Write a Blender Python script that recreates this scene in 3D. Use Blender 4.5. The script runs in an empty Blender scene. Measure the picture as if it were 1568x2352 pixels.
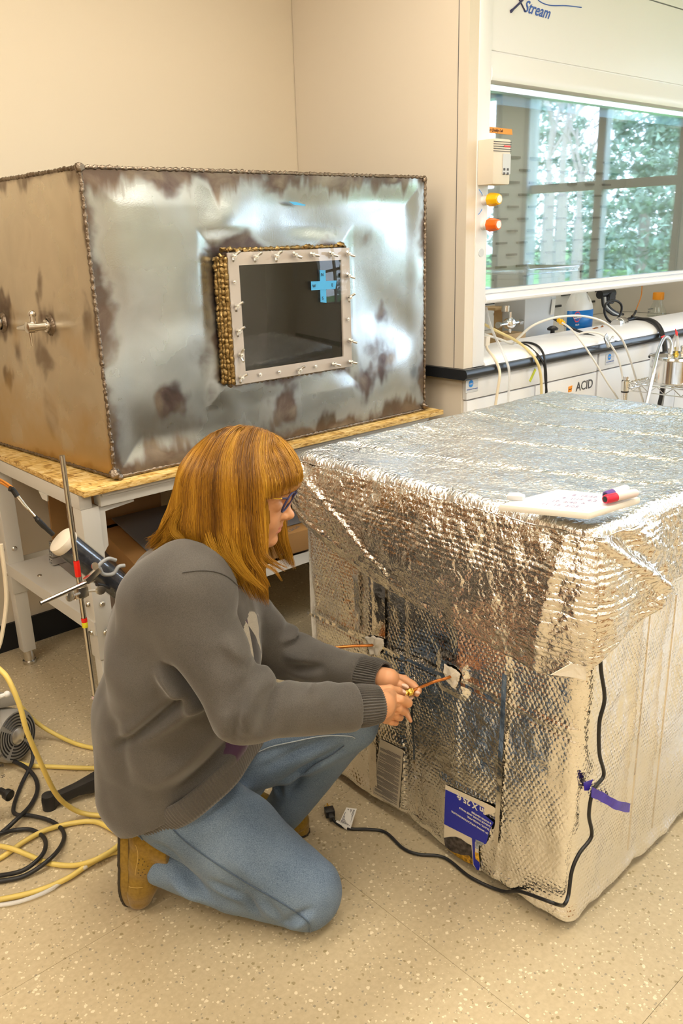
import bpy, bmesh, math, random
import numpy as np
from mathutils import Vector, Matrix
random.seed(7); np.random.seed(7)
C = bpy.context.scene.collection
sc = bpy.context.scene

# ------------------------------------------------------------------ camera
W, H = 1568, 2352
CX, CY, FPX, HC = 784.0, 1176.0, 1932.42, 1.45
RC = np.array([[0.74341279, -0.66827474, -0.02731844],
               [-0.22894252, -0.21588148, -0.94919993],
               [0.6284288, 0.71190172, -0.31348555]])      # rows: right, down, forward
cam_d = bpy.data.cameras.new('camera'); cam = bpy.data.objects.new('camera', cam_d); C.objects.link(cam)
cam_d.sensor_fit = 'VERTICAL'; cam_d.sensor_height = 36.0; cam_d.lens = FPX / H * 36.0
cam_d.clip_start = 0.05; cam_d.clip_end = 300
m = Matrix.Identity(4)
for i in range(3):
    m[i][0] = RC[0, i]; m[i][1] = -RC[1, i]; m[i][2] = -RC[2, i]
m[0][3], m[1][3], m[2][3] = 0, 0, HC
cam.matrix_world = m
sc.camera = cam

# ------------------------------------------------------------------ world, lights, exposure
wd = bpy.data.worlds.new('world'); sc.world = wd; wd.use_nodes = True
nt = wd.node_tree; nt.nodes.clear()
wo = nt.nodes.new('ShaderNodeOutputWorld'); bg = nt.nodes.new('ShaderNodeBackground')
tc = nt.nodes.new('ShaderNodeTexCoord'); sx = nt.nodes.new('ShaderNodeSeparateXYZ'); cr = nt.nodes.new('ShaderNodeValToRGB')
nt.links.new(tc.outputs['Generated'], sx.inputs[0]); nt.links.new(sx.outputs['Z'], cr.inputs[0])
cr.color_ramp.elements[0].position = 0.0; cr.color_ramp.elements[0].color = (0.80, 0.90, 1.0, 1)
cr.color_ramp.elements[1].position = 0.7; cr.color_ramp.elements[1].color = (0.50, 0.70, 1.0, 1)
nt.links.new(cr.outputs[0], bg.inputs[0]); bg.inputs[1].default_value = 9.0
nt.links.new(bg.outputs[0], wo.inputs[0])

XR, XL, YB, YF, ZC = 5.6, -2.4, 2.98, -2.8, 2.75          # room shell

def area(name, loc, rot, sx_, sy_, power, col, portal=False):
    l = bpy.data.lights.new(name, 'AREA'); l.shape = 'RECTANGLE'; l.size = sx_; l.size_y = sy_
    l.energy = power; l.color = col
    if portal: l.cycles.is_portal = True
    o = bpy.data.objects.new(name, l); C.objects.link(o); o.location = loc; o.rotation_euler = rot
    return o
WARM = (1.0, 0.90, 0.75)
PANELS = [(-1.0, 0.1), (1.3, 0.2), (3.4, 0.2), (-1.0, -1.9), (1.3, -1.9), (3.4, -1.9), (-1.0, 1.7), (1.3, 1.75)]
for i, (px, py) in enumerate(PANELS):
    area('panel_light', (px, py, ZC - 0.03), (0, 0, 0), 1.15, 0.55, 15.0, WARM)
# the three daylight windows of the right wall (openings in the wall, sky portals in them)
WINS = [(0.02, 1.30), (-1.60, -0.20)]
WZ0, WZ1 = 0.95, 2.45
for i, (y0, y1) in enumerate(WINS):
    area("window_daylight", (XR - 0.012, (y0 + y1) / 2, (WZ0 + WZ1) / 2), (0, math.radians(90), 0), WZ1 - WZ0, y1 - y0, 1.0, (1, 1, 1), portal=True)
area('hood_lamp', (3.6, 2.42, 2.05), (0, 0, 0), 1.6, 0.25, 5.0, (1.0, 0.88, 0.7))
sun_d = bpy.data.lights.new('sun', 'SUN'); sun_d.energy = 5.0; sun_d.angle = math.radians(4); sun_d.color = (1, 0.95, 0.85)
sun = bpy.data.objects.new('sun', sun_d); C.objects.link(sun); sun.rotation_euler = (math.radians(50), 0, math.radians(-160)); sun.location = (9, 3, 6)
sc.view_settings.view_transform = 'Standard'; sc.view_settings.look = 'None'
sc.view_settings.gamma = 1.0; sc.view_settings.use_curve_mapping = False
sc.view_settings.exposure = 0.42
sc.cycles.use_denoising = True
sc.cycles.max_bounces = 8; sc.cycles.transparent_max_bounces = 12; sc.cycles.caustics_reflective = False; sc.cycles.caustics_refractive = False
sc.cycles.sample_clamp_indirect = 6.0

# ------------------------------------------------------------------ pixel rays onto real planes
def _ray(px, py): return RC.T @ np.array([px - CX, py - CY, FPX])
def onz(px, py, z): d = _ray(px, py); t = (z - HC) / d[2]; return Vector((d[0] * t, d[1] * t, z))
def onx(px, py, x): d = _ray(px, py); t = x / d[0]; return Vector((x, d[1] * t, HC + d[2] * t))
def radpx(hw, p): return hw*float(RC[2] @ (np.array(p) - np.array([0, 0, HC])))/FPX      # real radius of something hw pixels wide at p
def ony(px, py, y): d = _ray(px, py); t = y / d[1]; return Vector((d[0] * t, y, HC + d[2] * t))

# ------------------------------------------------------------------ mesh helpers
def V(*a): return Vector(a)
class MB:
    def __init__(s): s.v = []; s.f = []; s.uv = None
    def add(s, vs, fs):
        n = len(s.v); s.v += [tuple(v) for v in vs]; s.f += [tuple(i + n for i in f) for f in fs]; return s
    def box(s, x0, x1, y0, y1, z0, z1):
        return s.add([(x0,y0,z0),(x1,y0,z0),(x1,y1,z0),(x0,y1,z0),(x0,y0,z1),(x1,y0,z1),(x1,y1,z1),(x0,y1,z1)],
                     [(3,2,1,0),(4,5,6,7),(0,1,5,4),(1,2,6,5),(2,3,7,6),(3,0,4,7)])
    def obox(s, c, ax, ay, az, hx, hy, hz):
        c = Vector(c); ax = Vector(ax).normalized()*hx; ay = Vector(ay).normalized()*hy; az = Vector(az).normalized()*hz
        vs = [c + ax*i + ay*j + az*k for k in (-1,1) for (i,j) in ((-1,-1),(1,-1),(1,1),(-1,1))]
        return s.add(vs, [(3,2,1,0),(4,5,6,7),(0,1,5,4),(1,2,6,5),(2,3,7,6),(3,0,4,7)])
    def tube(s, pts, r, n=10, cap=True, close=False):
        pts = [Vector(p) for p in pts]; N = len(pts)
        rs = r if hasattr(r, '__len__') else [r] * N
        rings = []; up = None
        for i, p in enumerate(pts):
            if close: t = (pts[(i+1) % N] - pts[i-1])
            else: t = (pts[min(i+1, N-1)] - pts[max(i-1, 0)])
            if t.length < 1e-9: t = V(0,0,1)
            t.normalize()
            if up is None:
                up = t.orthogonal().normalized()
            up = (up - t * up.dot(t));
            if up.length < 1e-6: up = t.orthogonal()
            up.normalize(); b = t.cross(up)
            rings.append([p + (up * math.cos(2*math.pi*k/n) + b * math.sin(2*math.pi*k/n)) * rs[i] for k in range(n)])
        vs = [v for q in rings for v in q]; fs = []
        M = N if close else N - 1
        for i in range(M):
            j = (i + 1) % N
            for k in range(n):
                k2 = (k + 1) % n; fs.append((i*n+k, i*n+k2, j*n+k2, j*n+k))
        if cap and not close:
            fs.append(tuple(range(n-1, -1, -1))); fs.append(tuple((N-1)*n + k for k in range(n)))
        return s.add(vs, fs)
    def cyl(s, a, b, r, n=16, r2=None):
        return s.tube([a, b], [r, r if r2 is None else r2], n)
    def lathe(s, c, prof, axis=(0,0,1), n=24):
        a = Vector(axis).normalized(); u = a.orthogonal().normalized(); w = a.cross(u); c = Vector(c)
        vs = []; fs = []
        for r, h in prof:
            vs += [c + a*h + (u*math.cos(2*math.pi*k/n) + w*math.sin(2*math.pi*k/n)) * max(r, 1e-5) for k in range(n)]
        for i in range(len(prof) - 1):
            for k in range(n):
                k2 = (k+1) % n; fs.append((i*n+k, i*n+k2, (i+1)*n+k2, (i+1)*n+k))
        return s.add(vs, fs)
    def ball(s, c, r, n=12, sc_=(1,1,1)):
        c = Vector(c); vs = []; fs = []
        for i in range(n + 1):
            th = math.pi * i / n
            for k in range(n * 2):
                ph = math.pi * k / n
                vs.append((c.x + r*sc_[0]*math.sin(th)*math.cos(ph), c.y + r*sc_[1]*math.sin(th)*math.sin(ph), c.z + r*sc_[2]*math.cos(th)))
        for i in range(n):
            for k in range(2*n):
                k2 = (k+1) % (2*n); fs.append((i*2*n+k, (i+1)*2*n+k, (i+1)*2*n+k2, i*2*n+k2))
        return s.add(vs, fs)
    def prism(s, poly, off):
        off = Vector(off); n = len(poly); vs = [Vector(p) for p in poly]; vs += [p + off for p in vs]
        return s.add(vs, [tuple(range(n-1,-1,-1)), tuple(range(n, 2*n))] + [(i, (i+1)%n, n+(i+1)%n, n+i) for i in range(n)])
    def build(s, name, mat, parent=None, smooth=False, bevel=0.0, local=False, angle=40):
        me = bpy.data.meshes.new(name); me.from_pydata(s.v, [], s.f); me.update()
        if mat is not None: me.materials.append(mat)
        bm = bmesh.new(); bm.from_mesh(me); bmesh.ops.recalc_face_normals(bm, faces=bm.faces)
        bm.to_mesh(me); bm.free()
        if bevel > 0:
            bm = bmesh.new(); bm.from_mesh(me)
            es = [e for e in bm.edges if len(e.link_faces) == 2 and e.calc_face_angle(0) > 0.6]
            bmesh.ops.bevel(bm, geom=es, offset=bevel, segments=2, affect='EDGES', profile=0.6)
            bm.to_mesh(me); bm.free()
        o = bpy.data.objects.new(name, me); C.objects.link(o)
        if smooth or bevel > 0:
            for p in me.polygons: p.use_smooth = True
            try: me.set_sharp_from_angle(angle=math.radians(angle))
            except Exception: pass
        if parent is None:
            cs = np.array([v.co[:] for v in me.vertices]); c = Vector(((cs[:,0].min()+cs[:,0].max())/2, (cs[:,1].min()+cs[:,1].max())/2, cs[:,2].min()))
            me.transform(Matrix.Translation(-c)); o.location = c
        else:
            o.parent = parent
            if not local:
                me.transform(worldm(parent).inverted())
        return o
def worldm(o):
    mm = Matrix.LocRotScale(o.location, o.rotation_euler, o.scale)
    if o.parent: mm = worldm(o.parent) @ mm
    return mm
def thing(name, label, cat, loc=(0,0,0), rotz=0, group=None):
    o = bpy.data.objects.new(name, None); C.objects.link(o); o.location = loc; o.rotation_euler = (0,0,rotz)
    o['label'] = label; o['category'] = cat
    if group: o['group'] = group
    o.empty_display_size = 0.05
    return o
def tag(o, label, cat, group=None):
    o['label'] = label; o['category'] = cat
    if group: o['group'] = group
    return o
def struct(o): o['kind'] = 'structure'; return o
def spl(pts, n=8, close=False):
    P = [Vector(p) for p in pts]; N = len(P); out = []
    rng = range(N) if close else range(N - 1)
    for i in rng:
        if close: a, b, c, d = P[i-1], P[i], P[(i+1)%N], P[(i+2)%N]
        else: a, b, c, d = P[max(i-1,0)], P[i], P[i+1], P[min(i+2,N-1)]
        for k in range(n):
            t = k / n
            out.append(0.5*((2*b) + (c-a)*t + (2*a-5*b+4*c-d)*t*t + (-a+3*b-3*c+d)*t*t*t))
    if not close: out.append(P[-1])
    return out
def text(txt, loc, ux, uy, size, mat, parent, name='lettering', shear=0.0, ext=0.0003, align='LEFT', bold=0.0):
    cu = bpy.data.curves.new(name, 'FONT'); cu.body = txt; cu.size = size; cu.extrude = ext; cu.shear = shear; cu.align_x = align
    cu.offset = bold; cu.resolution_u = 3
    t = bpy.data.objects.new('t', cu); C.objects.link(t)
    dg = bpy.context.evaluated_depsgraph_get(); me = bpy.data.meshes.new_from_object(t.evaluated_get(dg))
    bpy.data.objects.remove(t); bpy.data.curves.remove(cu)
    ux = Vector(ux).normalized(); uy = Vector(uy).normalized(); uz = ux.cross(uy).normalized()
    mt = Matrix.Identity(4)
    for i in range(3): mt[i][0] = ux[i]; mt[i][1] = uy[i]; mt[i][2] = uz[i]; mt[i][3] = loc[i]
    me.transform(mt); me.materials.clear(); me.materials.append(mat); me.name = name
    o = bpy.data.objects.new(name, me); C.objects.link(o)
    if parent is not None: me.transform(worldm(parent).inverted()); o.parent = parent
    return o

# ------------------------------------------------------------------ materials
def mat(name, col, rough=0.5, metal=0.0, spec=0.5, noise=None, bump=None, coat=0.0, trans=0.0, ior=1.45, alpha=1.0, emit=None):
    """noise=(scale, amount) varies the colour; bump=(scale, strength, distance)"""
    m_ = bpy.data.materials.new(name); m_.use_nodes = True; t = m_.node_tree; b = t.nodes['Principled BSDF']
    b.inputs['Base Color'].default_value = (*col, 1); b.inputs['Roughness'].default_value = rough; b.inputs['Metallic'].default_value = metal
    b.inputs['Specular IOR Level'].default_value = spec; b.inputs['Coat Weight'].default_value = coat
    b.inputs['Transmission Weight'].default_value = trans; b.inputs['IOR'].default_value = ior; b.inputs['Alpha'].default_value = alpha
    if emit: b.inputs['Emission Color'].default_value = (*emit[0], 1); b.inputs['Emission Strength'].default_value = emit[1]
    tc_ = t.nodes.new('ShaderNodeTexCoord')
    if noise:
        n = t.nodes.new('ShaderNodeTexNoise'); n.inputs['Scale'].default_value = noise[0]; n.inputs['Detail'].default_value = 5
        t.links.new(tc_.outputs['Object'], n.inputs['Vector'])
        r = t.nodes.new('ShaderNodeMapRange'); r.inputs[1].default_value = 0.3; r.inputs[2].default_value = 0.7
        r.inputs[3].default_value = 1 - noise[1]; r.inputs[4].default_value = 1 + noise[1]
        t.links.new(n.outputs[0], r.inputs[0])
        x = t.nodes.new('ShaderNodeVectorMath'); x.operation = 'SCALE'; x.inputs[0].default_value = col
        t.links.new(r.outputs[0], x.inputs['Scale']); t.links.new(x.outputs[0], b.inputs['Base Color'])
    if bump:
        n = t.nodes.new('ShaderNodeTexNoise'); n.inputs['Scale'].default_value = bump[0]; n.inputs['Detail'].default_value = 4
        t.links.new(tc_.outputs['Object'], n.inputs['Vector'])
        bp = t.nodes.new('ShaderNodeBump'); bp.inputs['Strength'].default_value = bump[1]; bp.inputs['Distance'].default_value = bump[2]
        t.links.new(n.outputs[0], bp.inputs['Height']); t.links.new(bp.outputs[0], b.inputs['Normal'])
    return m_
def N(t, kind, **kw):
    n = t.nodes.new(kind)
    for k, v in kw.items(): setattr(n, k, v)
    return n
def mth(t, op, a, b=None, c=None):
    n = t.nodes.new('ShaderNodeMath'); n.operation = op
    for i, x in enumerate((a, b, c)):
        if x is None: continue
        if isinstance(x, (int, float)): n.inputs[i].default_value = x
        else: t.links.new(x, n.inputs[i])
    return n.outputs[0]
def ramp(t, fac, stops):
    n = t.nodes.new('ShaderNodeValToRGB'); e = n.color_ramp.elements
    while len(e) < len(stops): e.new(0.5)
    for i, (p, c) in enumerate(stops): e[i].position = p; e[i].color = (*c, 1)
    t.links.new(fac, n.inputs[0]); return n.outputs[0]
def mixc(t, fac, a, b, mode='MIX'):
    n = t.nodes.new('ShaderNodeMix'); n.data_type = 'RGBA'; n.blend_type = mode
    for i, x in ((0, fac), (6, a), (7, b)):
        if isinstance(x, (int, float)): n.inputs[i].default_value = x
        elif isinstance(x, tuple): n.inputs[i].default_value = (*x, 1)
        else: t.links.new(x, n.inputs[i])
    return n.outputs[2]

M = {}
M['wall'] = mat('wall_paint', (0.74, 0.655, 0.52), 0.75, bump=(220, 0.12, 0.001))
M['wallwhite'] = mat('wall_paint_white', (0.78, 0.76, 0.72), 0.7)
M['ceil'] = mat('ceiling_paint', (0.82, 0.80, 0.76), 0.8)
M['hoodside'] = mat('hood_enamel_side', (0.76, 0.68, 0.57), 0.45)
M['hood'] = mat('hood_enamel', (0.86, 0.87, 0.90), 0.32)
M['hoodin'] = mat('hood_liner', (0.66, 0.63, 0.57), 0.5)
M['base'] = mat('black_rubber_base', (0.008, 0.008, 0.009), 0.5)
M['epoxy'] = mat('black_epoxy', (0.02, 0.022, 0.026), 0.28)
M['white'] = mat('white_plastic', (0.82, 0.81, 0.79), 0.4)
M['cream'] = mat('cream_plastic', (0.78, 0.71, 0.60), 0.45)
M['frame'] = mat('grey_bench_enamel', (0.66, 0.64, 0.60), 0.42)
M['alu'] = mat('aluminium', (0.75, 0.75, 0.76), 0.32, 1.0)
M['chrome'] = mat('chrome', (0.82, 0.82, 0.82), 0.12, 1.0)
M['nickel'] = mat('nickel', (0.70, 0.68, 0.64), 0.25, 1.0, bump=(400, 0.1, 0.0005))
M['rod'] = mat('steel_rod', (0.62, 0.59, 0.54), 0.22, 1.0)
M['black'] = mat('black_plastic', (0.012, 0.012, 0.013), 0.38)
M['blackhose'] = mat('black_hose', (0.018, 0.018, 0.02), 0.42)
M['dark'] = mat('dark_iron', (0.02, 0.02, 0.022), 0.4)
M['yellowhose'] = mat('yellow_hose', (0.72, 0.55, 0.15), 0.35, noise=(9, 0.12))
M['clearhose'] = mat('clear_tubing', (0.82, 0.83, 0.84), 0.15, alpha=0.5)
M['whitehose'] = mat('milky_tubing', (0.86, 0.86, 0.84), 0.3)
M['creamhose'] = mat('cream_cable', (0.78, 0.68, 0.52), 0.4)
M['yellowtube'] = mat('pale_yellow_tubing', (0.75, 0.62, 0.30), 0.35)
M['copper'] = mat('copper_tube', (0.62, 0.24, 0.07), 0.25, 1.0)
M['brass'] = mat('brass', (0.85, 0.60, 0.12), 0.2, 1.0)
M['tape'] = mat('masking_tape', (0.80, 0.74, 0.64), 0.75, bump=(60, 0.4, 0.003))
M['bluetape'] = mat('blue_tape', (0.08, 0.42, 0.80), 0.6)
M['purple'] = mat('purple_tape', (0.05, 0.03, 0.38), 0.35, bump=(150, 0.3, 0.001), noise=(40, 0.3))
M['orangetape'] = mat('orange_tape', (0.95, 0.35, 0.03), 0.5)
M['limetape'] = mat('lime_tape', (0.65, 0.72, 0.05), 0.5)
M['redtape'] = mat('red_tape', (0.85, 0.02, 0.01), 0.4)
M['yellowtape'] = mat('yellow_tape', (0.80, 0.72, 0.03), 0.4)
M['pink'] = mat('pink_tape', (0.80, 0.60, 0.60), 0.5)
M['ink'] = mat('dark_ink', (0.02, 0.02, 0.03), 0.6)
M['inkgrey'] = mat('grey_ink', (0.10, 0.10, 0.11), 0.6)
M['inkblue'] = mat('blue_ink', (0.04, 0.12, 0.50), 0.5)
M['inknavy'] = mat('navy_ink', (0.03, 0.03, 0.10), 0.5)
M['inkpurple'] = mat('purple_ink', (0.12, 0.06, 0.28), 0.6)
M['cyanink'] = mat('cyan_ink', (0.02, 0.25, 0.75), 0.5)
M['label'] = mat('grey_label', (0.62, 0.64, 0.67), 0.4)
M['paper'] = mat('paper', (0.80, 0.78, 0.74), 0.7)
M['blueprint'] = mat('blue_print', (0.02, 0.03, 0.42), 0.35)
M['card'] = mat('cardboard', (0.56, 0.38, 0.18), 0.85, noise=(14, 0.08))
M['carddark'] = mat('brown_card', (0.34, 0.18, 0.06), 0.85, noise=(10, 0.1))
M['cardwhite'] = mat('pale_cardboard', (0.68, 0.60, 0.48), 0.85)
M['plate'] = mat('brown_plate', (0.16, 0.12, 0.09), 0.35, noise=(8, 0.2))
M['greysheet'] = mat('grey_sheet', (0.17, 0.18, 0.21), 0.5)
M['pump'] = mat('pump_enamel', (0.10, 0.10, 0.10), 0.4)
M['pumpgrey'] = mat('pump_grey', (0.28, 0.27, 0.25), 0.4)
M['knoby'] = mat('yellow_knob', (0.95, 0.55, 0.01), 0.25)
M['knobo'] = mat('orange_knob', (0.92, 0.16, 0.01), 0.25)
M['wing'] = mat('zinc_wing_nut', (0.78, 0.76, 0.72), 0.28, 1.0)
M['gasket'] = mat('white_flange', (0.74, 0.66, 0.60), 0.5, noise=(6, 0.05))
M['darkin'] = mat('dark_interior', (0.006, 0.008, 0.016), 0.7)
M['orange_cable'] = mat('orange_cable', (0.55, 0.20, 0.02), 0.5)
M['teal'] = mat('white_board', (0.80, 0.80, 0.84), 0.12)
M['red'] = mat('red_cap', (0.62, 0.02, 0.06), 0.3)
M['orangecap'] = mat('orange_cap', (0.95, 0.36, 0.02), 0.4)
M['grass'] = mat('grass', (0.16, 0.30, 0.07), 0.9, noise=(1.5, 0.3))
M['bark'] = mat('bark', (0.30, 0.25, 0.22), 0.9)
M['leaf'] = mat('needle_foliage', (0.22, 0.30, 0.22), 0.8, noise=(3, 0.5))
M['slot'] = mat('slot_black', (0.05, 0.05, 0.045), 0.8)
M['diffuser'] = mat('light_diffuser', (0.9, 0.9, 0.85), 0.6, emit=(WARM, 3.0))

def thin_glass(name, tint, refl, rough=0.02):
    m_ = bpy.data.materials.new(name); m_.use_nodes = True; t = m_.node_tree; t.nodes.clear()
    o = N(t, 'ShaderNodeOutputMaterial'); tr = N(t, 'ShaderNodeBsdfTransparent'); gl = N(t, 'ShaderNodeBsdfGlossy'); mx = N(t, 'ShaderNodeMixShader')
    tr.inputs[0].default_value = (*tint, 1); gl.inputs['Roughness'].default_value = rough; gl.inputs[0].default_value = (1, 1, 1, 1)
    lw = N(t, 'ShaderNodeLayerWeight'); lw.inputs[0].default_value = 0.35
    f = mth(t, 'MULTIPLY_ADD', lw.outputs['Fresnel'], refl * 2.0, refl)
    t.links.new(mth(t, 'MINIMUM', f, 0.9), mx.inputs[0]); t.links.new(tr.outputs[0], mx.inputs[1]); t.links.new(gl.outputs[0], mx.inputs[2]); t.links.new(mx.outputs[0], o.inputs[0])
    return m_
M['sash'] = thin_glass('sash_glass', (0.72, 0.80, 0.84), 0.16)
M['winglass'] = thin_glass('window_glass', (0.96, 0.98, 1.0), 0.02)
M['acrylic'] = thin_glass('acrylic', (0.94, 0.94, 0.94), 0.025)
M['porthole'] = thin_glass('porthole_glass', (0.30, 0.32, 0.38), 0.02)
M['bottleglass'] = thin_glass('bottle_glass', (0.90, 0.93, 0.92), 0.06)

# vinyl floor with chips
def floor_mat():
    m_ = bpy.data.materials.new('speckled_vinyl'); m_.use_nodes = True; t = m_.node_tree; b = t.nodes['Principled BSDF']
    g = N(t, 'ShaderNodeNewGeometry'); base = (0.60, 0.50, 0.35)
    col = None
    n0 = N(t, 'ShaderNodeTexNoise'); n0.inputs['Scale'].default_value = 90; t.links.new(g.outputs['Position'], n0.inputs['Vector'])
    col = ramp(t, n0.outputs[0], [(0.35, (0.49, 0.40, 0.255)), (0.65, (0.55, 0.455, 0.30))])
    warp = N(t, 'ShaderNodeTexNoise'); warp.inputs['Scale'].default_value = 120; t.links.new(g.outputs['Position'], warp.inputs['Vector'])
    w2 = N(t, 'ShaderNodeVectorMath', operation='SCALE'); w2.inputs['Scale'].default_value = 0.008; t.links.new(warp.outputs[1], w2.inputs[0])
    w3 = N(t, 'ShaderNodeVectorMath', operation='ADD'); t.links.new(g.outputs['Position'], w3.inputs[0]); t.links.new(w2.outputs[0], w3.inputs[1])
    for sc_, thr, pick, c in ((92, 0.24, 0.80, (0.76, 0.67, 0.49)), (98, 0.24, 0.82, (0.34, 0.27, 0.15)), (140, 0.25, 0.84, (0.33, 0.28, 0.20)), (150, 0.25, 0.78, (0.70, 0.61, 0.43))):
        mp = N(t, 'ShaderNodeMapping'); mp.inputs['Location'].default_value = (sc_ * .37, sc_ * .11, 0); mp.inputs['Scale'].default_value = (1, 1, 0.0)
        mp.inputs['Rotation'].default_value = (0, 0, sc_)
        t.links.new(w3.outputs[0], mp.inputs[0])
        v = N(t, 'ShaderNodeTexVoronoi'); v.inputs['Scale'].default_value = sc_; t.links.new(mp.outputs[0], v.inputs['Vector'])
        sp = N(t, 'ShaderNodeSeparateColor'); t.links.new(v.outputs['Color'], sp.inputs[0])
        a = mth(t, 'GREATER_THAN', sp.outputs[0], pick); d = mth(t, 'LESS_THAN', v.outputs['Distance'], mth(t, 'MULTIPLY_ADD', sp.outputs[1], 0.22, thr - 0.08))
        col = mixc(t, mth(t, 'MULTIPLY', a, d), col, c)
    t.links.new(col, b.inputs['Base Color']); b.inputs['Roughness'].default_value = 0.33; b.inputs['Specular IOR Level'].default_value = 0.4
    return m_
M['floor'] = floor_mat()

# OSB board
def osb_mat():
    m_ = bpy.data.materials.new('osb_board'); m_.use_nodes = True; t = m_.node_tree; b = t.nodes['Principled BSDF']
    g = N(t, 'ShaderNodeNewGeometry'); mp = N(t, 'ShaderNodeMapping'); mp.inputs['Scale'].default_value = (30, 110, 240); mp.inputs['Rotation'].default_value = (0, 0, 0.5)
    t.links.new(g.outputs['Position'], mp.inputs[0])
    v = N(t, 'ShaderNodeTexVoronoi'); v.inputs['Scale'].default_value = 1; t.links.new(mp.outputs[0], v.inputs['Vector'])
    mp2 = N(t, 'ShaderNodeMapping'); mp2.inputs['Scale'].default_value = (90, 34, 300); mp2.inputs['Rotation'].default_value = (0, 0, -0.4)
    t.links.new(g.outputs['Position'], mp2.inputs[0])
    v2 = N(t, 'ShaderNodeTexVoronoi'); v2.inputs['Scale'].default_value = 1; t.links.new(mp2.outputs[0], v2.inputs['Vector'])
    s1 = N(t, 'ShaderNodeSeparateColor'); t.links.new(v.outputs['Color'], s1.inputs[0]); s2 = N(t, 'ShaderNodeSeparateColor'); t.links.new(v2.outputs['Color'], s2.inputs[0])
    f = mth(t, 'MULTIPLY_ADD', s1.outputs[0], 0.6, mth(t, 'MULTIPLY', s2.outputs[0], 0.4))
    col = ramp(t, f, [(0.1, (0.30, 0.15, 0.03)), (0.35, (0.62, 0.38, 0.10)), (0.6, (0.74, 0.50, 0.18)), (0.9, (0.82, 0.62, 0.30))])
    t.links.new(col, b.inputs['Base Color']); b.inputs['Roughness'].default_value = 0.55
    bp = N(t, 'ShaderNodeBump'); bp.inputs['Strength'].default_value = 0.3; bp.inputs['Distance'].default_value = 0.002; t.links.new(f, bp.inputs['Height']); t.links.new(bp.outputs[0], b.inputs['Normal'])
    return m_
M['osb'] = osb_mat()

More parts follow.
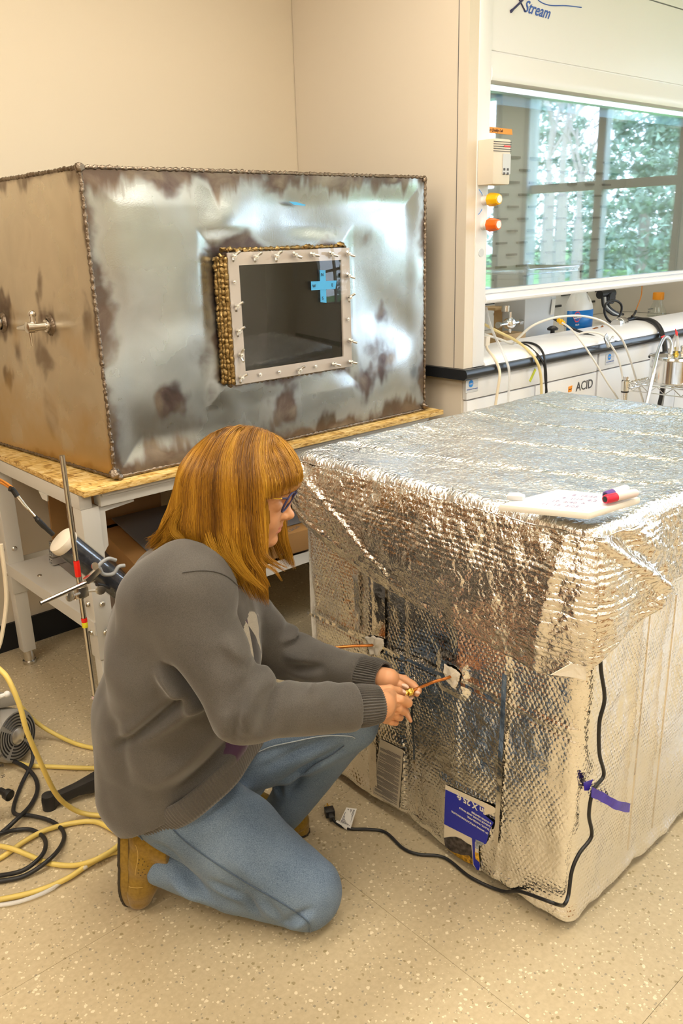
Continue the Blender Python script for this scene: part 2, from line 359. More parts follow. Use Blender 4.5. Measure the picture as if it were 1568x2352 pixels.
# bubble-wrap foil: hexagonal bubbles in the sheet's own metres (uv), creases from noise
def foil_mat(name, bub=1.0, crinkle=1.0, rough=0.14, ribs=0.0, col=(0.90, 0.89, 0.87)):
    m_ = bpy.data.materials.new(name); m_.use_nodes = True; t = m_.node_tree; b = t.nodes['Principled BSDF']
    uv = N(t, 'ShaderNodeUVMap'); uv.uv_map = 'UVMap'; P = 0.0115
    nz = N(t, 'ShaderNodeTexNoise'); nz.inputs['Scale'].default_value = 30; nz.inputs['Detail'].default_value = 2; t.links.new(uv.outputs[0], nz.inputs['Vector'])
    ws = N(t, 'ShaderNodeVectorMath', operation='SCALE'); ws.inputs['Scale'].default_value = 0.004; t.links.new(nz.outputs[1], ws.inputs[0])
    ad = N(t, 'ShaderNodeVectorMath', operation='ADD'); t.links.new(uv.outputs[0], ad.inputs[0]); t.links.new(ws.outputs[0], ad.inputs[1])
    sc_ = N(t, 'ShaderNodeVectorMath', operation='DIVIDE'); sc_.inputs[1].default_value = (P, P * 1.732, 1); t.links.new(ad.outputs[0], sc_.inputs[0])
    def cell(off):
        a = N(t, 'ShaderNodeVectorMath', operation='ADD'); a.inputs[1].default_value = (off, off, 0); t.links.new(sc_.outputs[0], a.inputs[0])
        f = N(t, 'ShaderNodeVectorMath', operation='FRACTION'); t.links.new(a.outputs[0], f.inputs[0])
        s = N(t, 'ShaderNodeVectorMath', operation='SUBTRACT'); s.inputs[1].default_value = (0.5, 0.5, 0); t.links.new(f.outputs[0], s.inputs[0])
        q = N(t, 'ShaderNodeVectorMath', operation='MULTIPLY'); q.inputs[1].default_value = (1, 1.732, 0); t.links.new(s.outputs[0], q.inputs[0])
        l = N(t, 'ShaderNodeVectorMath', operation='LENGTH'); t.links.new(q.outputs[0], l.inputs[0]); return l.outputs['Value']
    d = mth(t, 'MINIMUM', cell(0.0), cell(0.5))
    mr = N(t, 'ShaderNodeMapRange', interpolation_type='SMOOTHSTEP'); mr.inputs[1].default_value = 0.53; mr.inputs[2].default_value = 0.12
    mr.inputs[3].default_value = 0; mr.inputs[4].default_value = 1; t.links.new(d, mr.inputs[0])
    cn = N(t, 'ShaderNodeTexNoise'); cn.inputs['Scale'].default_value = 110; cn.inputs['Detail'].default_value = 3; cn.inputs['Distortion'].default_value = 0.4; t.links.new(uv.outputs[0], cn.inputs['Vector'])
    ln = N(t, 'ShaderNodeTexNoise'); ln.inputs['Scale'].default_value = 9; ln.inputs['Detail'].default_value = 3; t.links.new(uv.outputs[0], ln.inputs['Vector'])
    vr = N(t, 'ShaderNodeTexVoronoi', feature='DISTANCE_TO_EDGE'); vr.inputs['Scale'].default_value = 14; t.links.new(ad.outputs[0], vr.inputs['Vector'])
    amp = N(t, 'ShaderNodeMapRange'); amp.inputs[1].default_value = 0.35; amp.inputs[2].default_value = 0.65; amp.inputs[3].default_value = 0.15; amp.inputs[4].default_value = 1.0; t.links.new(ln.outputs[0], amp.inputs[0])
    h = mth(t, 'MULTIPLY', mth(t, 'MULTIPLY', mr.outputs[0], amp.outputs[0]), 0.00095 * bub)
    h = mth(t, 'ADD', h, mth(t, 'MULTIPLY', cn.outputs[0], 0.0024 * crinkle))
    h = mth(t, 'ADD', h, mth(t, 'MULTIPLY', ln.outputs[0], 0.010 * crinkle))
    if ribs:
        sep = N(t, 'ShaderNodeSeparateXYZ'); t.links.new(ad.outputs[0], sep.inputs[0])
        h = mth(t, 'ADD', h, mth(t, 'MULTIPLY', mth(t, 'SINE', mth(t, 'MULTIPLY_ADD', ln.outputs[0], 5.0, mth(t, 'MULTIPLY', sep.outputs[1], 2 * math.pi / (P * 0.95)))), 0.0009 * ribs))
    bp = N(t, 'ShaderNodeBump'); bp.inputs['Strength'].default_value = 1.0; bp.inputs['Distance'].default_value = 1.0
    t.links.new(h, bp.inputs['Height']); t.links.new(bp.outputs[0], b.inputs['Normal'])
    b.inputs['Base Color'].default_value = (*col, 1); b.inputs['Metallic'].default_value = 1.0; b.inputs['Roughness'].default_value = rough
    return m_
M['foil'] = foil_mat('bubble_foil', 1.0, 0.6, 0.13)
M['foilcover'] = foil_mat('crinkled_foil', 0.8, 1.5, 0.15, ribs=0.35, col=(.84,.81,.77))
M['foiltop'] = foil_mat('crinkled_foil_daylit', 0.6, 2.4, 0.22, col=(.93,.94,.96))  # same foil as the skirt, with pale bluish daylight painted into its colour
M['foiltape'] = mat('foil_tape', (0.85, 0.82, 0.78), 0.10, 1.0, bump=(25, 0.5, 0.004))

def steel_mat(name, tint):
    """sheet steel; vertex colour 'stain' (r = heat stain, g = pale bloom)"""
    m_ = bpy.data.materials.new(name); m_.use_nodes = True; t = m_.node_tree; b = t.nodes['Principled BSDF']
    at = N(t, 'ShaderNodeAttribute'); at.attribute_name = 'stain'; sp = N(t, 'ShaderNodeSeparateColor'); t.links.new(at.outputs['Color'], sp.inputs[0])
    g = N(t, 'ShaderNodeNewGeometry'); nz = N(t, 'ShaderNodeTexNoise'); nz.inputs['Scale'].default_value = 9; nz.inputs['Detail'].default_value = 8; nz.inputs['Distortion'].default_value = 0.6
    t.links.new(g.outputs['Position'], nz.inputs['Vector'])
    n2 = N(t, 'ShaderNodeTexNoise'); n2.inputs['Scale'].default_value = 260; n2.inputs['Detail'].default_value = 2; t.links.new(g.outputs['Position'], n2.inputs['Vector'])
    base = ramp(t, nz.outputs[0], [(0.3, tuple(c * 0.86 for c in tint)), (0.7, tint)])
    st = ramp(t, nz.outputs[0], [(0.30, (0.045, 0.037, 0.040)), (0.5, (0.13, 0.10, 0.10)), (0.7, (0.29, 0.25, 0.21))])
    sf = N(t, 'ShaderNodeMapRange', interpolation_type='SMOOTHSTEP'); sf.inputs[1].default_value = 0.14; sf.inputs[2].default_value = 0.80; t.links.new(mth(t, 'MULTIPLY_ADD', nz.outputs[0], 1.5, mth(t, 'ADD', sp.outputs[0], -0.75)), sf.inputs[0])
    col = mixc(t, sf.outputs[0], base, st)
    col = mixc(t, mth(t, 'MULTIPLY', sp.outputs[2], 0.75), col, (0.55, 0.36, 0.12))
    t.links.new(col, b.inputs['Base Color']); b.inputs['Metallic'].default_value = 1.0
    r = mth(t, 'MULTIPLY_ADD', sp.outputs[0], 0.22, mth(t, 'MULTIPLY_ADD', sp.outputs[1], 0.12, 0.235)); t.links.new(r, b.inputs['Roughness'])
    bp = N(t, 'ShaderNodeBump'); bp.inputs['Strength'].default_value = 0.25; bp.inputs['Distance'].default_value = 0.0006; t.links.new(n2.outputs[0], bp.inputs['Height']); t.links.new(bp.outputs[0], b.inputs['Normal'])
    return m_
M['steel'] = steel_mat('sheet_steel_cool_lit', (0.48, 0.525, 0.55))  # bluish tint paints the cool reflections into the front's colour
M['steelside'] = steel_mat('sheet_steel_warm_lit', (0.66, 0.60, 0.50))  # same steel, the warm wall's reflection painted in as a tan tint
M['weld'] = mat('weld_bead', (0.24, 0.19, 0.145), 0.35, 1.0, bump=(90, 0.9, 0.006))
M['weldgold'] = mat('gold_weld_bead', (0.30, 0.205, 0.085), 0.36, 1.0, bump=(70, 0.8, 0.006))

# ------------------------------------------------------------------ value noise and surface nets
_rs = np.random.RandomState(3); _tab = _rs.rand(64, 64, 64).astype(np.float32)
def vnoise(x, y, z):
    xi = np.floor(x).astype(int); yi = np.floor(y).astype(int); zi = np.floor(z).astype(int)
    fx = x - xi; fy = y - yi; fz = z - zi
    fx = fx*fx*(3-2*fx); fy = fy*fy*(3-2*fy); fz = fz*fz*(3-2*fz); r = 0
    for a in (0, 1):
        for b in (0, 1):
            for c in (0, 1):
                r = r + _tab[(xi+a) & 63, (yi+b) & 63, (zi+c) & 63] * (fx if a else 1-fx) * (fy if b else 1-fy) * (fz if c else 1-fz)
    return r
def fbm(x, y, z, o=4):
    r = 0; a = 0.5; x = np.asarray(x, float); y = np.asarray(y, float) + 0*x; z = np.asarray(z, float) + 0*x
    for i in range(o): r = r + a * (vnoise(x*2**i + 7*i, y*2**i + 3*i, z*2**i) - 0.5); a *= 0.5
    return r * 2
def smin(a, b, k):
    h = np.clip(0.5 + 0.5*(b - a)/k, 0, 1); return b + (a - b)*h - k*h*(1-h)
class Field:
    def __init__(s, lo, hi, h):
        s.lo = np.array(lo, float); s.h = h; s.n = np.ceil((np.array(hi) - s.lo)/h).astype(int) + 1
        s.ax = [s.lo[i] + h*np.arange(s.n[i]) for i in range(3)]; s.f = np.full(s.n, 0.08, np.float32)
    def sub(s, lo, hi):
        a = [max(0, int((lo[i]-s.lo[i])/s.h)) for i in range(3)]; b = [min(s.n[i], int((hi[i]-s.lo[i])/s.h)+2) for i in range(3)]
        if any(b[i] <= a[i] for i in range(3)): return None, None
        sl = tuple(slice(a[i], b[i]) for i in range(3))
        G = np.meshgrid(*[s.ax[i][sl[i]].astype(np.float32) for i in range(3)], indexing='ij', sparse=True)
        return sl, G
    def _put(s, sl, d, k, op):
        if op == 'add': s.f[sl] = smin(s.f[sl], d, k) if k > 0 else np.minimum(s.f[sl], d)
        else: s.f[sl] = -smin(-s.f[sl], d, k)
    def cone(s, a, b, ra, rb, k=0.015, sq=(1,1,1), op='add'):
        a = np.array(a, float); b = np.array(b, float); m_ = max(ra, rb)*max(sq) + k*2 + 0.012
        sl, G = s.sub(np.minimum(a, b) - m_, np.maximum(a, b) + m_)
        if sl is None: return s
        q = 1.0/np.array(sq); ab = (b-a)*q; L2 = max(ab @ ab, 1e-9)
        p = [(G[i]-a[i])*q[i] for i in range(3)]
        t = np.clip((p[0]*ab[0] + p[1]*ab[1] + p[2]*ab[2])/L2, 0, 1)
        d = np.sqrt((p[0]-t*ab[0])**2 + (p[1]-t*ab[1])**2 + (p[2]-t*ab[2])**2) - (ra + (rb-ra)*t)
        s._put(sl, d, k, op); return s
    def chain(s, pts, k=0.015, sq=(1,1,1)):
        for (a, ra), (b, rb) in zip(pts[:-1], pts[1:]): s.cone(a, b, ra, rb, k, sq)
        return s
    def ell(s, c, r, k=0.012, rot=None, op='add'):
        c = np.array(c, float); r = np.array(r, float); m_ = r.max() + k*2 + 0.012
        sl, G = s.sub(c - m_, c + m_)
        if sl is None: return s
        p = [G[i]-c[i] for i in range(3)]
        if rot is not None: p = [rot[0][i]*p[0] + rot[1][i]*p[1] + rot[2][i]*p[2] for i in range(3)]   # columns of rot = local axes
        q = np.sqrt((p[0]/r[0])**2 + (p[1]/r[1])**2 + (p[2]/r[2])**2)
        g = np.sqrt((p[0]/r[0]**2)**2 + (p[1]/r[1]**2)**2 + (p[2]/r[2]**2)**2) + 1e-6
        s._put(sl, q*(q-1)/g, k, op); return s
    def all(s): return s.sub(s.lo - 1, s.lo + s.h*s.n + 1)
    def mesh(s):
        f = s.f; ins = f < 0
        c = np.zeros(np.array(f.shape)-1, np.int8)
        for a in (0,1):
            for b in (0,1):
                for d in (0,1): c += ins[a:f.shape[0]-1+a, b:f.shape[1]-1+b, d:f.shape[2]-1+d]
        I = np.argwhere((c > 0) & (c < 8)); idx = -np.ones(c.shape, np.int64); idx[tuple(I.T)] = np.arange(len(I))
        pos = np.zeros((len(I), 3)); cnt = np.zeros(len(I))
        cor = [(a,b,d) for a in (0,1) for b in (0,1) for d in (0,1)]
        vals = {q: f[I[:,0]+q[0], I[:,1]+q[1], I[:,2]+q[2]] for q in cor}
        for q in cor:
            for ax in range(3):
                if q[ax] == 0:
                    r = list(q); r[ax] = 1; r = tuple(r); v0 = vals[q]; v1 = vals[r]; mk = (v0 < 0) != (v1 < 0)
                    t = np.where(mk, v0/np.where(mk, v0-v1, 1), 0)
                    pp = np.tile(np.array(q, float), (len(I), 1)); pp[:, ax] += t
                    pos += pp*mk[:, None]; cnt += mk
        pos = (I + pos/cnt[:, None])*s.h + s.lo
        quads = []
        for ax in range(3):
            u, v = (ax+1) % 3, (ax+2) % 3
            A = ins; sl0 = [slice(None)]*3; sl1 = [slice(None)]*3; sl0[ax] = slice(0, -1); sl1[ax] = slice(1, None)
            ch = A[tuple(sl0)] != A[tuple(sl1)]; E = np.argwhere(ch)
            E = E[(E[:, u] > 0) & (E[:, v] > 0) & (E[:, u] < c.shape[u]) & (E[:, v] < c.shape[v]) & (E[:, ax] < c.shape[ax])]
            def at(du, dv):
                e = E.copy(); e[:, u] -= du; e[:, v] -= dv; return idx[tuple(e.T)]
            q = np.stack([at(1,1), at(0,1), at(0,0), at(1,0)], 1)
            fl = ins[tuple(E.T)]; q[~fl] = q[~fl][:, ::-1]; quads.append(q)
        Q = np.concatenate(quads); Q = Q[(Q >= 0).all(1)]
        return pos, Q
def smooth_verts(P, Q, it=1, lam=0.5):
    n = len(P)
    for _ in range(it):
        acc = np.zeros_like(P); cnt = np.zeros(n)
        for k in range(4):
            np.add.at(acc, Q[:, k], P[Q[:, (k+1) % 4]]); np.add.at(cnt, Q[:, k], 1)
            np.add.at(acc, Q[:, (k+1) % 4], P[Q[:, k]]); np.add.at(cnt, Q[:, (k+1) % 4], 1)
        P = P*(1-lam) + lam*acc/np.maximum(cnt, 1)[:, None]
    return P
def quadmesh(name, P, Q, mats, parent=None, smooth=True, mi=None):
    me = bpy.data.meshes.new(name); n = len(P); k = len(Q)
    me.vertices.add(n); me.vertices.foreach_set('co', np.asarray(P, np.float32).ravel())
    me.loops.add(k*4); me.loops.foreach_set('vertex_index', np.asarray(Q, np.int32).ravel())
    me.polygons.add(k); me.polygons.foreach_set('loop_start', np.arange(0, k*4, 4, dtype=np.int32))
    me.update(calc_edges=True)
    for m_ in (mats if isinstance(mats, (list, tuple)) else [mats]): me.materials.append(m_)
    if mi is not None: me.polygons.foreach_set('material_index', np.asarray(mi, np.int32))
    me.polygons.foreach_set('use_smooth', np.full(k, smooth)); me.update()
    o = bpy.data.objects.new(name, me); C.objects.link(o)
    if parent is not None: o.parent = parent
    return o
def gridq(nu, nv, closeu=False):
    i = np.arange(nu if closeu else nu-1); j = np.arange(nv-1); I, J = np.meshgrid(i, j, indexing='ij'); I2 = (I+1) % nu
    return np.stack([I*nv+J, I2*nv+J, I2*nv+J+1, I*nv+J+1], -1).reshape(-1, 4)
def setuv(o, U):
    me = o.data; uv = me.uv_layers.new(name='UVMap'); li = np.empty(len(me.loops), np.int32); me.loops.foreach_get('vertex_index', li)
    uv.data.foreach_set('uv', np.asarray(U, np.float32)[li].ravel())
def setcol(o, name, A):
    me = o.data; a = me.color_attributes.new(name, 'FLOAT_COLOR', 'POINT'); c = np.ones((len(me.vertices), 4), np.float32); c[:, :3] = A
    a.data.foreach_set('color', c.ravel())
# ================================================================== ROOM
T = 0.12
base = struct(MB().box(XL, XR, YF, YB, -0.06, -0.004).build('floor', M['base']))
# vinyl tiles: hairline seams, shared mesh
TS = 0.915
tm = MB().box(0.0004, TS-0.0004, 0.0004, TS-0.0004, -0.004, 0)
first = None
ox, oy = 1.06 - 4*TS, 0.55 - 4*TS
for i in range(0, 10):
    for j in range(0, 8):
        x, y = ox + i*TS, oy + j*TS
        if x > XR or y > YB or x + TS < XL or y + TS < YF: continue
        if first is None:
            t_ = MB().box(0.0004, TS-0.0004, 0.0004, TS-0.0004, -0.004, 0).build('vinyl_tile', M['floor'], base, local=True); first = t_
        else:
            t_ = first.copy(); C.objects.link(t_); t_.parent = base
        t_.location = (x - base.location.x, y - base.location.y, -base.location.z)
        sx0 = max(x, XL); 
struct(MB().box(XL-T, 2.40, YB, YB+T, 0, ZC).build('wall_back', M['wall']))
struct(MB().box(2.40, XR+T, YB, YB+T, 0, ZC).build('wall_back.001', M['wall']))
struct(MB().box(XL-T, XL, YF, YB, 0, ZC).build('wall_left', M['wall']))
struct(MB().box(XL-T, XR+T, YF-T, YF, 0, ZC).build('wall_front', M['wall']))
struct(MB().box(XL-T, XR+T, YF-T, YB+T, ZC, ZC+0.1).build('ceiling', M['ceil']))
# right wall with its window openings
mb = MB(); ys = sorted([v for w in WINS for v in w])
mb.box(XR, XR+T, YF, YB, 0, WZ0).box(XR, XR+T, YF, YB, WZ1, ZC)
prev = YF
for (y0, y1) in sorted(WINS): mb.box(XR, XR+T, prev, y0, WZ0, WZ1); prev = y1
mb.box(XR, XR+T, prev, YB, WZ0, WZ1)
struct(mb.build('wall_right', M['wallwhite']))
for k, (y0, y1) in enumerate(WINS):
    w = MB(); f = 0.05
    w.box(XR-0.01, XR+T, y0, y0+f, WZ0, WZ1).box(XR-0.01, XR+T, y1-f, y1, WZ0, WZ1).box(XR-0.01, XR+T, y0, y1, WZ0, WZ0+f).box(XR-0.01, XR+T, y0, y1, WZ1-f, WZ1)
    mid = (y0+y1)/2
    w.box(XR+0.02, XR+0.09, mid-0.035, mid+0.035, WZ0, WZ1).box(XR+0.03, XR+0.08, y0, y1, 1.70, 1.76)
    wo_ = struct(w.build('window_%d' % (k+1), mat('window_frame_grey', (0.52, 0.50, 0.46), 0.5)))
    for (a, b) in ((y0+f, mid-0.035), (mid+0.035, y1-f)):
        for (c, d) in ((WZ0+f, 1.70), (1.76, WZ1-f)):
            MB().box(XR+0.050, XR+0.055, a, b, c, d).build('pane', M['winglass'], wo_)
for nm, bx in (('baseboard_back', (XL, 2.38, YB-0.012, YB, 0, 0.105)), ('baseboard_left', (XL, XL+0.012, YF, YB-0.012, 0, 0.105)), ('baseboard_right', (XR-0.012, XR, YF, YB, 0, 0.105))):
    struct(MB().box(*bx).build(nm, M['base']))
# ceiling light panels (the lamps themselves sit just below)
for i, (px, py) in enumerate(PANELS):
    t_ = thing('ceiling_light', 'ceiling light panel above the ' + ('far end of the room by the left wall','middle of the room','right windows','bench across the room, left','bench across the room, middle','bench across the room, right','floor left of the workbench','workbench with the steel box')[i], 'ceiling light', (px, py, ZC-0.02), group='ceiling light panels')
    MB().box(px-0.62, px+0.62, py-0.32, py-0.30, ZC-0.025, ZC).box(px-0.62, px+0.62, py+0.30, py+0.32, ZC-0.025, ZC).box(px-0.62, px-0.60, py-0.3, py+0.3, ZC-0.025, ZC).box(px+0.60, px+0.62, py-0.3, py+0.3, ZC-0.025, ZC).build('frame', M['white'], t_)
    MB().box(px-0.60, px+0.60, py-0.30, py+0.30, ZC-0.012, ZC-0.001).build('diffuser', M['diffuser'], t_)
# outside: lawn and trees seen in reflections and through the right windows
g = MB().box(XR+T, 70, -40, 40, -0.5, -0.35).build('lawn', M['grass']); struct(g)
def branches(mb, p, d, L, r, lvl, rnd):
    q = p + d*L; mb.tube([p, (p+q)/2 + V(rnd.uniform(-1,1), rnd.uniform(-1,1), 0)*L*0.05, q], [r, r*0.85, r*0.7], 5)
    if lvl == 0: return
    for i in range(rnd.choice((2, 3, 3))):
        nd = (d + V(rnd.uniform(-1,1), rnd.uniform(-1,1), rnd.uniform(-0.2,0.7))*0.75).normalized()
        branches(mb, p + d*L*rnd.uniform(0.6, 1.0), nd, L*rnd.uniform(0.6, 0.8), r*0.55, lvl-1, rnd)
rnd = random.Random(5)
for i, (x, y, s) in enumerate(((16, -2.5, 1.0), (20, -9.4, 1.2), (15, -5.6, 0.8), (24, -12.6, 1.4), (26, -6.5, 1.2))):
    t_ = thing('bare_tree', ('medium leafless tree straight outside the windows', 'tall leafless tree beyond the straightest one', 'shortest leafless tree on the lawn', 'tallest leafless tree, furthest from the building', 'tall leafless tree at the south end of the lawn')[i], 'tree', (x, y, -0.35))
    mb = MB(); mb.cyl((x, y, -0.4), (x, y, 1.9*s), 0.16*s, 8, 0.12*s); mb.build('trunk', M['bark'], t_)
    mb = MB(); branches(mb, V(x, y, 1.7*s), V(0,0,1), 1.5*s, 0.08*s, 5, rnd); mb.build('crown', M['bark'], t_)
for i, (x, y, s, lb) in enumerate(((30, -12.6, 1.0, 'evergreen tree nearest the right wall windows'), (39, -23, 1.15, 'evergreen tree with the broadest crown on the lawn'), (37, -15.5, .85, 'evergreen tree behind the broadest one'), (30, -31, 1.2, 'evergreen tree at the far south end of the lawn'), (27, 3, 0.9, 'short evergreen tree at the north end of the lawn'))):
    t_ = thing('conifer', lb, 'tree', (x, y, -0.35), group='evergreens outside')
    mb = MB(); mb.cyl((x, y, -0.4), (x, y, 2.0), 0.2, 8); mb.build('trunk', M['bark'], t_)
    nr = np.random.RandomState(i); n = 9000; hh = 8.5*s; z = nr.rand(n)**1.3*hh; R = (1-z/hh)**.8*3.0*s*(.55+.45*nr.rand(n)**.4)*(1+.25*np.sin(z*5)); a = nr.rand(n)*6.283
    c = np.stack([x+R*np.cos(a), y+R*np.sin(a), .2+z-.25*R], 1); d = nr.normal(0, .10, (n, 3, 3)); d[:, :, 2] -= .02
    P = (c[:, None, :]+d).reshape(-1, 3); me = bpy.data.meshes.new('foliage'); me.from_pydata(P.tolist(), [], np.arange(3*n).reshape(-1, 3).tolist()); me.materials.append(M['leaf'])
    o = bpy.data.objects.new('foliage', me); C.objects.link(o); o['kind'] = 'stuff'; me.transform(worldm(t_).inverted()); o.parent = t_

# ================================================================== FUME HOOD (front plane y = HY)
HX0, HX1, HY, HB = 2.44, 4.86, 2.052, 2.93
hood = thing('fume_hood', 'white laboratory fume hood with a glass sash above the black counter', 'fume hood', ((HX0+HX1)/2, HY, 0.95))
MB().box(HX0, HX0+0.012, HY, YB-0.003, 0.958, ZC).box(HX0+0.012, HX0+0.05, HY, HY+0.006, 0.958, ZC).build('side_panel', M['hoodside'], hood)
MB().box(HX0-0.0015, HX0, HY+0.045, HY+0.047, 0.958, ZC-0.02).build('side_seam', M['inkgrey'], hood)
MB().box(HX0+0.05, HX0+0.115, HY-0.004, HY+0.10, 0.958, ZC).build('corner_post', M['hood'], hood, bevel=0.004)
MB().box(HX1-0.115, HX1, HY-0.004, YB-0.003, 0.958, ZC).build('corner_post', M['hood'], hood, bevel=0.004)
# fascia: flat upper door, seam, bowed lower lip
prof = [(0.0, 2.32), (0.0, 2.036), (0.004, 2.034), (0.004, 2.031), (0.0, 2.029), (-0.002, 2.00), (-0.008, 1.975), (-0.010, 1.955), (-0.006, 1.942), (0.004, 1.936), (0.02, 1.934), (0.05, 1.934), (0.05, 2.32)]
x0, x1 = HX0+0.115, HX1-0.115
mb = MB(); mb.prism([V(x0, HY+p, z) for p, z in prof], (x1-x0, 0, 0)); mb.build('fascia', M['hood'], hood, smooth=True, angle=25)
MB().box(x0, x1, HY+0.0, HY+0.05, 2.325, ZC).build('upper_panel', M['hood'], hood)
MB().box(x0, x1, HY+0.02, HY+0.10, 1.915, 1.934).box(x0, x1, HY+0.055, HY+0.065, 1.88, 1.915).build('sash_pocket', M['alu'], hood)
# sash: tinted glass in a thin frame, rounded aluminium handle rail
MB().box(x0+0.012, x1-0.012, HY+0.036, HY+0.042, 1.225, 1.93).build('sash_glass', M['sash'], hood)
for a_ in (x0, x1-0.010): MB().box(a_, a_+0.010, HY+0.03, HY+0.05, 1.00, 1.93).build('sash_track', M['inkgrey'], hood)
rail = [(0.030, 1.236), (0.018, 1.236), (0.012, 1.230), (0.012, 1.224), (0.018, 1.220), (0.004, 1.218), (-0.006, 1.210), (-0.010, 1.200), (-0.008, 1.192), (0.0, 1.187), (0.02, 1.187), (0.045, 1.190), (0.045, 1.236)]
mb = MB(); mb.prism([V(x0, HY+p, z) for p, z in rail], (x1-x0, 0, 0)); mb.build('sash_handle', M['hood'], hood, smooth=True, angle=30)
# airfoil sill
sill = []
for k in range(9):
    a = math.pi*0.5*k/8; sill.append((-0.012 + 0.15*(1-math.cos(a))*0.9, 0.958 + 0.042*math.sin(a)))
sill += [(0.20, 0.998), (0.20, 0.958)]
mb = MB(); mb.prism([V(x0, HY+p, z) for p, z in sill], (x1-x0, 0, 0)); mb.build('airfoil_sill', M['hood'], hood, smooth=True, angle=35)
# interior
MB().box(HX0+0.05, HX1-0.05, 2.79, 2.80, 0.96, 2.4).box(HX0+0.05, HX1-0.05, HY+0.1, 2.8, 2.39, 2.40).box(HX0+0.11, HX0+0.12, HY+0.1, 2.8, 0.96, 2.4).box(HX1-0.12, HX1-0.11, HY+0.1, 2.8, 0.96, 2.4).build('liner', M['hoodin'], hood)
MB().box(HX0+0.05, HX1-0.05, HY+0.2, 2.8, 0.952, 0.958).build('work_surface', M['hoodin'], hood)
for r_ in range(14):
    z = 1.03 + r_*0.058
    for c_ in range(12):
        x = 2.70 + c_*0.17 + (0.085 if r_ % 2 else 0)
        if x + 0.09 > HX1-0.15 or 3.0 < 0: continue
        MB().box(x, x+0.085, 2.782, 2.7905, z, z+0.011).build('slot', M['slot'], hood)
# monitor box on the post
mon = MB().box(2.490, 2.585, HY-0.075, HY-0.004, 1.600, 1.748).build('airflow_monitor', M['cream'], hood, bevel=0.006)
for k in range(5):
    MB().box(2.4885, 2.5865, HY-0.0765, HY-0.0745, 1.737-k*0.0075, 1.739-k*0.0075).build('vent_groove', M['inkgrey'], mon)
MB().box(2.540, 2.583, HY-0.0775, HY-0.0755, 1.635, 1.70).build('display', M['label'], mon)
for sx_ in (2.548, 2.568):
    for sz_ in (1.636, 1.650): MB().box(sx_-0.005, sx_+0.005, HY-0.079, HY-0.077, sz_-0.004, sz_+0.004).build('button', M['inkgrey'], mon, bevel=0.001)
MB().box(2.545, 2.580, HY-0.0775, HY-0.0755, 1.722, 1.727).build('red_print', M['redtape'], mon)
for z, mm in ((1.552, 'knoby'), (1.467, 'knobo')):
    kn = MB()
    kn.lathe((2.532, HY-0.004, z), [(0.018, 0.0), (0.018, 0.010), (0.015, 0.012), (0.015, 0.022)], (0,-1,0), 20)
    k1 = kn.build('valve_collar', M['white'], hood, smooth=True)
    kn = MB(); kn.lathe((2.532, HY-0.026, z), [(0.019, 0.0), (0.024, 0.004), (0.023, 0.022), (0.0185, 0.046), (0.0, 0.046)], (0,-1,0), 8)
    k2 = kn.build('valve_knob', M[mm], hood, bevel=0.002)
    MB().lathe((2.532, HY-0.0725, z), [(0.013, 0.0), (0.013, 0.0015), (0, 0.0015)], (0,-1,0), 16).build('index_cap', M['white'], k2)
MB().lathe((2.522, HY-0.004, 1.372), [(0.016, 0), (0.015, 0.002), (0, 0.002)], (0,-1,0), 20).build('hole_plug', M['label'], hood)
for (z, dz) in ((1.575, 0.012), (1.515, -0.012)):
    MB().tube(spl([V(2.50, HY-0.006, z+dz), V(2.507, HY-0.012, z), V(2.518, HY-0.007, z-dz*0.6)], 4), 0.0012, 6).build('wire_clip', M['cyanink'], hood)
_a, _b = ony(1117, 304, HY+.033), ony(1177, 305, HY+.033)
tag(MB().prism([V(_a.x, HY+.0335, _a.z), V(_b.x, HY+.0335, _a.z-.001), V(_b.x-.004, HY+.0335, _a.z+.018), V(_a.x, HY+.0335, _a.z+.020)], (0, .002, 0)).build('orange_tape', M['orangetape']), 'orange tape strip with handwriting on the hood sash glass', 'tape')
bpy.data.objects['orange_tape'].name = 'tape_strip'
tp = bpy.data.objects['tape_strip']
text('Air Quality Lab', (_a.x+.006, HY+0.0328, _a.z+.005), (1,0,0), (0,0,1), 0.014, M['ink'], tp, shear=0.4)
# printed logo on the fascia
text('Stream', ony(1201, 26, HY-0.0012), (1,0,-0.03), (0,0,1), 0.054, M['inkblue'], hood, shear=0.55, bold=0.0006)
lg = MB()
a = ony(1172, 27, HY-0.0015); b = ony(1216, -22, HY-0.0015); lg.tube(spl([a, a*0.45+b*0.55+V(0,0,-0.005), b], 6), [0.0055,0.0055]+[0.004]*9+[0.003]*2, 6)
a = ony(1188, -10, HY-0.0015); b = ony(1206, 27, HY-0.0015); lg.tube(spl([a, a*0.5+b*0.5, b], 6), 0.0028, 6)
lg.build('logo_cross', M['inknavy'], hood)
lg = MB(); lg.tube(spl([ony(1232, -14, HY-0.0012), ony(1238, 2, HY-0.0012), ony(1262, 12, HY-0.0012), ony(1300, 13, HY-0.0012), ony(1335, 17, HY-0.0012)], 8), 0.0017, 6)
lg.build('logo_swoosh', M['inkblue'], hood)

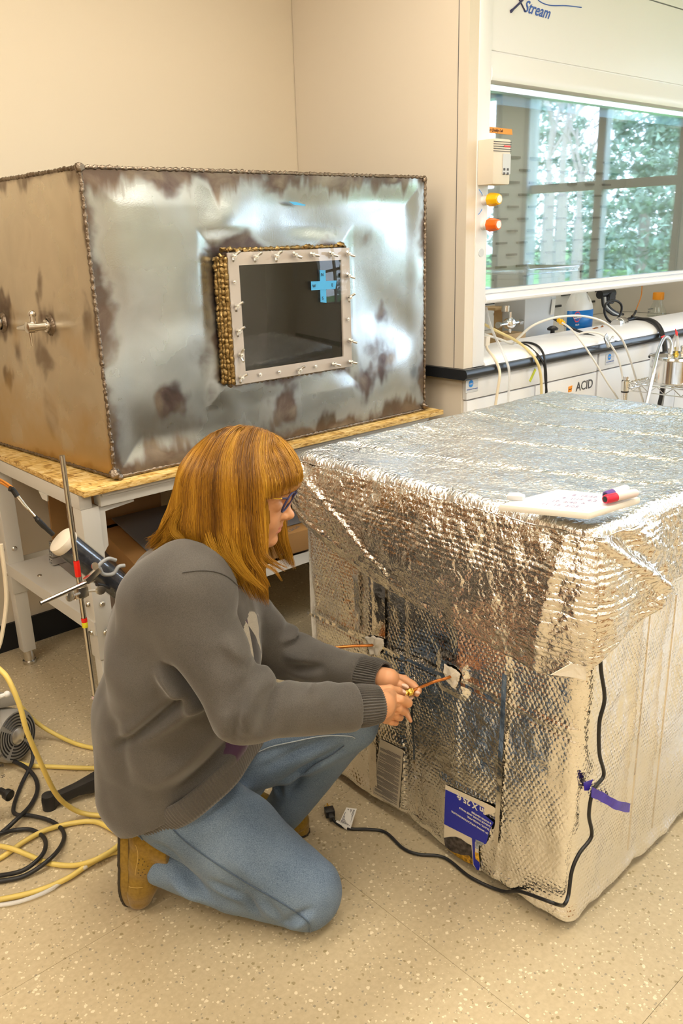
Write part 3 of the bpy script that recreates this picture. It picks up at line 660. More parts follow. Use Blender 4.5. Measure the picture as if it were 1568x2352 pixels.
# ================================================================== COUNTER AND CABINETS
cz1, cz0 = 0.957, 0.918
mb = MB(); e = 0.012
mb.prism([V(2.425, HY-0.03+e, cz0), V(2.425, HY-0.03, cz0+e), V(2.425, HY-0.03, cz1-e), V(2.425, HY-0.03+e*0.7, cz1), V(2.425, YB-0.004, cz1), V(2.425, YB-0.004, cz0)], (XR-0.02-2.425, 0, 0))
tag(mb.build('countertop', M['epoxy'], None, smooth=True, angle=50), 'long black epoxy countertop under the white fume hood', 'countertop')
cab = thing('base_cabinet', 'white base cabinet under the left end of the counter with drawer and doors', 'cabinet', (2.95, 2.3, 0))
MB().box(2.455, 3.362, HY+0.02, YB-0.02, 0.10, cz0).build('body', M['hoodside'], cab)
MB().box(2.47, 3.36, HY+0.08, YB-0.02, 0.0, 0.10).build('plinth', M['base'], cab)
MB().box(2.461, 3.355, HY, HY+0.019, 0.838, 0.914).build('drawer_front', M['hood'], cab, bevel=0.002)
for (a, b) in ((2.466, 2.895), (2.902, 3.355)):
    d = MB().box(a, b, HY, HY+0.019, 0.11, 0.832).build('door', M['hood'], cab, bevel=0.002)
    MB().tube([V(b-0.05, HY-0.001, 0.50), V(b-0.05, HY-0.03, 0.51), V(b-0.05, HY-0.03, 0.60), V(b-0.05, HY-0.001, 0.61)], 0.004, 8).build('handle', M['chrome'], d)
def maker_plate(px, py, parent):
    c = ony(px, py, HY-0.001); w, h = 0.036, 0.024
    p_ = MB().box(c.x-w, c.x+w, HY-0.0022, HY-0.0002, c.z-h, c.z+h).build('maker_label', M['label'], parent)
    MB().lathe((c.x-0.006, HY-0.0025, c.z+0.009), [(0.014, 0), (0.013, 0.0008), (0, 0.0008)], (0,-1,0), 16).build('oval_mark', M['cyanink'], p_).scale = (1, 1, 1)
    text('LABCONCO', (c.x-0.018, HY-0.0040, c.z+0.006), (1,0,0), (0,0,1), 0.008, M['paper'], p_)
    text('PROTECTOR ACID STORAGE', (c.x-0.030, HY-0.0030, c.z-0.014), (1,0,0), (0,0,1), 0.0048, M['inkblue'], p_)
maker_plate(1083, 886, cab)
cab2 = thing('base_cabinet', 'white base cabinet beside the acid cabinet, behind the wire cart', 'cabinet', (3.9, 2.3, 0))
MB().box(3.368, 4.84, HY+0.02, YB-0.02, 0.10, cz0).build('body', M['hoodside'], cab2)
MB().box(3.368, 4.84, HY+0.08, YB-0.02, 0.0, 0.10).build('plinth', M['base'], cab2)
MB().box(3.371, 4.835, HY, HY+0.019, 0.838, 0.914).build('drawer_front', M['hood'], cab2, bevel=0.002)
for (a, b) in ((3.371, 4.1), (4.106, 4.835)): MB().box(a, b, HY, HY+0.019, 0.11, 0.832).build('door', M['hood'], cab2, bevel=0.002)
maker_plate(1400, 824, cab2)
c = ony(1322, 899, HY-0.001); text('ACID', c, (1,0,0), (0,0,1), 0.056, M['inkgrey'], cab, shear=0.0, bold=0.0006)
c = ony(1309, 893, HY-0.001); st = tag(MB().prism([V(c.x-0.014, HY-0.0025, c.z-0.013), V(c.x+0.010, HY-0.0025, c.z-0.013), V(c.x+0.014, HY-0.0025, c.z+0.013), V(c.x-0.014, HY-0.0025, c.z+0.011)], (0, 0.002, 0)).build('sticker', M['orangetape']), 'small orange sticker beside the word ACID on the cabinet door', 'sticker')
text('Nov 7', (c.x-0.011, HY-0.003, c.z-0.004), (1,0,0), (0,0,1), 0.008, M['ink'], st)
a, b = ony(1217, 876, HY-0.002), ony(1230, 848, HY-0.002); d = (b-a).normalized(); n = d.cross(V(0,1,0))
tag(MB().prism([a-n*0.006, a+n*0.006, b+n*0.006, b-n*0.006], (0, 0.002, 0)).build('tape_strip', M['limetape']), 'lime yellow tape strip stuck slantwise on the white drawer front', 'tape')

# tall cupboards on the back wall left of the bench (out of the frame, added for dark reflections in the foil)
for i, (x0, x1, zt, mm, lb) in enumerate(((-2.3, -1.35, 2.05, 'cupwood', 'unseen tall brown wooden cupboard added for reflections, left back corner'), (-1.34, -0.55, 1.55, 'cupgrey', 'unseen charcoal steel cupboard added for reflections between the wooden ones'), (-0.54, 0.12, 1.95, 'cupwood', 'unseen tall brown wooden cupboard added for reflections, nearest the workbench'))):
    if 'cupwood' not in M: M['cupwood'] = mat('cupboard_wood', (.30, .14, .045), .5, noise=(4, .15)); M['cupgrey'] = mat('cupboard_steel', (.06, .06, .075), .4)
    t_ = thing('cupboard', lb, 'cupboard', ((x0+x1)/2, 2.7, 0)); MB().box(x0, x1, 2.45, 2.965, .0, zt).build('body', M[mm], t_, bevel=.004)
    for (a_, b_) in ((x0+.01, (x0+x1)/2-.003), ((x0+x1)/2+.003, x1-.01)):
        d_ = MB().box(a_, b_, 2.430, 2.449, .08, zt-.02).build('door', M[mm], t_, bevel=.003); MB().cyl((b_-.04 if a_ < x0+.02 else a_+.04, 2.42, zt*.5), (b_-.04 if a_ < x0+.02 else a_+.04, 2.42, zt*.5+.12), .006, 8).build('handle', M['chrome'], d_)
# ================================================================== WORKBENCH
BX0, BX1, BY0, BY1 = 0.93, 2.33, 2.145, 2.85
bench = thing('workbench', 'pale grey steel workbench with an OSB top carrying the steel box', 'workbench', ((BX0+BX1)/2, 2.5, 0))
MB().box(0.925, 2.385, 2.100, 2.93, 0.789, 0.806).build('board_top', M['osb'], bench, bevel=0.0015)
fr = MB()
fr.box(BX0+0.055, BX1, BY0-0.012, BY0+0.03, 0.742, 0.785).box(BX0+0.06, BX1, BY0-0.020, BY0-0.012, 0.772, 0.7855).build('front_rail', M['frame'], bench, bevel=0.002)
MB().box(BX0+0.055, BX1, BY1-0.03, BY1, 0.742, 0.785).build('back_rail', M['frame'], bench, bevel=0.002)
MB().box(BX0-0.002, BX0+0.035, BY0, BY1, 0.742, 0.785).build('end_rail', M['frame'], bench, bevel=0.002)
MB().box(BX1-0.035, BX1, BY0, BY1, 0.742, 0.785).build('end_rail', M['frame'], bench, bevel=0.002)
for (x, y) in ((BX0, BY0), (BX0, BY1-0.055), (BX1-0.055, BY0), (BX1-0.055, BY1-0.055)):
    zb = 0.275 if y < 2.5 else 0.285
    l = MB().box(x, x+0.055, y, y+0.055, zb, 0.742).build('leg', M['frame'], bench, bevel=0.003)
    MB().box(x+0.005, x+0.050, y+0.005, y+0.050, 0.055, zb).build('leg_insert', M['frame'], l, bevel=0.002)
    MB().cyl((x+0.0275, y+0.0275, 0.0), (x+0.0275, y+0.0275, 0.055), 0.019, 16).cyl((x+0.0275, y+0.0275, 0.0), (x+0.0275, y+0.0275, 0.012), 0.024, 16).build('levelling_foot', M['nickel'], l, bevel=0.001)
    for z in (0.45, 0.36):
        MB().lathe((x, y+0.0275, z), [(0.010, 0.0), (0.010, 0.003), (0.007, 0.008), (0, 0.009)], (-1,0,0), 12).lathe((x+0.0275, y, z), [(0.009, 0.0), (0.009, 0.003), (0.006, 0.006), (0, 0.006)], (0,-1,0), 12).build('bolt', M['nickel'], l, smooth=True)
# gussets
for (x, s) in ((BX0+0.055, 1), (BX1-0.055, -1)):
    MB().prism([V(x, BY0+0.004, 0.742), V(x+s*0.11, BY0+0.004, 0.742), V(x+s*0.11, BY0+0.004, 0.730), V(x+s*0.018, BY0+0.004, 0.722), V(x+s*0.016, BY0+0.004, 0.62), V(x, BY0+0.004, 0.60)], (0, 0.004, 0)).build('gusset', M['frame'], bench)
MB().prism([V(BX0-0.004, 2.42, 0.742), V(BX0-0.004, 2.36, 0.742), V(BX0-0.004, 2.365, 0.722), V(BX0-0.004, 2.40, 0.722)], (0.004, 0, 0)).build('bracket', M['frame'], bench)
# lower shelf with side rails
MB().box(BX0-0.004, BX0+0.0, BY0+0.0, BY1, 0.358, 0.400).box(BX1, BX1+0.004, BY0, BY1, 0.358, 0.400).box(BX0+0.056, BX1-0.056, BY0+0.002, BY0+0.006, 0.358, 0.398).box(BX0+0.056, BX1-0.056, BY1-0.006, BY1-0.002, 0.358, 0.398).build('shelf_rail', M['frame'], bench)
MB().box(BX0+0.0005, BX1-0.0005, BY0+0.056, BY1-0.056, 0.392, 0.398).build('shelf_deck', M['frame'], bench)
for (x, y) in ((0.965, 2.35), (0.965, 2.62), (1.08, 2.23)):
    MB().lathe((x, y, 0.398), [(0.008, 0), (0.007, 0.003), (0, 0.003)], (0,0,1), 10).build('screw', M['nickel'], bench)

# things stored under the bench
def slab(name, label, cat, corners, z0, th, m_, bevel=0.001):
    o = MB().prism([V(x, y, z0) for x, y in corners], (0, 0, th)).build(name, m_, None, bevel=bevel); return tag(o, label, cat)
slab('metal_plate', 'thin brown metal plate lying on the lower shelf of the workbench', 'plate', [(1.02, 2.28), (1.75, 2.15), (1.80, 2.66), (1.06, 2.76)], 0.399, 0.004, M['plate'])
slab('metal_plate', 'second thin brown plate overlapping the first, nearer the front leg', 'plate', [(1.00, 2.17), (1.50, 2.12), (1.56, 2.42), (1.05, 2.45)], 0.404, 0.004, M['plate'])
for k, (y, z) in enumerate(((2.66, 0.404), (2.66, 0.432), (2.66, 0.460))):
    t_ = MB(); x0_, x1_ = 1.03 + k*0.004, 1.62
    for (a, b, c, d) in ((0,.028,0,.004), (0,.028,.020,.024), (0,.004,.004,.020), (.024,.028,.004,.020), (.011,.017,.004,.020), (.004,.011,.010,.014), (.017,.024,.010,.014)):
        t_.box(x0_, x1_, y+a, y+b, z+c, z+d)
    tag(t_.build('extruded_profile', M['alu'], None), ('bottom', 'middle', 'top')[k] + ' aluminium extrusion of the small stack on the lower shelf', 'aluminium profile')
o = tag(MB().obox((1.32, 2.80, 0.575), (1,0,0), (0,1,0.06), (0,-0.06,1), 0.22, 0.006, 0.17).build('brown_board', M['carddark'], None), 'brown board leaning behind the front leg under the bench', 'board')
slab('grey_sheet', 'dark grey sheet lying on brown card under the bench', 'sheet', [(1.20, 2.24), (1.80, 2.20), (1.86, 2.72), (1.30, 2.74)], 0.486, 0.004, M['greysheet'])
slab('cardboard_box', 'flat brown cardboard pack under the dark grey sheet', 'box', [(1.12, 2.19), (1.82, 2.13), (1.87, 2.70), (1.24, 2.76)], 0.410, 0.074, M['carddark'])
cb = slab('cardboard_box', 'flat tan cardboard box marked 12X24 with a white sticker on its lid', 'box', [(1.84, 2.11), (2.27, 2.11), (2.27, 2.70), (1.90, 2.70)], 0.505, 0.030, M['card'])
c = onz(665, 1222, 0.5355); text('12X24-', c, (0.90,0.25,0), (-0.3,0.9,0), 0.021, M['inkgrey'], cb)
MB().box(2.0, 2.10, 2.30, 2.36, 0.5352, 0.5358).build('sticker', M['paper'], cb)
slab('metal_plate', 'dark steel plate on a block between the flat tan box and the shelf', 'plate', [(1.88, 2.08), (2.27, 2.06), (2.27, 2.66), (1.92, 2.68)], 0.455, 0.010, M['plate'])
tag(MB().box(1.95, 2.22, 2.16, 2.55, 0.3990, 0.4545).build('wood_block', M['carddark'], None), 'wooden block holding up the dark steel plate on the shelf', 'block')
tag(MB().box(1.95, 2.22, 2.16, 2.55, 0.4655, 0.5045).build('cardboard_tray', M['card'], None), 'open tray of cardboard directly under the tan box lid', 'tray')

# ================================================================== STEEL BOX
SX0, SX1, SY0, SY1, SZ0, SZ1 = 1.044, 2.327, 2.145, 2.80, 0.811, 1.630
sb = thing('steel_box', 'large welded steel chamber with a bolted square window, on the workbench', 'steel box', ((SX0+SX1)/2, (SY0+SY1)/2, SZ0))
def sstep(a, b, x): t = np.clip((x-a)/(b-a), 0, 1); return t*t*(3-2*t)
def blob(U, Vv, u, v, r, ru=1.0, amp=1.0, seed=0):
    n = fbm(U*9+seed, Vv*9, seed*1.7+0*U, 4)
    b_ = np.clip(1.0 - .62*np.sqrt(((U-u)/ru)**2 + (Vv-v)**2)/r + n*.9 + .35*fbm(U*40+seed, Vv*14, 2.0+0*U, 2), 0, 1); return amp*b_*b_*(3-2*b_)
# front panel ------------------------------------------------------
nu, nv = 300, 200; wU, hV = SX1-SX0, SZ1-SZ0
U, Vv = np.meshgrid(np.linspace(0, wU, nu), np.linspace(0, hV, nv), indexing='ij')
ed = np.minimum(np.minimum(U, wU-U), np.minimum(Vv, hV-Vv)); lock = sstep(0, 0.10, ed)
cxw, czw = 1.677-SX0, 1.216-SZ0                                        # window centre
dw = np.maximum(np.abs(U-cxw)-0.245, np.abs(Vv-czw)-0.20); dw = np.where(dw > 0, dw, 0)
dep = 0.010*np.sin(U*4.3+0.7)*np.sin(Vv*6.1+0.9) + 0.020*fbm(U*2.3, Vv*2.6, 4.4, 3)
dep += -0.016*np.exp(-((U-0.25)**2/0.022 + (Vv-0.42)**2/0.035)) + 0.013*np.exp(-((U-1.09)**2 + (Vv-0.35)**2)/0.016) - 0.010*np.exp(-((U-0.98)**2/0.02 + (Vv-0.67)**2/0.004)) - 0.010*np.exp(-((U-0.42)**2/0.015 + (Vv-0.66)**2/0.004))
dep -= 0.006*np.exp(-((U-0.42)**2/0.002 + (Vv-0.14)**2/0.01))
dep *= lock * sstep(0, 0.07, dw)
st = np.zeros((nu, nv, 3)); n1 = fbm(U*8, Vv*8, 1.0, 5); n2 = fbm(U*22, Vv*5, 8.0, 4)
edge = np.clip(1.10 - ed/0.048 + n1*1.3, 0, 1)
bottom = np.clip(1.1 - Vv/0.085 + n2*1.3, 0, 1)*0.85; topb = np.clip(1.1 - (hV-Vv)/0.055 + n2*1.5, 0, 1)*0.8
wst = np.clip(1.0 - dw/0.035 + n1*1.6, 0, 1)*0.75*(dw < 0.2)
R_ = np.maximum.reduce([edge*0.85, bottom, topb, wst])
for (u, v, r, ru, a, sd) in ((0.20, 0.185, 0.045, 1.1, .9, 1), (0.335, 0.175, 0.05, .9, .85, 2), (0.385, 0.245, 0.05, 1.5, .7, 3), (0.30, 0.13, 0.05, 1, .5, 12), (0.625, 0.115, 0.075, .75, 1.0, 4), (0.42, 0.07, 0.06, .8, .8, 5), (0.985, 0.19, 0.085, 1.1, 1.0, 6), (1.075, 0.36, 0.045, .8, .8, 7), (0.86, 0.60, 0.06, 1.2, .6, 8), (0.97, 0.63, 0.045, 1.6, .5, 13), (0.48, 0.56, 0.06, .8, .75, 9), (0.40, 0.44, 0.05, .7, .4, 10), (0.33, 0.30, 0.06, 1.2, .55, 11), (1.02, 0.25, 0.07, .9, .6, 14)):
    R_ = np.maximum(R_, blob(U, Vv, u, v, r, ru, a, sd))
st[..., 0] = R_; st[..., 1] = np.clip(n1+0.3, 0, 1); st[..., 2] = np.clip(1.2 - Vv/0.16 + n1*1.5, 0, 1)*0.12 + 0.4*np.clip(1-ed/0.12+n2, 0, 1)*0.3
P = np.stack([SX0+U, SY0+dep, SZ0+Vv], -1).reshape(-1, 3); off = np.array(sb.location)
# leave the window hole open
Q = gridq(nu, nv); cen = P[Q].mean(1); hole = (np.abs(cen[:,0]-1.677) < 0.215) & (np.abs(cen[:,2]-1.216) < 0.168)
o = quadmesh('front_panel', P - off, Q[~hole], M['steel'], sb); setcol(o, 'stain', st.reshape(-1, 3))
# left panel -------------------------------------------------------
nu2, nv2 = 200, 160; dY = 0.75; U, Vv = np.meshgrid(np.linspace(0, dY, nu2), np.linspace(0, hV, nv2), indexing='ij')
SY1 = SY0 + dY
ed = np.minimum(np.minimum(U, dY-U), np.minimum(Vv, hV-Vv))
dep = (0.014*fbm(U*2.0, Vv*2.0, 9.1, 3) + 0.012*np.exp(-((U-0.3)**2/0.03 + (Vv-0.25)**2/0.03)))*sstep(0, 0.12, ed)
n1 = fbm(U*8, Vv*8, 21.0, 5); n2 = fbm(U*16, Vv*5, 28.0, 4); st = np.zeros((nu2, nv2, 3))
R_ = np.maximum(np.clip(0.95-ed/0.030+n1*1.2, 0, 1)*0.75, np.clip(0.9-(hV-Vv)/0.05+n2*1.3, 0, 1)*0.6)
vy1, vy2, vz = 2.413-SY0, 2.742-SY0, 1.218-SZ0
for (u, v, r, ru, a, sd) in ((vy1, vz+0.01, 0.06, .9, .9, 31), (vy1+0.05, vz-0.09, 0.06, 1.1, .55, 32), (vy2, vz+0.02, 0.085, 1.0, .85, 33), (vy2-0.10, vz-0.09, 0.05, .8, .6, 34), (vy2-0.02, vz-0.17, 0.035, 1.3, .7, 35), (vy1+0.04, vz+0.12, 0.04, .4, .5, 36), (0.30, 0.16, 0.05, .7, .35, 37), (0.06, 0.45, 0.09, .35, .5, 38)):
    R_ = np.maximum(R_, blob(U, Vv, u, v, r, ru, a, sd))
st[..., 0] = R_; st[..., 1] = 0.4 + n1*0.4; st[..., 2] = np.clip(1.15 - Vv/0.30 + n1*1.2, 0, 1)*0.8 + 0.15
P = np.stack([SX0-dep-0.095*U*(1-Vv/hV), SY0+U, SZ0+Vv], -1).reshape(-1, 3); Q = gridq(nu2, nv2)[:, ::-1]
o = quadmesh('left_panel', P - off, Q, M['steelside'], sb); setcol(o, 'stain', st.reshape(-1, 3))
for nm, bx in (('back_panel', (SX0, SX1, SY1-0.003, SY1, SZ0, SZ1)), ('right_panel', (SX1-0.003, SX1, SY0, SY1, SZ0, SZ1)), ('top_panel', (SX0, SX1, SY0, SY1, SZ1-0.004, SZ1-0.001)), ('floor_panel', (SX0, SX1, SY0, SY1, SZ0-0.003, SZ0))):
    o = MB().box(*bx).build(nm, M['steelside'], sb); setcol(o, 'stain', np.tile([0.2, 0.3, 0.1], (len(o.data.vertices), 1)))
# weld seams along the edges
def weld(name, a, b, r, m_, n=None, parent=sb, seed=1, lump=0.45, seg=7):
    a, b = Vector(a), Vector(b); L_ = (b-a).length; n = n or int(L_/0.006); rr = random.Random(seed); pts = []; rad = []
    for i in range(n+1):
        t_ = i/n; p = a.lerp(b, t_); pts.append(p + V(rr.uniform(-1,1), rr.uniform(-1,1), rr.uniform(-1,1))*r*0.22); rad.append(r*(1 + lump*(0.5*math.sin(i*1.9) + rr.uniform(-0.5, 0.5))))
    return MB().tube(pts, rad, seg).build(name, m_, parent, smooth=True, angle=80)
for a, b, r in (((SX0,SY0,SZ0),(SX0,SY0,SZ1),.0055), ((SX0,SY0,SZ1),(SX1,SY0,SZ1),.005), ((SX1,SY0,SZ0),(SX1,SY0,SZ1),.005), ((SX0,SY0,SZ0+.002),(SX1,SY0,SZ0+.002),.0045), ((SX0,SY0,SZ1),(SX0,SY1,SZ1),.005), ((SX0,SY0,SZ0+.002),(SX0-.071,SY1,SZ0+.002),.0045)):
    weld('weld_seam', a, b, r, M['weld'], seed=int(r*1e4)+int(a[0]*10))
for c, r in (((SX0,SY0,SZ0+.012), .016), ((SX0+.01,SY0-.004,SZ0+.004), .012), ((SX0,SY0,SZ1-.003), .013), ((SX1-.002,SY0-.002,SZ0+.014), .013), ((SX1-.003,SY0,SZ1-.006), .009)):
    b_ = MB().ball(c, r, 8); b_.v = [(x + 0.35*r*(vnoise(x*90, y*90, z*90)-.5), y + 0.8*r*(vnoise(x*120+9, y*120, z*120)-.5), z + 0.8*r*(vnoise(x*120, y*120+5, z*120)-.5)) for x, y, z in b_.v]; b_.build('weld_blob', M['weld'], sb, smooth=True, angle=80)
# window: steel collar, gold weld bead, white flange, clear sheet, dark porthole
WX0, WX1, WZa, WZb, WY = 1.437, 1.914, 1.026, 1.411, 2.090
def ring(x0, x1, z0, z1, w, y0, y1):
    return MB().box(x0, x1, y0, y1, z1-w, z1).box(x0, x1, y0, y1, z0, z0+w).box(x0, x0+w, y0, y1, z0+w, z1-w).box(x1-w, x1, y0, y1, z0+w, z1-w)
ring(WX0+.004, WX1-.004, WZa+.004, WZb-.004, 0.034, WY+0.006, SY0+0.02).build('window_collar', M['weld'], sb)
ring(WX0+.003, WX1-.003, WZa+.003, WZb-.003, 0.036, WY, WY+0.006).build('window_flange', M['gasket'], sb)
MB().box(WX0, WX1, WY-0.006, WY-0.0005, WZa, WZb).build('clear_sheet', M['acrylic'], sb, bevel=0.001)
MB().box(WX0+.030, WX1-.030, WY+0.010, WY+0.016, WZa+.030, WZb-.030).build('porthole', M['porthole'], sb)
ins = MB().box(WX0+.03, WX1-.03, 2.75, 2.752, WZa-.1, WZb+.1); ins.box(WX0-.15, WX0-.148, SY0+.03, 2.75, WZa-.1, WZb+.1).box(WX1+.15, WX1+.152, SY0+.03, 2.75, WZa-.1, WZb+.1); ins.build('interior_shade', M['darkin'], sb)  # near-black panels stand in for the shade inside the chamber
# scaly weld bead: rows of overlapping scales
for (dx, dy, r_, sd) in ((-.001, .010, .0075, 3), (-.006, .020, .0085, 4), (-.009, .031, .0090, 5), (-.011, .043, .0090, 6)):
    weld('weld_bead', (WX0+dx, WY+dy, WZa+.006), (WX0+dx, WY+dy, WZb-.016), r_, M['weldgold'], n=78, seed=sd, lump=0.30, seg=9)
weld('weld_bead', (WX0, WY+.03, WZb+.004), (WX1, WY+.03, WZb+.002), 0.006, M['weldgold'], seed=9, lump=0.7)
for x in (WX0-.006, WX0+.004, WX0+.03, WX0+.055, WX0+.085, WX0+.10, 1.752, 1.765, 1.895):
    c = V(x, WY+.022, WZb+random.uniform(.0,.012)-(0.015 if x < WX0 else 0)); b_ = MB().ball(c, random.uniform(.006,.011), 7, (1.5, 1, .7))
    b_.v = [(x_ + .010*(vnoise(x_*150, y_*150, z_*150)-.5), y_ + .010*(vnoise(x_*150+9, y_*150, z_*150)-.5), z_ + .010*(vnoise(x_*150, y_*150+5, z_*150)-.5)) for x_, y_, z_ in b_.v]; b_.build('weld_blob', M['weldgold'], sb, smooth=True, angle=80)
weld('weld_bead', (WX0, WY+.035, WZa), (WX1, WY+.035, WZa), 0.008, M['weld'], seed=11)
weld('weld_bead', (WX1+.002, WY+.035, WZa), (WX1+.002, WY+.035, WZb), 0.008, M['weld'], seed=12)
# wing nuts and plain nuts
def wingnut(c, ang):
    a = MB(); a.lathe(c, [(0.0075, 0), (0.0075, 0.004), (0.006, 0.011), (0.0028, 0.0112), (0.0028, 0.017), (0, 0.017)], (0,-1,0), 12)
    for s in (-1, 1):
        d = V(math.cos(ang), 0, math.sin(ang))*s
        a.tube([Vector(c)+V(0,-.004,0)+d*.004, Vector(c)+V(0,-.011,0)+d*.012, Vector(c)+V(0,-.018,0)+d*.018], [.0030, .0042, .0036], 8)
    a.build('wing_nut', M['wing'], sb, smooth=True, angle=50)
def hexnut(c): MB().lathe(c, [(0.0062, 0), (0.0062, 0.004), (0.003, 0.004), (0.003, 0.008), (0, 0.008)], (0,-1,0), 6).build('hex_nut', M['wing'], sb)
k_ = 1/2.8
for (x, y, k) in ((155,640,1),(295,645,1),(428,640,1),(548,632,2),(660,628,2),(780,625,2),(890,625,2),(890,765,2),(897,905,1),(893,1043,0),(905,1183,2),(905,1318,2),(800,1333,2),(683,1347,0),(575,1372,1),(450,1383,0),(327,1400,0),(203,1422,1),(200,1275,3),(185,1122,1),(175,962,1),(162,805,0)):
    c = ony(480 + x*k_, 360 + y*k_, WY-0.006); ang = {1: 0.75, 2: -0.35, 3: 1.4}.get(k, 0) + random.uniform(-.12, .12)
    (wingnut(c, ang) if k else hexnut(c))
# tapes on the window
t_ = thing('tape_cross', 'cross of blue tape lettered as a compass on the porthole', 'tape', ony(741, 690, WY-0.007))
yT = WY - 0.0072
def quadp(pts, y): return [ony(480+x*k_, 360+y_*k_, y) for x, y_ in pts]
MB().prism(quadp([(711,728),(748,731),(755,940),(717,935)], yT), (0, .0006, 0)).build('vertical_strip', M['bluetape'], t_)
MB().prism(quadp([(655,802),(820,796),(812,850),(657,859)], yT-0.0008), (0, .0006, 0)).build('horizontal_strip', M['bluetape'], t_)
for ch, x, y in (('N', 720, 768), ('W', 664, 842), ('E', 787, 834), ('S', 727, 920)):
    text(ch, ony(480+x*k_, 360+y*k_, yT-0.0016), (1,0,0), (0,0,1), 0.014, M['ink'], t_)
tag(MB().prism(quadp([(512,288),(560,291),(622,309),(615,316),(545,309)], SY0-0.0135), (0, .0006, 0)).build('tape_strip', M['bluetape']), 'small torn scrap of blue tape on the steel above the window', 'tape')
# a pair of needle valves welded to the left wall
def valve(y, z, long):
    SX0 = 1.044 - .003 - .095*(y-2.145)*(1-(z-.811)/.819)
    r_ = MB(); r_.lathe((SX0, y, z), [(0.034, -0.004), (0.030, 0.004), (0.022, 0.010), (0.019, 0.010)], (-1,0,0), 20); r_.v = [(a, b + .010*(vnoise(b*120, c*120, a*80)-.5), c + .010*(vnoise(b*120+4, c*120, a*80)-.5)) for a, b, c in r_.v]
    wb = r_.build('weld_ring', M['weld'], sb, smooth=True, angle=80)
    v_ = MB(); v_.lathe((SX0, y, z), [(0.018, 0), (0.018, 0.016), (0.012, 0.018), (0.012, 0.050), (0.016, 0.052), (0.016, 0.070), (0.009, 0.074), (0, 0.074)], (-1,0,0), 18)
    vb = v_.build('valve_body', M['nickel'], sb, smooth=True, angle=40)
    c = V(SX0-0.050, y, z)
    MB().cyl(c, c+V(0,0,.030), .008, 12).ball(c+V(0,0,.036), .0115, 8).build('valve_stem', M['nickel'], vb, smooth=True, angle=60)
    MB().tube([c+V(0,-.004,-.004), c+V(0,.05,-.004), c+V(0,.115,-.010)], [.013, .010, .0055], 12).build('barbed_outlet', M['nickel'], vb, smooth=True, angle=60)
    MB().cyl(c+V(0,.03,-.012), c+V(0,.03,-.055), .0042, 8, .003).build('drain_pin', M['nickel'], vb)
valve(2.413, 1.222, True); valve(2.735, 1.214, True)
# ================================================================== RING STAND, TUBE, PUMP, HOSES
SXs, SYs = 0.812, 1.940
rs_ = thing('ring_stand', 'ring stand with a steel rod and black tripod foot beside the bench leg', 'ring stand', (SXs, SYs, 0))
MB().cyl((SXs, SYs, 0.045), (SXs, SYs, 0.958), 0.0064, 16).build('rod', M['rod'], rs_, smooth=True)
hub = MB().lathe((SXs, SYs, 0), [(0.0, 0.012), (0.030, 0.012), (0.034, 0.022), (0.030, 0.050), (0.022, 0.062), (0.012, 0.066), (0.012, 0.070), (0, 0.070)], (0,0,1), 24).build('hub', M['dark'], rs_, smooth=True, angle=40)
e1 = onz(108, 1835, 0.03)
for k in range(3):
    if k == 0: d = (V(e1.x, e1.y, 0) - V(SXs, SYs, 0)); L_ = d.length
    else: a_ = math.radians((125, -122)[k-1]); d0 = (V(e1.x, e1.y, 0) - V(SXs, SYs, 0)); d = V(d0.x*math.cos(a_)-d0.y*math.sin(a_), d0.x*math.sin(a_)+d0.y*math.cos(a_), 0); L_ = d0.length
    u = d.normalized(); n = V(-u.y, u.x, 0); o_ = V(SXs, SYs, 0)
    lg = MB(); vs = []; fs = []
    secs = [(0.02, .024, .014, .058), (L_*.5, .017, .018, .045), (L_-.02, .016, .008, .036), (L_, .016, .004, .036)]
    for (t__, w_, zb, zt) in secs: vs += [o_+u*t__-n*w_+V(0,0,zb), o_+u*t__+n*w_+V(0,0,zb), o_+u*t__+n*w_*.8+V(0,0,zt), o_+u*t__-n*w_*.8+V(0,0,zt)]
    for i in range(3):
        for j in range(4): fs.append((i*4+j, i*4+(j+1)%4, (i+1)*4+(j+1)%4, (i+1)*4+j))
    fs += [(3,2,1,0), (12,13,14,15)]; lg.add(vs, fs); l_ = lg.build('leg', M['dark'], rs_, bevel=0.004)
    MB().lathe(o_+u*(L_-.004), [(0.0, 0), (0.019, 0.0), (0.019, .030), (.017, .042), (0, .044)], (0,0,1), 18).build('foot_pad', M['dark'], l_, smooth=True, angle=40)
for (z0, z1, mm) in ((.640, .684, 'redtape'), (.512, .524, 'redtape'), (.497, .512, 'yellowtape'), (.286, .296, 'pink')):
    MB().lathe((SXs, SYs, z0), [(.0074, 0), (.0078, (z1-z0)*.5), (.0074, z1-z0)], (0,0,1), 14).build('tape_wrap', M[mm], rs_)
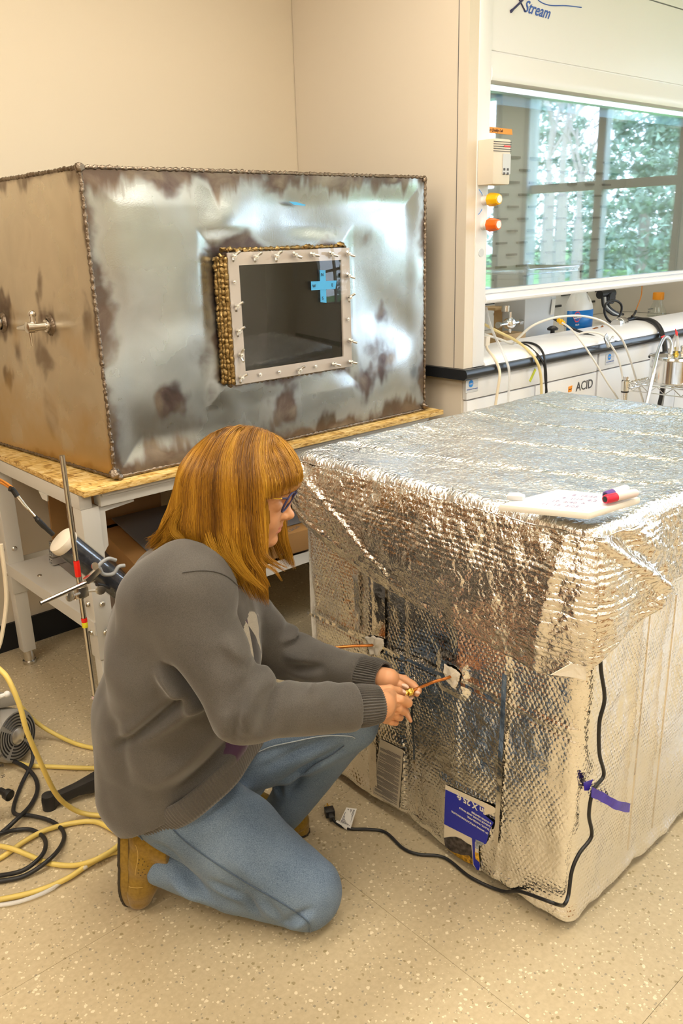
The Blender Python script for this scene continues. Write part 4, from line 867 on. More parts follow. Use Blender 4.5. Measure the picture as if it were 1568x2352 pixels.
# clamp: boss head, arm, grey coated jaws
cl = thing('tube_clamp', 'silver laboratory clamp with grey jaws gripping the clear tube', 'clamp', (SXs, SYs, 0.60))
zc = 0.600
hd = MB().box(SXs-.014, SXs+.014, SYs-.020, SYs+.010, zc-.013, zc+.015).lathe((SXs, SYs, zc-.016), [(.0165, 0), (.0175, .006), (.0165, .012)], (0,0,1), 20)
hb = hd.build('boss_head', M['nickel'], cl, bevel=0.003)
p0, p1 = ony(93, 1386, SYs-.03), ony(216, 1330, SYs-.03)
MB().cyl(p0, p1, .0058, 14).build('arm', M['rod'], cl, smooth=True, angle=50)
def thumb(c, d, s=1.0):
    c = Vector(c); d = Vector(d).normalized(); n = d.cross(V(0,0,1)).normalized(); w = d.cross(n)
    MB().cyl(c, c+d*.022, .0035, 8).build('screw_shaft', M['nickel'], hb)
    q = c + d*.030; poly = [q + d*(.012*math.cos(a_))*s + w*(.011*math.sin(a_))*s for a_ in [math.pi*2*i/14 for i in range(14)]]
    MB().prism(poly, n*.003).build('thumb_screw', M['nickel'], hb, bevel=.0008)
thumb(V(SXs-.012, SYs-.022, zc+.004), (-.8, -.3, .08), 1.2); thumb(V(SXs+.016, SYs-.012, zc-.002), (.85, -.3, -.10), 1.1)
cb0, cb1 = ony(198, 1334, SYs-.03), ony(226, 1308, SYs-.03); dd = (cb1-cb0)
MB().obox((cb0+cb1)/2, dd, (0,1,0), dd.cross(V(0,1,0)), dd.length*.55, .007, .008).build('jaw_body', M['nickel'], cl, bevel=.001)
q = ony(217, 1300, SYs-.036); MB().lathe(q, [(.0095, 0), (.0095, .003), (0, .003)], (0.1,-1,0.2), 16).cyl(q, q+V(0.008,.03,-0.025), .003, 8).build('jaw_screw', M['nickel'], cl)
# acrylic tube and its line
ta, tb_ = ony(140, 1240, 2.035), ony(330, 1392, 2.005)
ax = (tb_-ta).normalized(); tb_ = ta + ax*0.40; CAPF = ta - ax*.004
tube_ = thing('acrylic_tube', 'clear plastic tube packed with dark grey filling, held slanting by the clamp', 'tube', ta)
MB().lathe(ta, [(.0365, .0), (.0365, .40), (.0345, .40), (.0345, 0), (.0365, 0)], ax, 32).build('clear_wall', M['acrylic'], tube_, smooth=True, angle=50)
MB().lathe(ta, [(0, .018), (.0335, .018), (.0335, .395), (0, .395)], ax, 32).build('filling', mat('dark_filling', (0.045, 0.05, 0.065), 0.45, noise=(60, 0.4), bump=(50, .5, .004)), tube_, smooth=True, angle=50)
MB().lathe(ta, [(0, -.004), (.030, -.004), (.0375, -.001), (.0385, .004), (.0385, .016), (.037, .020)], ax, 32).build('end_cap', M['cream'], tube_, smooth=True, angle=50)
for (a_, b_) in (((283,1118),(262,1120)), ((305,1178),(283,1182))): pass
jm = M['pumpgrey']; jg = mat('grey_jaw_coating', (0.36, 0.37, 0.38), .45)
yj = 1.965
for pts in ([(229,1305),(227,1300),(236,1290),(250,1283),(266,1287)], [(229,1305),(236,1318),(250,1320),(262,1316),(272,1302),(286,1299)]):
    MB().tube(spl([ony(x, y, yj) for x, y in pts], 6), .0052, 10).build('jaw', jg, cl, smooth=True, angle=60)
MB().tube(spl([ony(222,1342,yj), ony(240,1346,yj+.01), ony(250,1350,yj+.03)], 6), .0052, 10).build('jaw', M['dark'], cl, smooth=True, angle=60)
pts = [ony(-20, 1098, 2.10), ony(12, 1114, 2.10), ony(30, 1127, 2.08)]
ln = thing('sensor_line', 'orange and black wired probe line running into the top of the clear tube', 'cable', ony(60, 1160, 2.06))
MB().tube(spl(pts, 6), .0032, 8).build('orange_wire', M['orange_cable'], ln)
MB().tube(spl([p + V(0, 0, .008) for p in pts], 6), .0028, 8).build('orange_wire', M['orange_cable'], ln)
MB().tube(spl([ony(22,1122,2.08), ony(30,1126,2.08), ony(40,1140,2.075)], 4), .007, 10).build('black_sleeve', M['black'], ln)
MB().tube(spl([ony(38,1134,2.075), ony(62,1165,2.065), ony(82,1188,2.055)], 6), .0034, 8).build('silver_rod', M['rod'], ln)
MB().tube(spl([ony(38,1140,2.075), ony(52,1158,2.065), ony(64,1170,2.06)], 4), .0022, 8).build('silver_rod', M['rod'], ln)
MB().tube(spl([ony(80,1186,2.055), ony(96,1204,2.05), ony(122,1228,2.045)], 6), [.0055]*3+[.0075]*5+[.0065]*5, 10).build('black_sleeve', M['black'], ln)
tag(MB().tube(spl([ony(2, 1250, 2.25), ony(12, 1330, 2.25), ony(14, 1390, 2.25), ony(2, 1470, 2.25), ony(-10, 1500, 2.25)], 6), .006, 8).build('white_cord', M['creamhose']), 'cream cord hanging at the left end of the bench', 'cord')

# pump with its motor end, flow meter
pc = onz(30, 1745, 0.0)
pm = thing('vacuum_pump', 'grey pump on the floor with a round vented motor end', 'pump', (pc.x, pc.y, 0))
mc = V(0,0,0); mc = onz(35, 1690, 0.085); u = V(-0.72, 0.30, 0).normalized(); fwd = V(0.42, -0.90, 0.10).normalized()
MB().lathe(mc, [(0, -.20), (.076, -.20), (.078, -.02), (.078, 0), (.072, .008), (0, .008)], fwd, 32).build('motor_body', M['pumpgrey'], pm, smooth=True, angle=40)
for r0_ in (.030, .039, .048, .057, .066):
    for q in range(4):
        a0 = q*math.pi/2 + .12; pts = []
        w1 = fwd.orthogonal().normalized(); w2 = fwd.cross(w1)
        for i in range(9):
            a_ = a0 + (math.pi/2 - .24)*i/8; pts.append(mc + fwd*.0085 + (w1*math.cos(a_) + w2*math.sin(a_))*r0_)
        MB().tube(pts, .0022, 5).build('vent_slot', M['black'], pm)
MB().lathe(mc+fwd*.008, [(.024, 0), (.024, .004), (.020, .006), (0, .0065)], fwd, 24).build('bearing_cap', M['alu'], pm, smooth=True, angle=30)
bx = onz(20, 1640, 0.15)
MB().obox((bx.x-.20, bx.y+.10, .085), u, fwd, (0,0,1), .10, .10, .075).build('pump_body', M['pumpgrey'], pm, bevel=.01)
b1 = onz(15, 1600, 0.19); MB().obox((b1.x-.06, b1.y+.04, .178), u, fwd, (0,0,1), .075, .05, .018).build('pump_head', M['pumpgrey'], pm, bevel=.008)
fmx = onz(15, 1870, 0.0); ft = ony(8, 1580, fmx.y+.02); fb = V(fmx.x-.005, fmx.y, .025)
fm = thing('flow_meter', 'clear graduated flow meter block with a black knob, standing on the floor at left', 'flow meter', (fb.x, fb.y, 0))
fb = ony(2, 1800, fmx.y); ft = ony(-8, 1600, fmx.y)
MB().obox((fb+ft)/2+V(-.012,0,0), (1,-.4,0), (.4,1,0), (ft-fb), .020, .012, (ft-fb).length*.5).build('clear_block', M['acrylic'], fm, bevel=.002)
MB().obox((fb+ft)/2+V(-.014,.012,0), (1,-.4,0), (.4,1,0), (ft-fb), .016, .002, (ft-fb).length*.49).build('scale_back', M['paper'], fm)
for s_, (x, y) in (('60', (1, 1740)), ('40', (1, 1763)), ('20', (5, 1787))):
    text(s_, ony(x-2, y, fmx.y-.020), (1,-.4,.2), (-.05,0,1), .011, M['ink'], fm)
kc = ony(12, 1822, fmx.y-.02); MB().lathe(kc, [(0, -.02), (.009, -.02), (.009, 0), (.0145, .002), (.0155, .018), (0, .018)], (.35,-.9,-.15), 12).build('knob', M['black'], fm, bevel=.001)
MB().obox(V(fb.x-.012, fb.y, .006), (1,-.4,0), (.4,1,0), (0,0,1), .026, .020, .006).build('base', M['acrylic'], fm)
tc_ = ony(16, 1594, fmx.y+.1); MB().ball(tc_, .009, 8).cyl(tc_, tc_+V(-.04,0,0), .006, 8).build('white_fitting', M['white'], fm, smooth=True)
# hoses on the floor: points are (px, py, height)
def hose(name, label, cat, pts, r, m_, group=None):
    o = MB().tube(spl([onz(x, y, z) for x, y, z in pts], 8), r, 10).build(name, m_, None, smooth=True, angle=80); return tag(o, label, cat, group)
r_ = .0065
hose('yellow_hose', 'yellow hose arching down from the upper left to beside the tan shoe', 'hose', [(-30,1515,.50),(0,1538,.48),(20,1562,.46),(45,1620,.40),(62,1680,.33),(90,1745,.24),(125,1818,.12),(155,1850,.05),(195,1869,.012),(260,1874,.008),(330,1872,.008)], r_, M['yellowhose'])
hose('yellow_hose', 'yellow hose from the white fitting sweeping right behind the rod', 'hose', [(18,1596,.16),(40,1615,.14),(85,1660,.06),(130,1688,.02),(180,1710,.008),(230,1720,.008),(290,1722,.008)], r_, M['yellowhose'])
hose('yellow_hose', 'nearly straight yellow hose lying left to right through the stand foot', 'hose', [(-20,1740,.008),(20,1744,.008),(60,1757,.008),(120,1761,.008),(200,1764,.008),(280,1764,.008)], r_, M['yellowhose'])
hose('yellow_hose', 'yellow hose looping from the left edge under the tan shoe', 'hose', [(-30,1985,.008),(10,1965,.008),(60,1930,.010),(110,1905,.010),(170,1890,.008),(220,1888,.008),(262,1908,.008),(300,1930,.008),(290,1950,.008),(250,1962,.008),(205,1985,.010),(150,2020,.010),(80,2048,.008),(0,2066,.008),(-40,2072,.008)], r_, M['yellowhose'])
hose('yellow_hose', 'second yellow floor hose crossing below the black cable loops', 'hose', [(-30,1940,.008),(20,1947,.021),(60,1962,.015),(110,1982,.008),(165,1988,.008),(210,1978,.022),(250,1958,.022),(280,1935,.022)], r_, M['yellowhose'])
hose('clear_hose', 'clear tube lying along the lowest yellow hose', 'hose', [(-30,2082,.008),(40,2072,.008),(110,2046,.008),(160,2012,.008),(200,1990,.012)], .005, M['clearhose'])
hose('black_cable', 'black cable from the motor end coiling on the floor at left', 'cable', [(62,1705,.06),(75,1725,.04),(72,1755,.022),(50,1800,.008),(32,1850,.008),(36,1870,.008),(70,1873,.010),(115,1885,.010),(142,1905,.008),(146,1930,.008),(120,1968,.022),(60,2010,.009),(0,2024,.008),(-30,2026,.008)], .0055, M['blackhose'])
hose('black_cable', 'second black cable making the inner loop on the floor', 'cable', [(-30,1742,.008),(18,1745,.020),(55,1760,.020),(80,1785,.010),(86,1815,.010),(70,1850,.010),(40,1880,.021),(0,1915,.009),(-40,1935,.008)], .006, M['blackhose'])
hose('black_cable', 'third black cable curling round at the lower left corner of the coils', 'cable', [(-30,1925,.020),(0,1915,.020),(40,1906,.009),(75,1907,.009),(103,1928,.010),(98,1962,.022),(55,1998,.020),(0,2011,.009),(-30,2012,.008)], .0055, M['blackhose'])
# ================================================================== FOIL-WRAPPED BOX
FX0, FX1, FY0, FY1, FZ = 1.300, 2.400, 0.775, 1.620, 0.905
fb_ = thing('foil_wrapped_box', 'large box wrapped in silver bubble foil standing on the floor', 'box', ((FX0+FX1)/2, (FY0+FY1)/2, 0))
off = np.array(fb_.location)
def rrect(u, x0, x1, y0, y1, r):
    """point and outward normal on a rounded rectangle; u = metres from the (x0,y1) corner, going to (x0,y0), (x1,y0), ..."""
    X, Y = x1-x0, y1-y0; per = 2*(X+Y); u = u % per
    Px = np.empty_like(u); Py = np.empty_like(u); Nx = np.empty_like(u); Ny = np.empty_like(u)
    segs = [(0, Y, x0, y1, 0, -1, -1, 0), (Y, X, x0, y0, 1, 0, 0, -1), (Y+X, Y, x1, y0, 0, 1, 1, 0), (2*Y+X, X, x1, y1, -1, 0, 0, 1)]
    for (s, L_, ax, ay, dx, dy, nx, ny) in segs:
        k = (u >= s) & (u <= s+L_); t = u[k]-s; Px[k] = ax+dx*t; Py[k] = ay+dy*t
        # blend normals near the ends
        e0 = np.clip(1-t/r, 0, 1)*0.5; e1 = np.clip(1-(L_-t)/r, 0, 1)*0.5
        pnx, pny = -dx, -dy
        n_x = nx*(1-e0-e1) + pnx*e0 + dx*e1; n_y = ny*(1-e0-e1) + pny*e0 + dy*e1
        l = np.sqrt(n_x**2+n_y**2); Nx[k] = n_x/l; Ny[k] = n_y/l
        # pull in the corner
        c_ = np.maximum(e0, e1)*2; cut = r*0.30*c_**2
        Px[k] -= Nx[k]*cut; Py[k] -= Ny[k]*cut
    return Px, Py, Nx, Ny
per = 2*((FX1-FX0)+(FY1-FY0)); nu = 620; nv = 140
u = np.linspace(0, per, nu, endpoint=False); v = np.linspace(0, FZ, nv); U, Vv = np.meshgrid(u, v, indexing='ij')
Px, Py, Nx, Ny = rrect(U.ravel().copy(), FX0, FX1, FY0, FY1, 0.035); Px, Py, Nx, Ny = [a.reshape(U.shape) for a in (Px, Py, Nx, Ny)]
YL = FY1-FY0
d = 0.010*fbm(U*3, Vv*3, 2.0, 3) + 0.004*fbm(U*16, Vv*7, 5.0, 3) + 0.0028*fbm(U*45, Vv*45, 7.7, 3)*np.clip(0.6+1.6*fbm(U*4, Vv*4, 3.3, 2), 0, 2)
d += 0.004*np.exp(-((U-0.24)/0.012)**2) - 0.004*np.exp(-((U-0.36)/0.01)**2) + 0.003*np.exp(-((U-0.525)/0.010)**2) + 0.003*np.exp(-((U-0.655)/0.008)**2)
# crumpled turned-under foot and the crease that follows the cord
d += -0.020*(1-sstep(0, 0.030, Vv)) + 0.012*np.exp(-((Vv-0.035)/0.020)**2)*(0.6+fbm(U*9, Vv*9, 1.1, 3)) + 0.016*(1-sstep(0, .05, Vv))*fbm(U*26, Vv*30, 6.1, 3)
d += 0.004*np.exp(-((Vv-0.49+0.006*np.sin(U*20))/0.006)**2)*(U < YL) - 0.003*np.exp(-((Vv-0.475)/0.006)**2)*(U < YL)
for (uu, vv, s_) in ((YL-0.335, 0.493, 0.05), (YL-.585, .477, .045)):
    rr_ = np.sqrt((U-(YL-(YL-uu) if False else uu))**2 + (Vv-vv)**2)
def flatw(y0, y1, z0, z1, e=.02):
    u0, u1 = FY1-y1, FY1-y0; return sstep(-e, 0, U-u0)*sstep(-e, 0, u1-U)*sstep(-e, 0, Vv-z0)*sstep(-e, 0, z1-Vv)
wf = np.maximum.reduce([flatw(1.27,1.36,.045,.24), flatw(1.00,1.135,.03,.205), flatw(1.08,1.14,.46,.53), flatw(1.33,1.39,.45,.51)])
d = d*(1-wf) + .004*wf
P = np.stack([Px + Nx*d, Py + Ny*d, Vv], -1).reshape(-1, 3)
o = quadmesh('foil_wrap', P - off, gridq(nu, nv, True), M['foil'], fb_); setuv(o, np.stack([U.ravel(), Vv.ravel()], -1))
o = quadmesh('inner_top', np.array([[FX0+.02,FY0+.02,FZ-.003],[FX1-.02,FY0+.02,FZ-.003],[FX1-.02,FY1-.02,FZ-.003],[FX0+.02,FY1-.02,FZ-.003]]) - off, np.array([[0,1,2,3]]), M['foiltape'], fb_)
# tape seams on the left face (x = FX0): upright strips, slightly proud and wavy
def strip_x(name, y0, y1, z0, z1, m_, out=0.006, amp=0.0015, seed=0, parent=fb_, wave=14, lean=0.0):
    ny, nz = max(3, int(abs(y1-y0)/.006)), max(3, int(abs(z1-z0)/.010)); Y_, Z_ = np.meshgrid(np.linspace(y0, y1, ny), np.linspace(z0, z1, nz), indexing='ij')
    dd_ = out + amp*2*fbm(Y_*wave, Z_*wave, 3.3+seed, 3); P = np.stack([FX0 - dd_, Y_ + lean*(Z_-z0), Z_], -1).reshape(-1, 3)
    o = quadmesh(name, P - off, gridq(ny, nz), m_, parent); setuv(o, np.stack([Y_.ravel(), Z_.ravel()], -1)); return o
for (px0, px1, pya, pyb, s_) in ((852, 884, 1340, 1480, 1), (812, 826, 1400, 1480, 2)):
    a, b = onx(px0, pya, FX0-.006), onx(px1, pyb, FX0-.006)
    strip_x('foil_tape', a.y, b.y, 0.50, 0.72, M['foiltape'], seed=s_, amp=.003)
strip_x('foil_tape', 1.385, 1.355, 0.03, 0.47, M['foiltape'], seed=3, amp=.004)
ya = onx(1150, 1520, FX0-.006).y; yb = onx(1133, 1860, FX0-.006).y
strip_x('overlap_seam', ya, ya-.012, 0.12, 0.56, M['foiltape'], out=.008, seed=4, amp=.002, lean=-(yb-ya)/.42)
yc = onx(958, 1640, FX0-.006).y
strip_x('overlap_seam', yc, yc-.007, 0.06, 0.44, M['foiltape'], out=.008, seed=5, amp=.003, lean=0.06)
strip_x('cross_seam', 0.99, 1.61, 0.484, 0.492, M['foiltape'], out=.009, seed=6, amp=.004, wave=20)
for (x, z0) in ((1.512, .10), (1.62, .10)):
    MB().box(x, x+.004, FY0-.014, FY0-.010, z0, .70).build('overlap_seam', M['foiltape'], fb_)

# printed paper on the foil, left face
def face_poly(pts, x): return [onx(px, py, x) for px, py in pts]
XP = FX0 - 0.0055
def lines_x(parent, tl, tr, br, bl, rows, m_, th=.0010):
    mb = MB()
    for (t_, s0, s1) in rows:
        a = Vector(tl).lerp(bl, t_); b = Vector(tr).lerp(br, t_); p, q = a.lerp(b, s0), a.lerp(b, s1); h = V(0, 0, th)
        mb.add([p-h+V(-.0012,0,0), q-h+V(-.0012,0,0), q+h+V(-.0012,0,0), p+h+V(-.0012,0,0)], [(0,1,2,3)])
    o = mb.build('small_print', m_, parent); o['kind'] = 'stuff'; return o
q = face_poly([(873,1697),(926,1723),(916,1858),(856,1822)], XP)
lb = MB().prism(q, (-.0006, 0, 0)).build('instruction_label', mat('pale_print_label', (.52,.47,.38), .45), fb_); lb['label'] = 'pale grey instruction print'
rows = [(.04+.0165*i, .06 if (i % 5) else .35, .93 if i % 4 else .75) for i in range(57) if i % 9 > 0 and i > 4]
lines_x(lb, q[0], q[1], q[2], q[3], rows, M['inkgrey'], .0007)
# blue torn label, upside-down text
def L2(px, py): return onx(960+px/6.533, 1760+py/6.533, XP-.0012)
bl_ = MB().prism([L2(*p) for p in [(408,278),(960,530),(1110,600),(1165,640),(1150,700),(1060,720),(985,735),(1130,845),(1100,905),(1100,960),(1060,1000),(1045,1070),(1020,1160),(985,1190),(915,1185),(905,1290),(925,1500),(940,1570),(880,1555),(820,1480),(700,1430),(560,1340),(440,1240),(385,1110)]], (.0006, 0, 0)).build('torn_label', mat('label_paper', (.78,.70,.56), .45), fb_); bl_['label'] = 'torn blue and white product label, upside down'
MB().prism([onx(960+p[0]/6.533, 1760+p[1]/6.533, XP-.0020) for p in [(408,350),(860,560),(985,625),(980,720),(1130,845),(1100,905),(1060,1000),(1045,1070),(1020,1160),(985,1175),(870,1120),(850,1140),(850,1300),(905,1400),(925,1500),(910,1560),(880,1555),(830,1470),(805,1080),(388,868)]], (.0006, 0, 0)).build('blue_field', M['blueprint'], bl_)
MB().prism([onx(960+p[0]/6.533, 1760+p[1]/6.533, XP-.0024) for p in [(385,1075),(470,1062),(560,1060),(640,1090),(720,1150),(795,1190),(805,1300),(820,1480),(700,1430),(560,1340),(470,1260),(405,1200)]], (.0006, 0, 0)).build('photo_print', mat('photo_dark', (.06,.05,.05), .35, noise=(90, .9)), bl_)
MB().prism([onx(960+p[0]/6.533, 1760+p[1]/6.533, XP-.0028) for p in [(420,1230),(520,1290),(640,1330),(760,1340),(812,1400),(820,1478),(700,1428),(560,1338),(470,1262)]], (.0006, 0, 0)).build('photo_print', mat('photo_gold', (.40,.22,.02), .35, noise=(120, .8)), bl_)
MB().prism([onx(960+p[0]/6.533, 1760+p[1]/6.533, XP-.0028) for p in [(862,1100),(985,1155),(975,1185),(915,1185),(905,1250),(855,1225)]], (.0006, 0, 0)).build('photo_print', mat('photo_grey', (.35,.38,.42), .35, noise=(120, .5)), bl_)
MB().prism([onx(960+p[0]/6.533, 1760+p[1]/6.533, XP-.0028) for p in [(850,1290),(905,1310),(920,1440),(860,1390)]], (.0006, 0, 0)).build('photo_print', mat('photo_amber', (.70,.40,.03), .35, noise=(120, .5)), bl_)
# upside down lettering reads right to left: x axis points to the picture's left (+y), up axis points down
UX, UY = (0, 1, 0), (0, 0, -1)
def up_text(s, px, py, size, bold=0): text(s, onx(960+px/6.533, 1760+py/6.533, XP-.0034), UX, UY, size, M['paper'], bl_, bold=bold)
up_text('in X 25 ft', 1000, 650, .0215, .0006)
for s_, x, y in (('GY SAVING APPLICATIONS INCLUDE:', 1060, 1010), ('DUCTS, WATER PIPES,', 1075, 950), ('GARAGE DOORS, KNEE WALLS', 1095, 905), ('& WATER HEATERS', 1105, 860)):
    up_text(s_, x-10, y-8, .0066, .0001)

# ------------------------------------------------------------------ the loose cover over the top
cov = thing('foil_cover', 'loose crinkled silver foil sheet draped over the top of the wrapped box', 'foil cover', ((FX0+FX1)/2, (FY0+FY1)/2, FZ))
off = np.array(cov.location); ZT = 0.932
hk = [(-.02,.76),(.05,.735),(.13,.70),(.22,.672),(.29,.660),(.40,.645),(.52,.632),(.64,.620),(.73,.616),(.775,.620),(.815,.637),(.845,.662),(.875,.690),(.925,.718),(.975,.738),(1.02,.750),(1.07,.752),(1.20,.742),(1.5,.735),(2.2,.74),(3.5,.75),(3.87,.76)]
def hem(u): return np.interp(u, [a for a, b in hk], [b for a, b in hk])
nu = 900
u = np.linspace(0, per, nu, endpoint=False); nsk = 90
t = np.linspace(0, 1, nsk); U, Tt = np.meshgrid(u, t, indexing='ij')
Px, Py, Nx, Ny = rrect(U.ravel().copy(), FX0, FX1, FY0, FY1, 0.13); Px, Py, Nx, Ny = [a.reshape(U.shape) for a in (Px, Py, Nx, Ny)]
P2x, P2y, _, _ = rrect(U.ravel().copy(), FX0, FX1, FY0, FY1, 0.03); Px = P2x.reshape(U.shape); Py = P2y.reshape(U.shape)
hz = hem(U); drop = (ZT - 0.022) - hz; Zs = (ZT-0.022) - drop*Tt; dist = drop*Tt
ear = np.exp(-((U-(YL+0.02))/0.13)**2); ear2 = np.exp(-((U-(YL+0.16))/0.055)**2); earL = np.exp(-((U-0.05)/0.08)**2)
bul = 0.016 + 0.030*ear*np.sin(np.clip(Tt*1.15, 0, 1)*math.pi*0.62) + 0.040*ear2*Tt**0.8 + 0.018*earL*np.sin(Tt*math.pi) + 0.012*np.sin(Tt*math.pi)*(U < YL)
bul += 0.020*np.exp(-((U-YL*0.55)/.30)**2)*np.sin(Tt*math.pi)
# ridge from the front top corner down to the folded ear, and two diagonal creases at the back-left corner
def crease(u0, z0, u1, z1, w, a):
    dx, dz = u1-u0, z1-z0; L2_ = dx*dx+dz*dz; s_ = np.clip(((U-u0)*dx + (Zs-z0)*dz)/L2_, 0, 1); dd_ = np.sqrt((U-u0-s_*dx)**2 + (Zs-z0-s_*dz)**2); return a*np.exp(-(dd_/w)**2)
bul += crease(YL+.01, .91, YL+.175, .775, .009, .016) - crease(YL+.045, .91, YL+.20, .79, .018, .014)
bul += crease(.02, .90, .33, .70, .007, .006) - crease(.05, .90, .36, .71, .025, .006) + crease(.01, .80, .22, .69, .007, .006) + crease(.20, .72, .55, .62, .010, .005)
bul += crease(YL-.06, .90, YL-.10, .60, .012, .008)
nz_ = 0.010*fbm(U*5, Zs*6, 3.0, 3)*np.clip(Tt*4, 0, 1) + 0.006*fbm(U*26, Zs*26, 1.0, 3) + 0.0035*fbm(U*70, Zs*70, 9.0, 2) + 0.0009*np.sin(Zs*2*math.pi/.0125 + 6*fbm(U*9, Zs*9, 2.2, 2))*np.clip(0.35+1.3*ear+fbm(U*3, Zs*3, 8.8, 2), 0, 1.2)*(U < YL+.13) + .0010*np.sin(U*2*math.pi/.017)*((U > YL+.13) & (U < 2.0))
nz_ *= np.where(Tt < .02, .5, 1)
dd = bul + nz_
S = np.stack([Px+Nx*dd, Py+Ny*dd, Zs + .004*fbm(U*20, Zs*20, 6.6, 2)], -1)
# rounded shoulder rings and the sagging top, same perimeter vertices
rings = []; uvr = []
for k in range(7):
    a = math.pi/2*k/7; r_ = .024; inn = r_*(1-math.sin(a)) ; z = ZT - r_*(1-math.sin(math.pi/2-a)) if False else ZT - r_*(1-math.cos(a))
    o_ = .016 - inn + .006*fbm(u*26, z*26+0*u, 1.0, 3)
    x_ = Px[:, 0]+Nx[:, 0]*o_; y_ = Py[:, 0]+Ny[:, 0]*o_; rings.append(np.stack([x_, y_, z + .003*fbm(u*40, 0*u+k*.2, 3.0, 3)], -1)); uvr.append(-.04+.04*k/7)
cx_, cy_ = (FX0+FX1)/2, (FY0+FY1)/2; tops = []; ntop = 110
ex = Px[:, 0]+Nx[:, 0]*(-.008); ey = Py[:, 0]+Ny[:, 0]*(-.008)
for k in range(ntop):
    s_ = k/ntop; x_ = cx_+(ex-cx_)*s_; y_ = cy_+(ey-cy_)*s_
    # distance to the rim
    db = np.minimum(np.minimum(x_-FX0, FX1-x_), np.minimum(y_-FY0, FY1-y_)); sag = -.016*sstep(0, .16, db)
    w_ = .006*fbm(x_*5, y_*5, 2.2, 3) + .0055*np.exp(-((np.abs(((x_*0.9+y_*0.25)*4.4) % 1 - .5))/.05)**2) * -1 + .0022*fbm(x_*30, y_*45, 4.4, 3)
    tops.append(np.stack([x_, y_, ZT + sag + w_*sstep(0, .05, db) + .002*fbm(x_*40, y_*40, 1.5, 2)], -1))
allr = np.stack(tops + rings, 1)                       # nu x (ntop+7) x 3
UVt = np.stack([allr[:, :ntop, 0], allr[:, :ntop, 1]], -1)
P = allr.reshape(-1, 3); nn = ntop+7
topo = quadmesh('top_sheet', P - off, gridq(nu, nn, True), M['foiltop'], cov); setuv(topo, P[:, :2])
S2 = np.concatenate([rings[-1][:, None, :], S], 1); UV = np.concatenate([np.stack([U[:, :1], 0*U[:, :1]], -1), np.stack([U, -dist-.01], -1)], 1)
sk = quadmesh('hanging_skirt', S2.reshape(-1, 3) - off, gridq(nu, nsk+1, True), M['foilcover'], cov); setuv(sk, UV.reshape(-1, 2))
sm = sk.modifiers.new('thick', 'SOLIDIFY'); sm.thickness = 0.003; sm.offset = -1
# hem curl: bright bead along the lower edge
MB().tube([V(*S[i, -1]) for i in range(0, nu, 3)], .0028, 6, close=True).build('hem_edge', M['foiltape'], cov, smooth=True)
# spiral pen marks on the skirt / wrap
def spiral(px, py, a_, b_, x, parent, tail=None):
    c = onx(px, py, x); pts = []
    for i in range(60):
        th = i*.42; r_ = i/60; pts.append(c + V(0, -math.cos(th)*a_*r_, math.sin(th)*b_*r_))
    if tail: pts.append(onx(*tail, x))
    return MB().tube(pts, .0006, 5).build('spiral_mark', M['ink'], parent)
spiral(908, 1276, .022, .045, FX0-.062, cov, (925, 1312)); spiral(942, 1413, .020, .040, FX0-.024, fb_)
tag(MB().prism([ony(1265,1550,FY0-.030), ony(1312,1524,FY0-.030), ony(1347,1532,FY0-.022), ony(1345,1563,FY0-.020), ony(1322,1557,FY0-.022)], (0, .0012, 0)).build('tape_strip', M['tape']), 'cream tape strip under the tip of the foil cover near the black cord', 'tape')

# ------------------------------------------------------------------ tape patches and copper tubes
def patch(px, py, corners, label, x=FX0-.0065):
    c = onx(px, py, x); n_ = 14; pts = []
    poly = [onx(a, b, x) for a, b in corners]
    mb = MB(); vs = []
    # fan grid: centre raised in folds
    ring_ = []
    m_ = len(poly)
    for i in range(m_):
        for k in range(6):
            p = poly[i].lerp(poly[(i+1) % m_], k/6); ring_.append(p + V(random.uniform(-.001, .001), random.uniform(-.0015, .0015), random.uniform(-.0015, .0015)))
    R_ = len(ring_); lv = 5
    lv = 9
    def dep_(p): a_ = float(fbm(p.y*38, p.z*38, 3.0+px, 2)); b_ = float(fbm(p.y*75, p.z*75, 7.0+px, 2)); return -.0035 - .012*abs(a_) - .004*b_
    for j in range(1, lv+1):
        for i in range(R_):
            p = c.lerp(ring_[i], j/lv); vs.append(p + V(dep_(p)*(1 if j < lv else .3), 0, 0))
    vs.append(c + V(dep_(c)-.003, 0, 0)); f_ = []
    for j in range(lv-1):
        for i in range(R_): f_.append((j*R_+i, j*R_+(i+1) % R_, (j+1)*R_+(i+1) % R_, (j+1)*R_+i))
    for i in range(R_): f_.append((len(vs)-1, (i+1) % R_, i))
    mb.add(vs, f_); o = mb.build('tape_patch', M['tape'], None, smooth=True, angle=35); return tag(o, label, 'tape')
patch(1038, 1552, [(1020,1524),(1038,1532),(1058,1546),(1056,1562),(1046,1583),(1036,1575),(1022,1560)], 'crumpled cream tape patch around the copper tube she is holding')
patch(862, 1483, [(838,1463),(858,1460),(881,1468),(884,1482),(872,1505),(850,1503),(846,1484)], 'crumpled cream tape patch around the copper tube beyond her hands')
NUT = onx(938, 1590, 1.168)
tube1 = thing('copper_tube', 'copper tube leading from the taped hole to the brass nut in her fingers', 'copper tube', (1.29, 1.11, .493))
end = onx(1030, 1556, FX0-.018)
path = spl([end + V(.03, 0, .004), end, (end*.6+NUT*.4) + V(0, 0, .003), NUT + (end-NUT)*.10], 8)
MB().tube(path, .0036, 12).build('pipe', M['copper'], tube1, smooth=True, angle=80)
nd = (end-NUT).normalized()
MB().lathe(NUT-nd*.002, [(0, -.001), (.0075, -.001), (.0088, .001), (.0088, .010), (.0075, .012), (0, .012)], nd, 6).build('brass_nut', M['brass'], tube1, bevel=.0006)
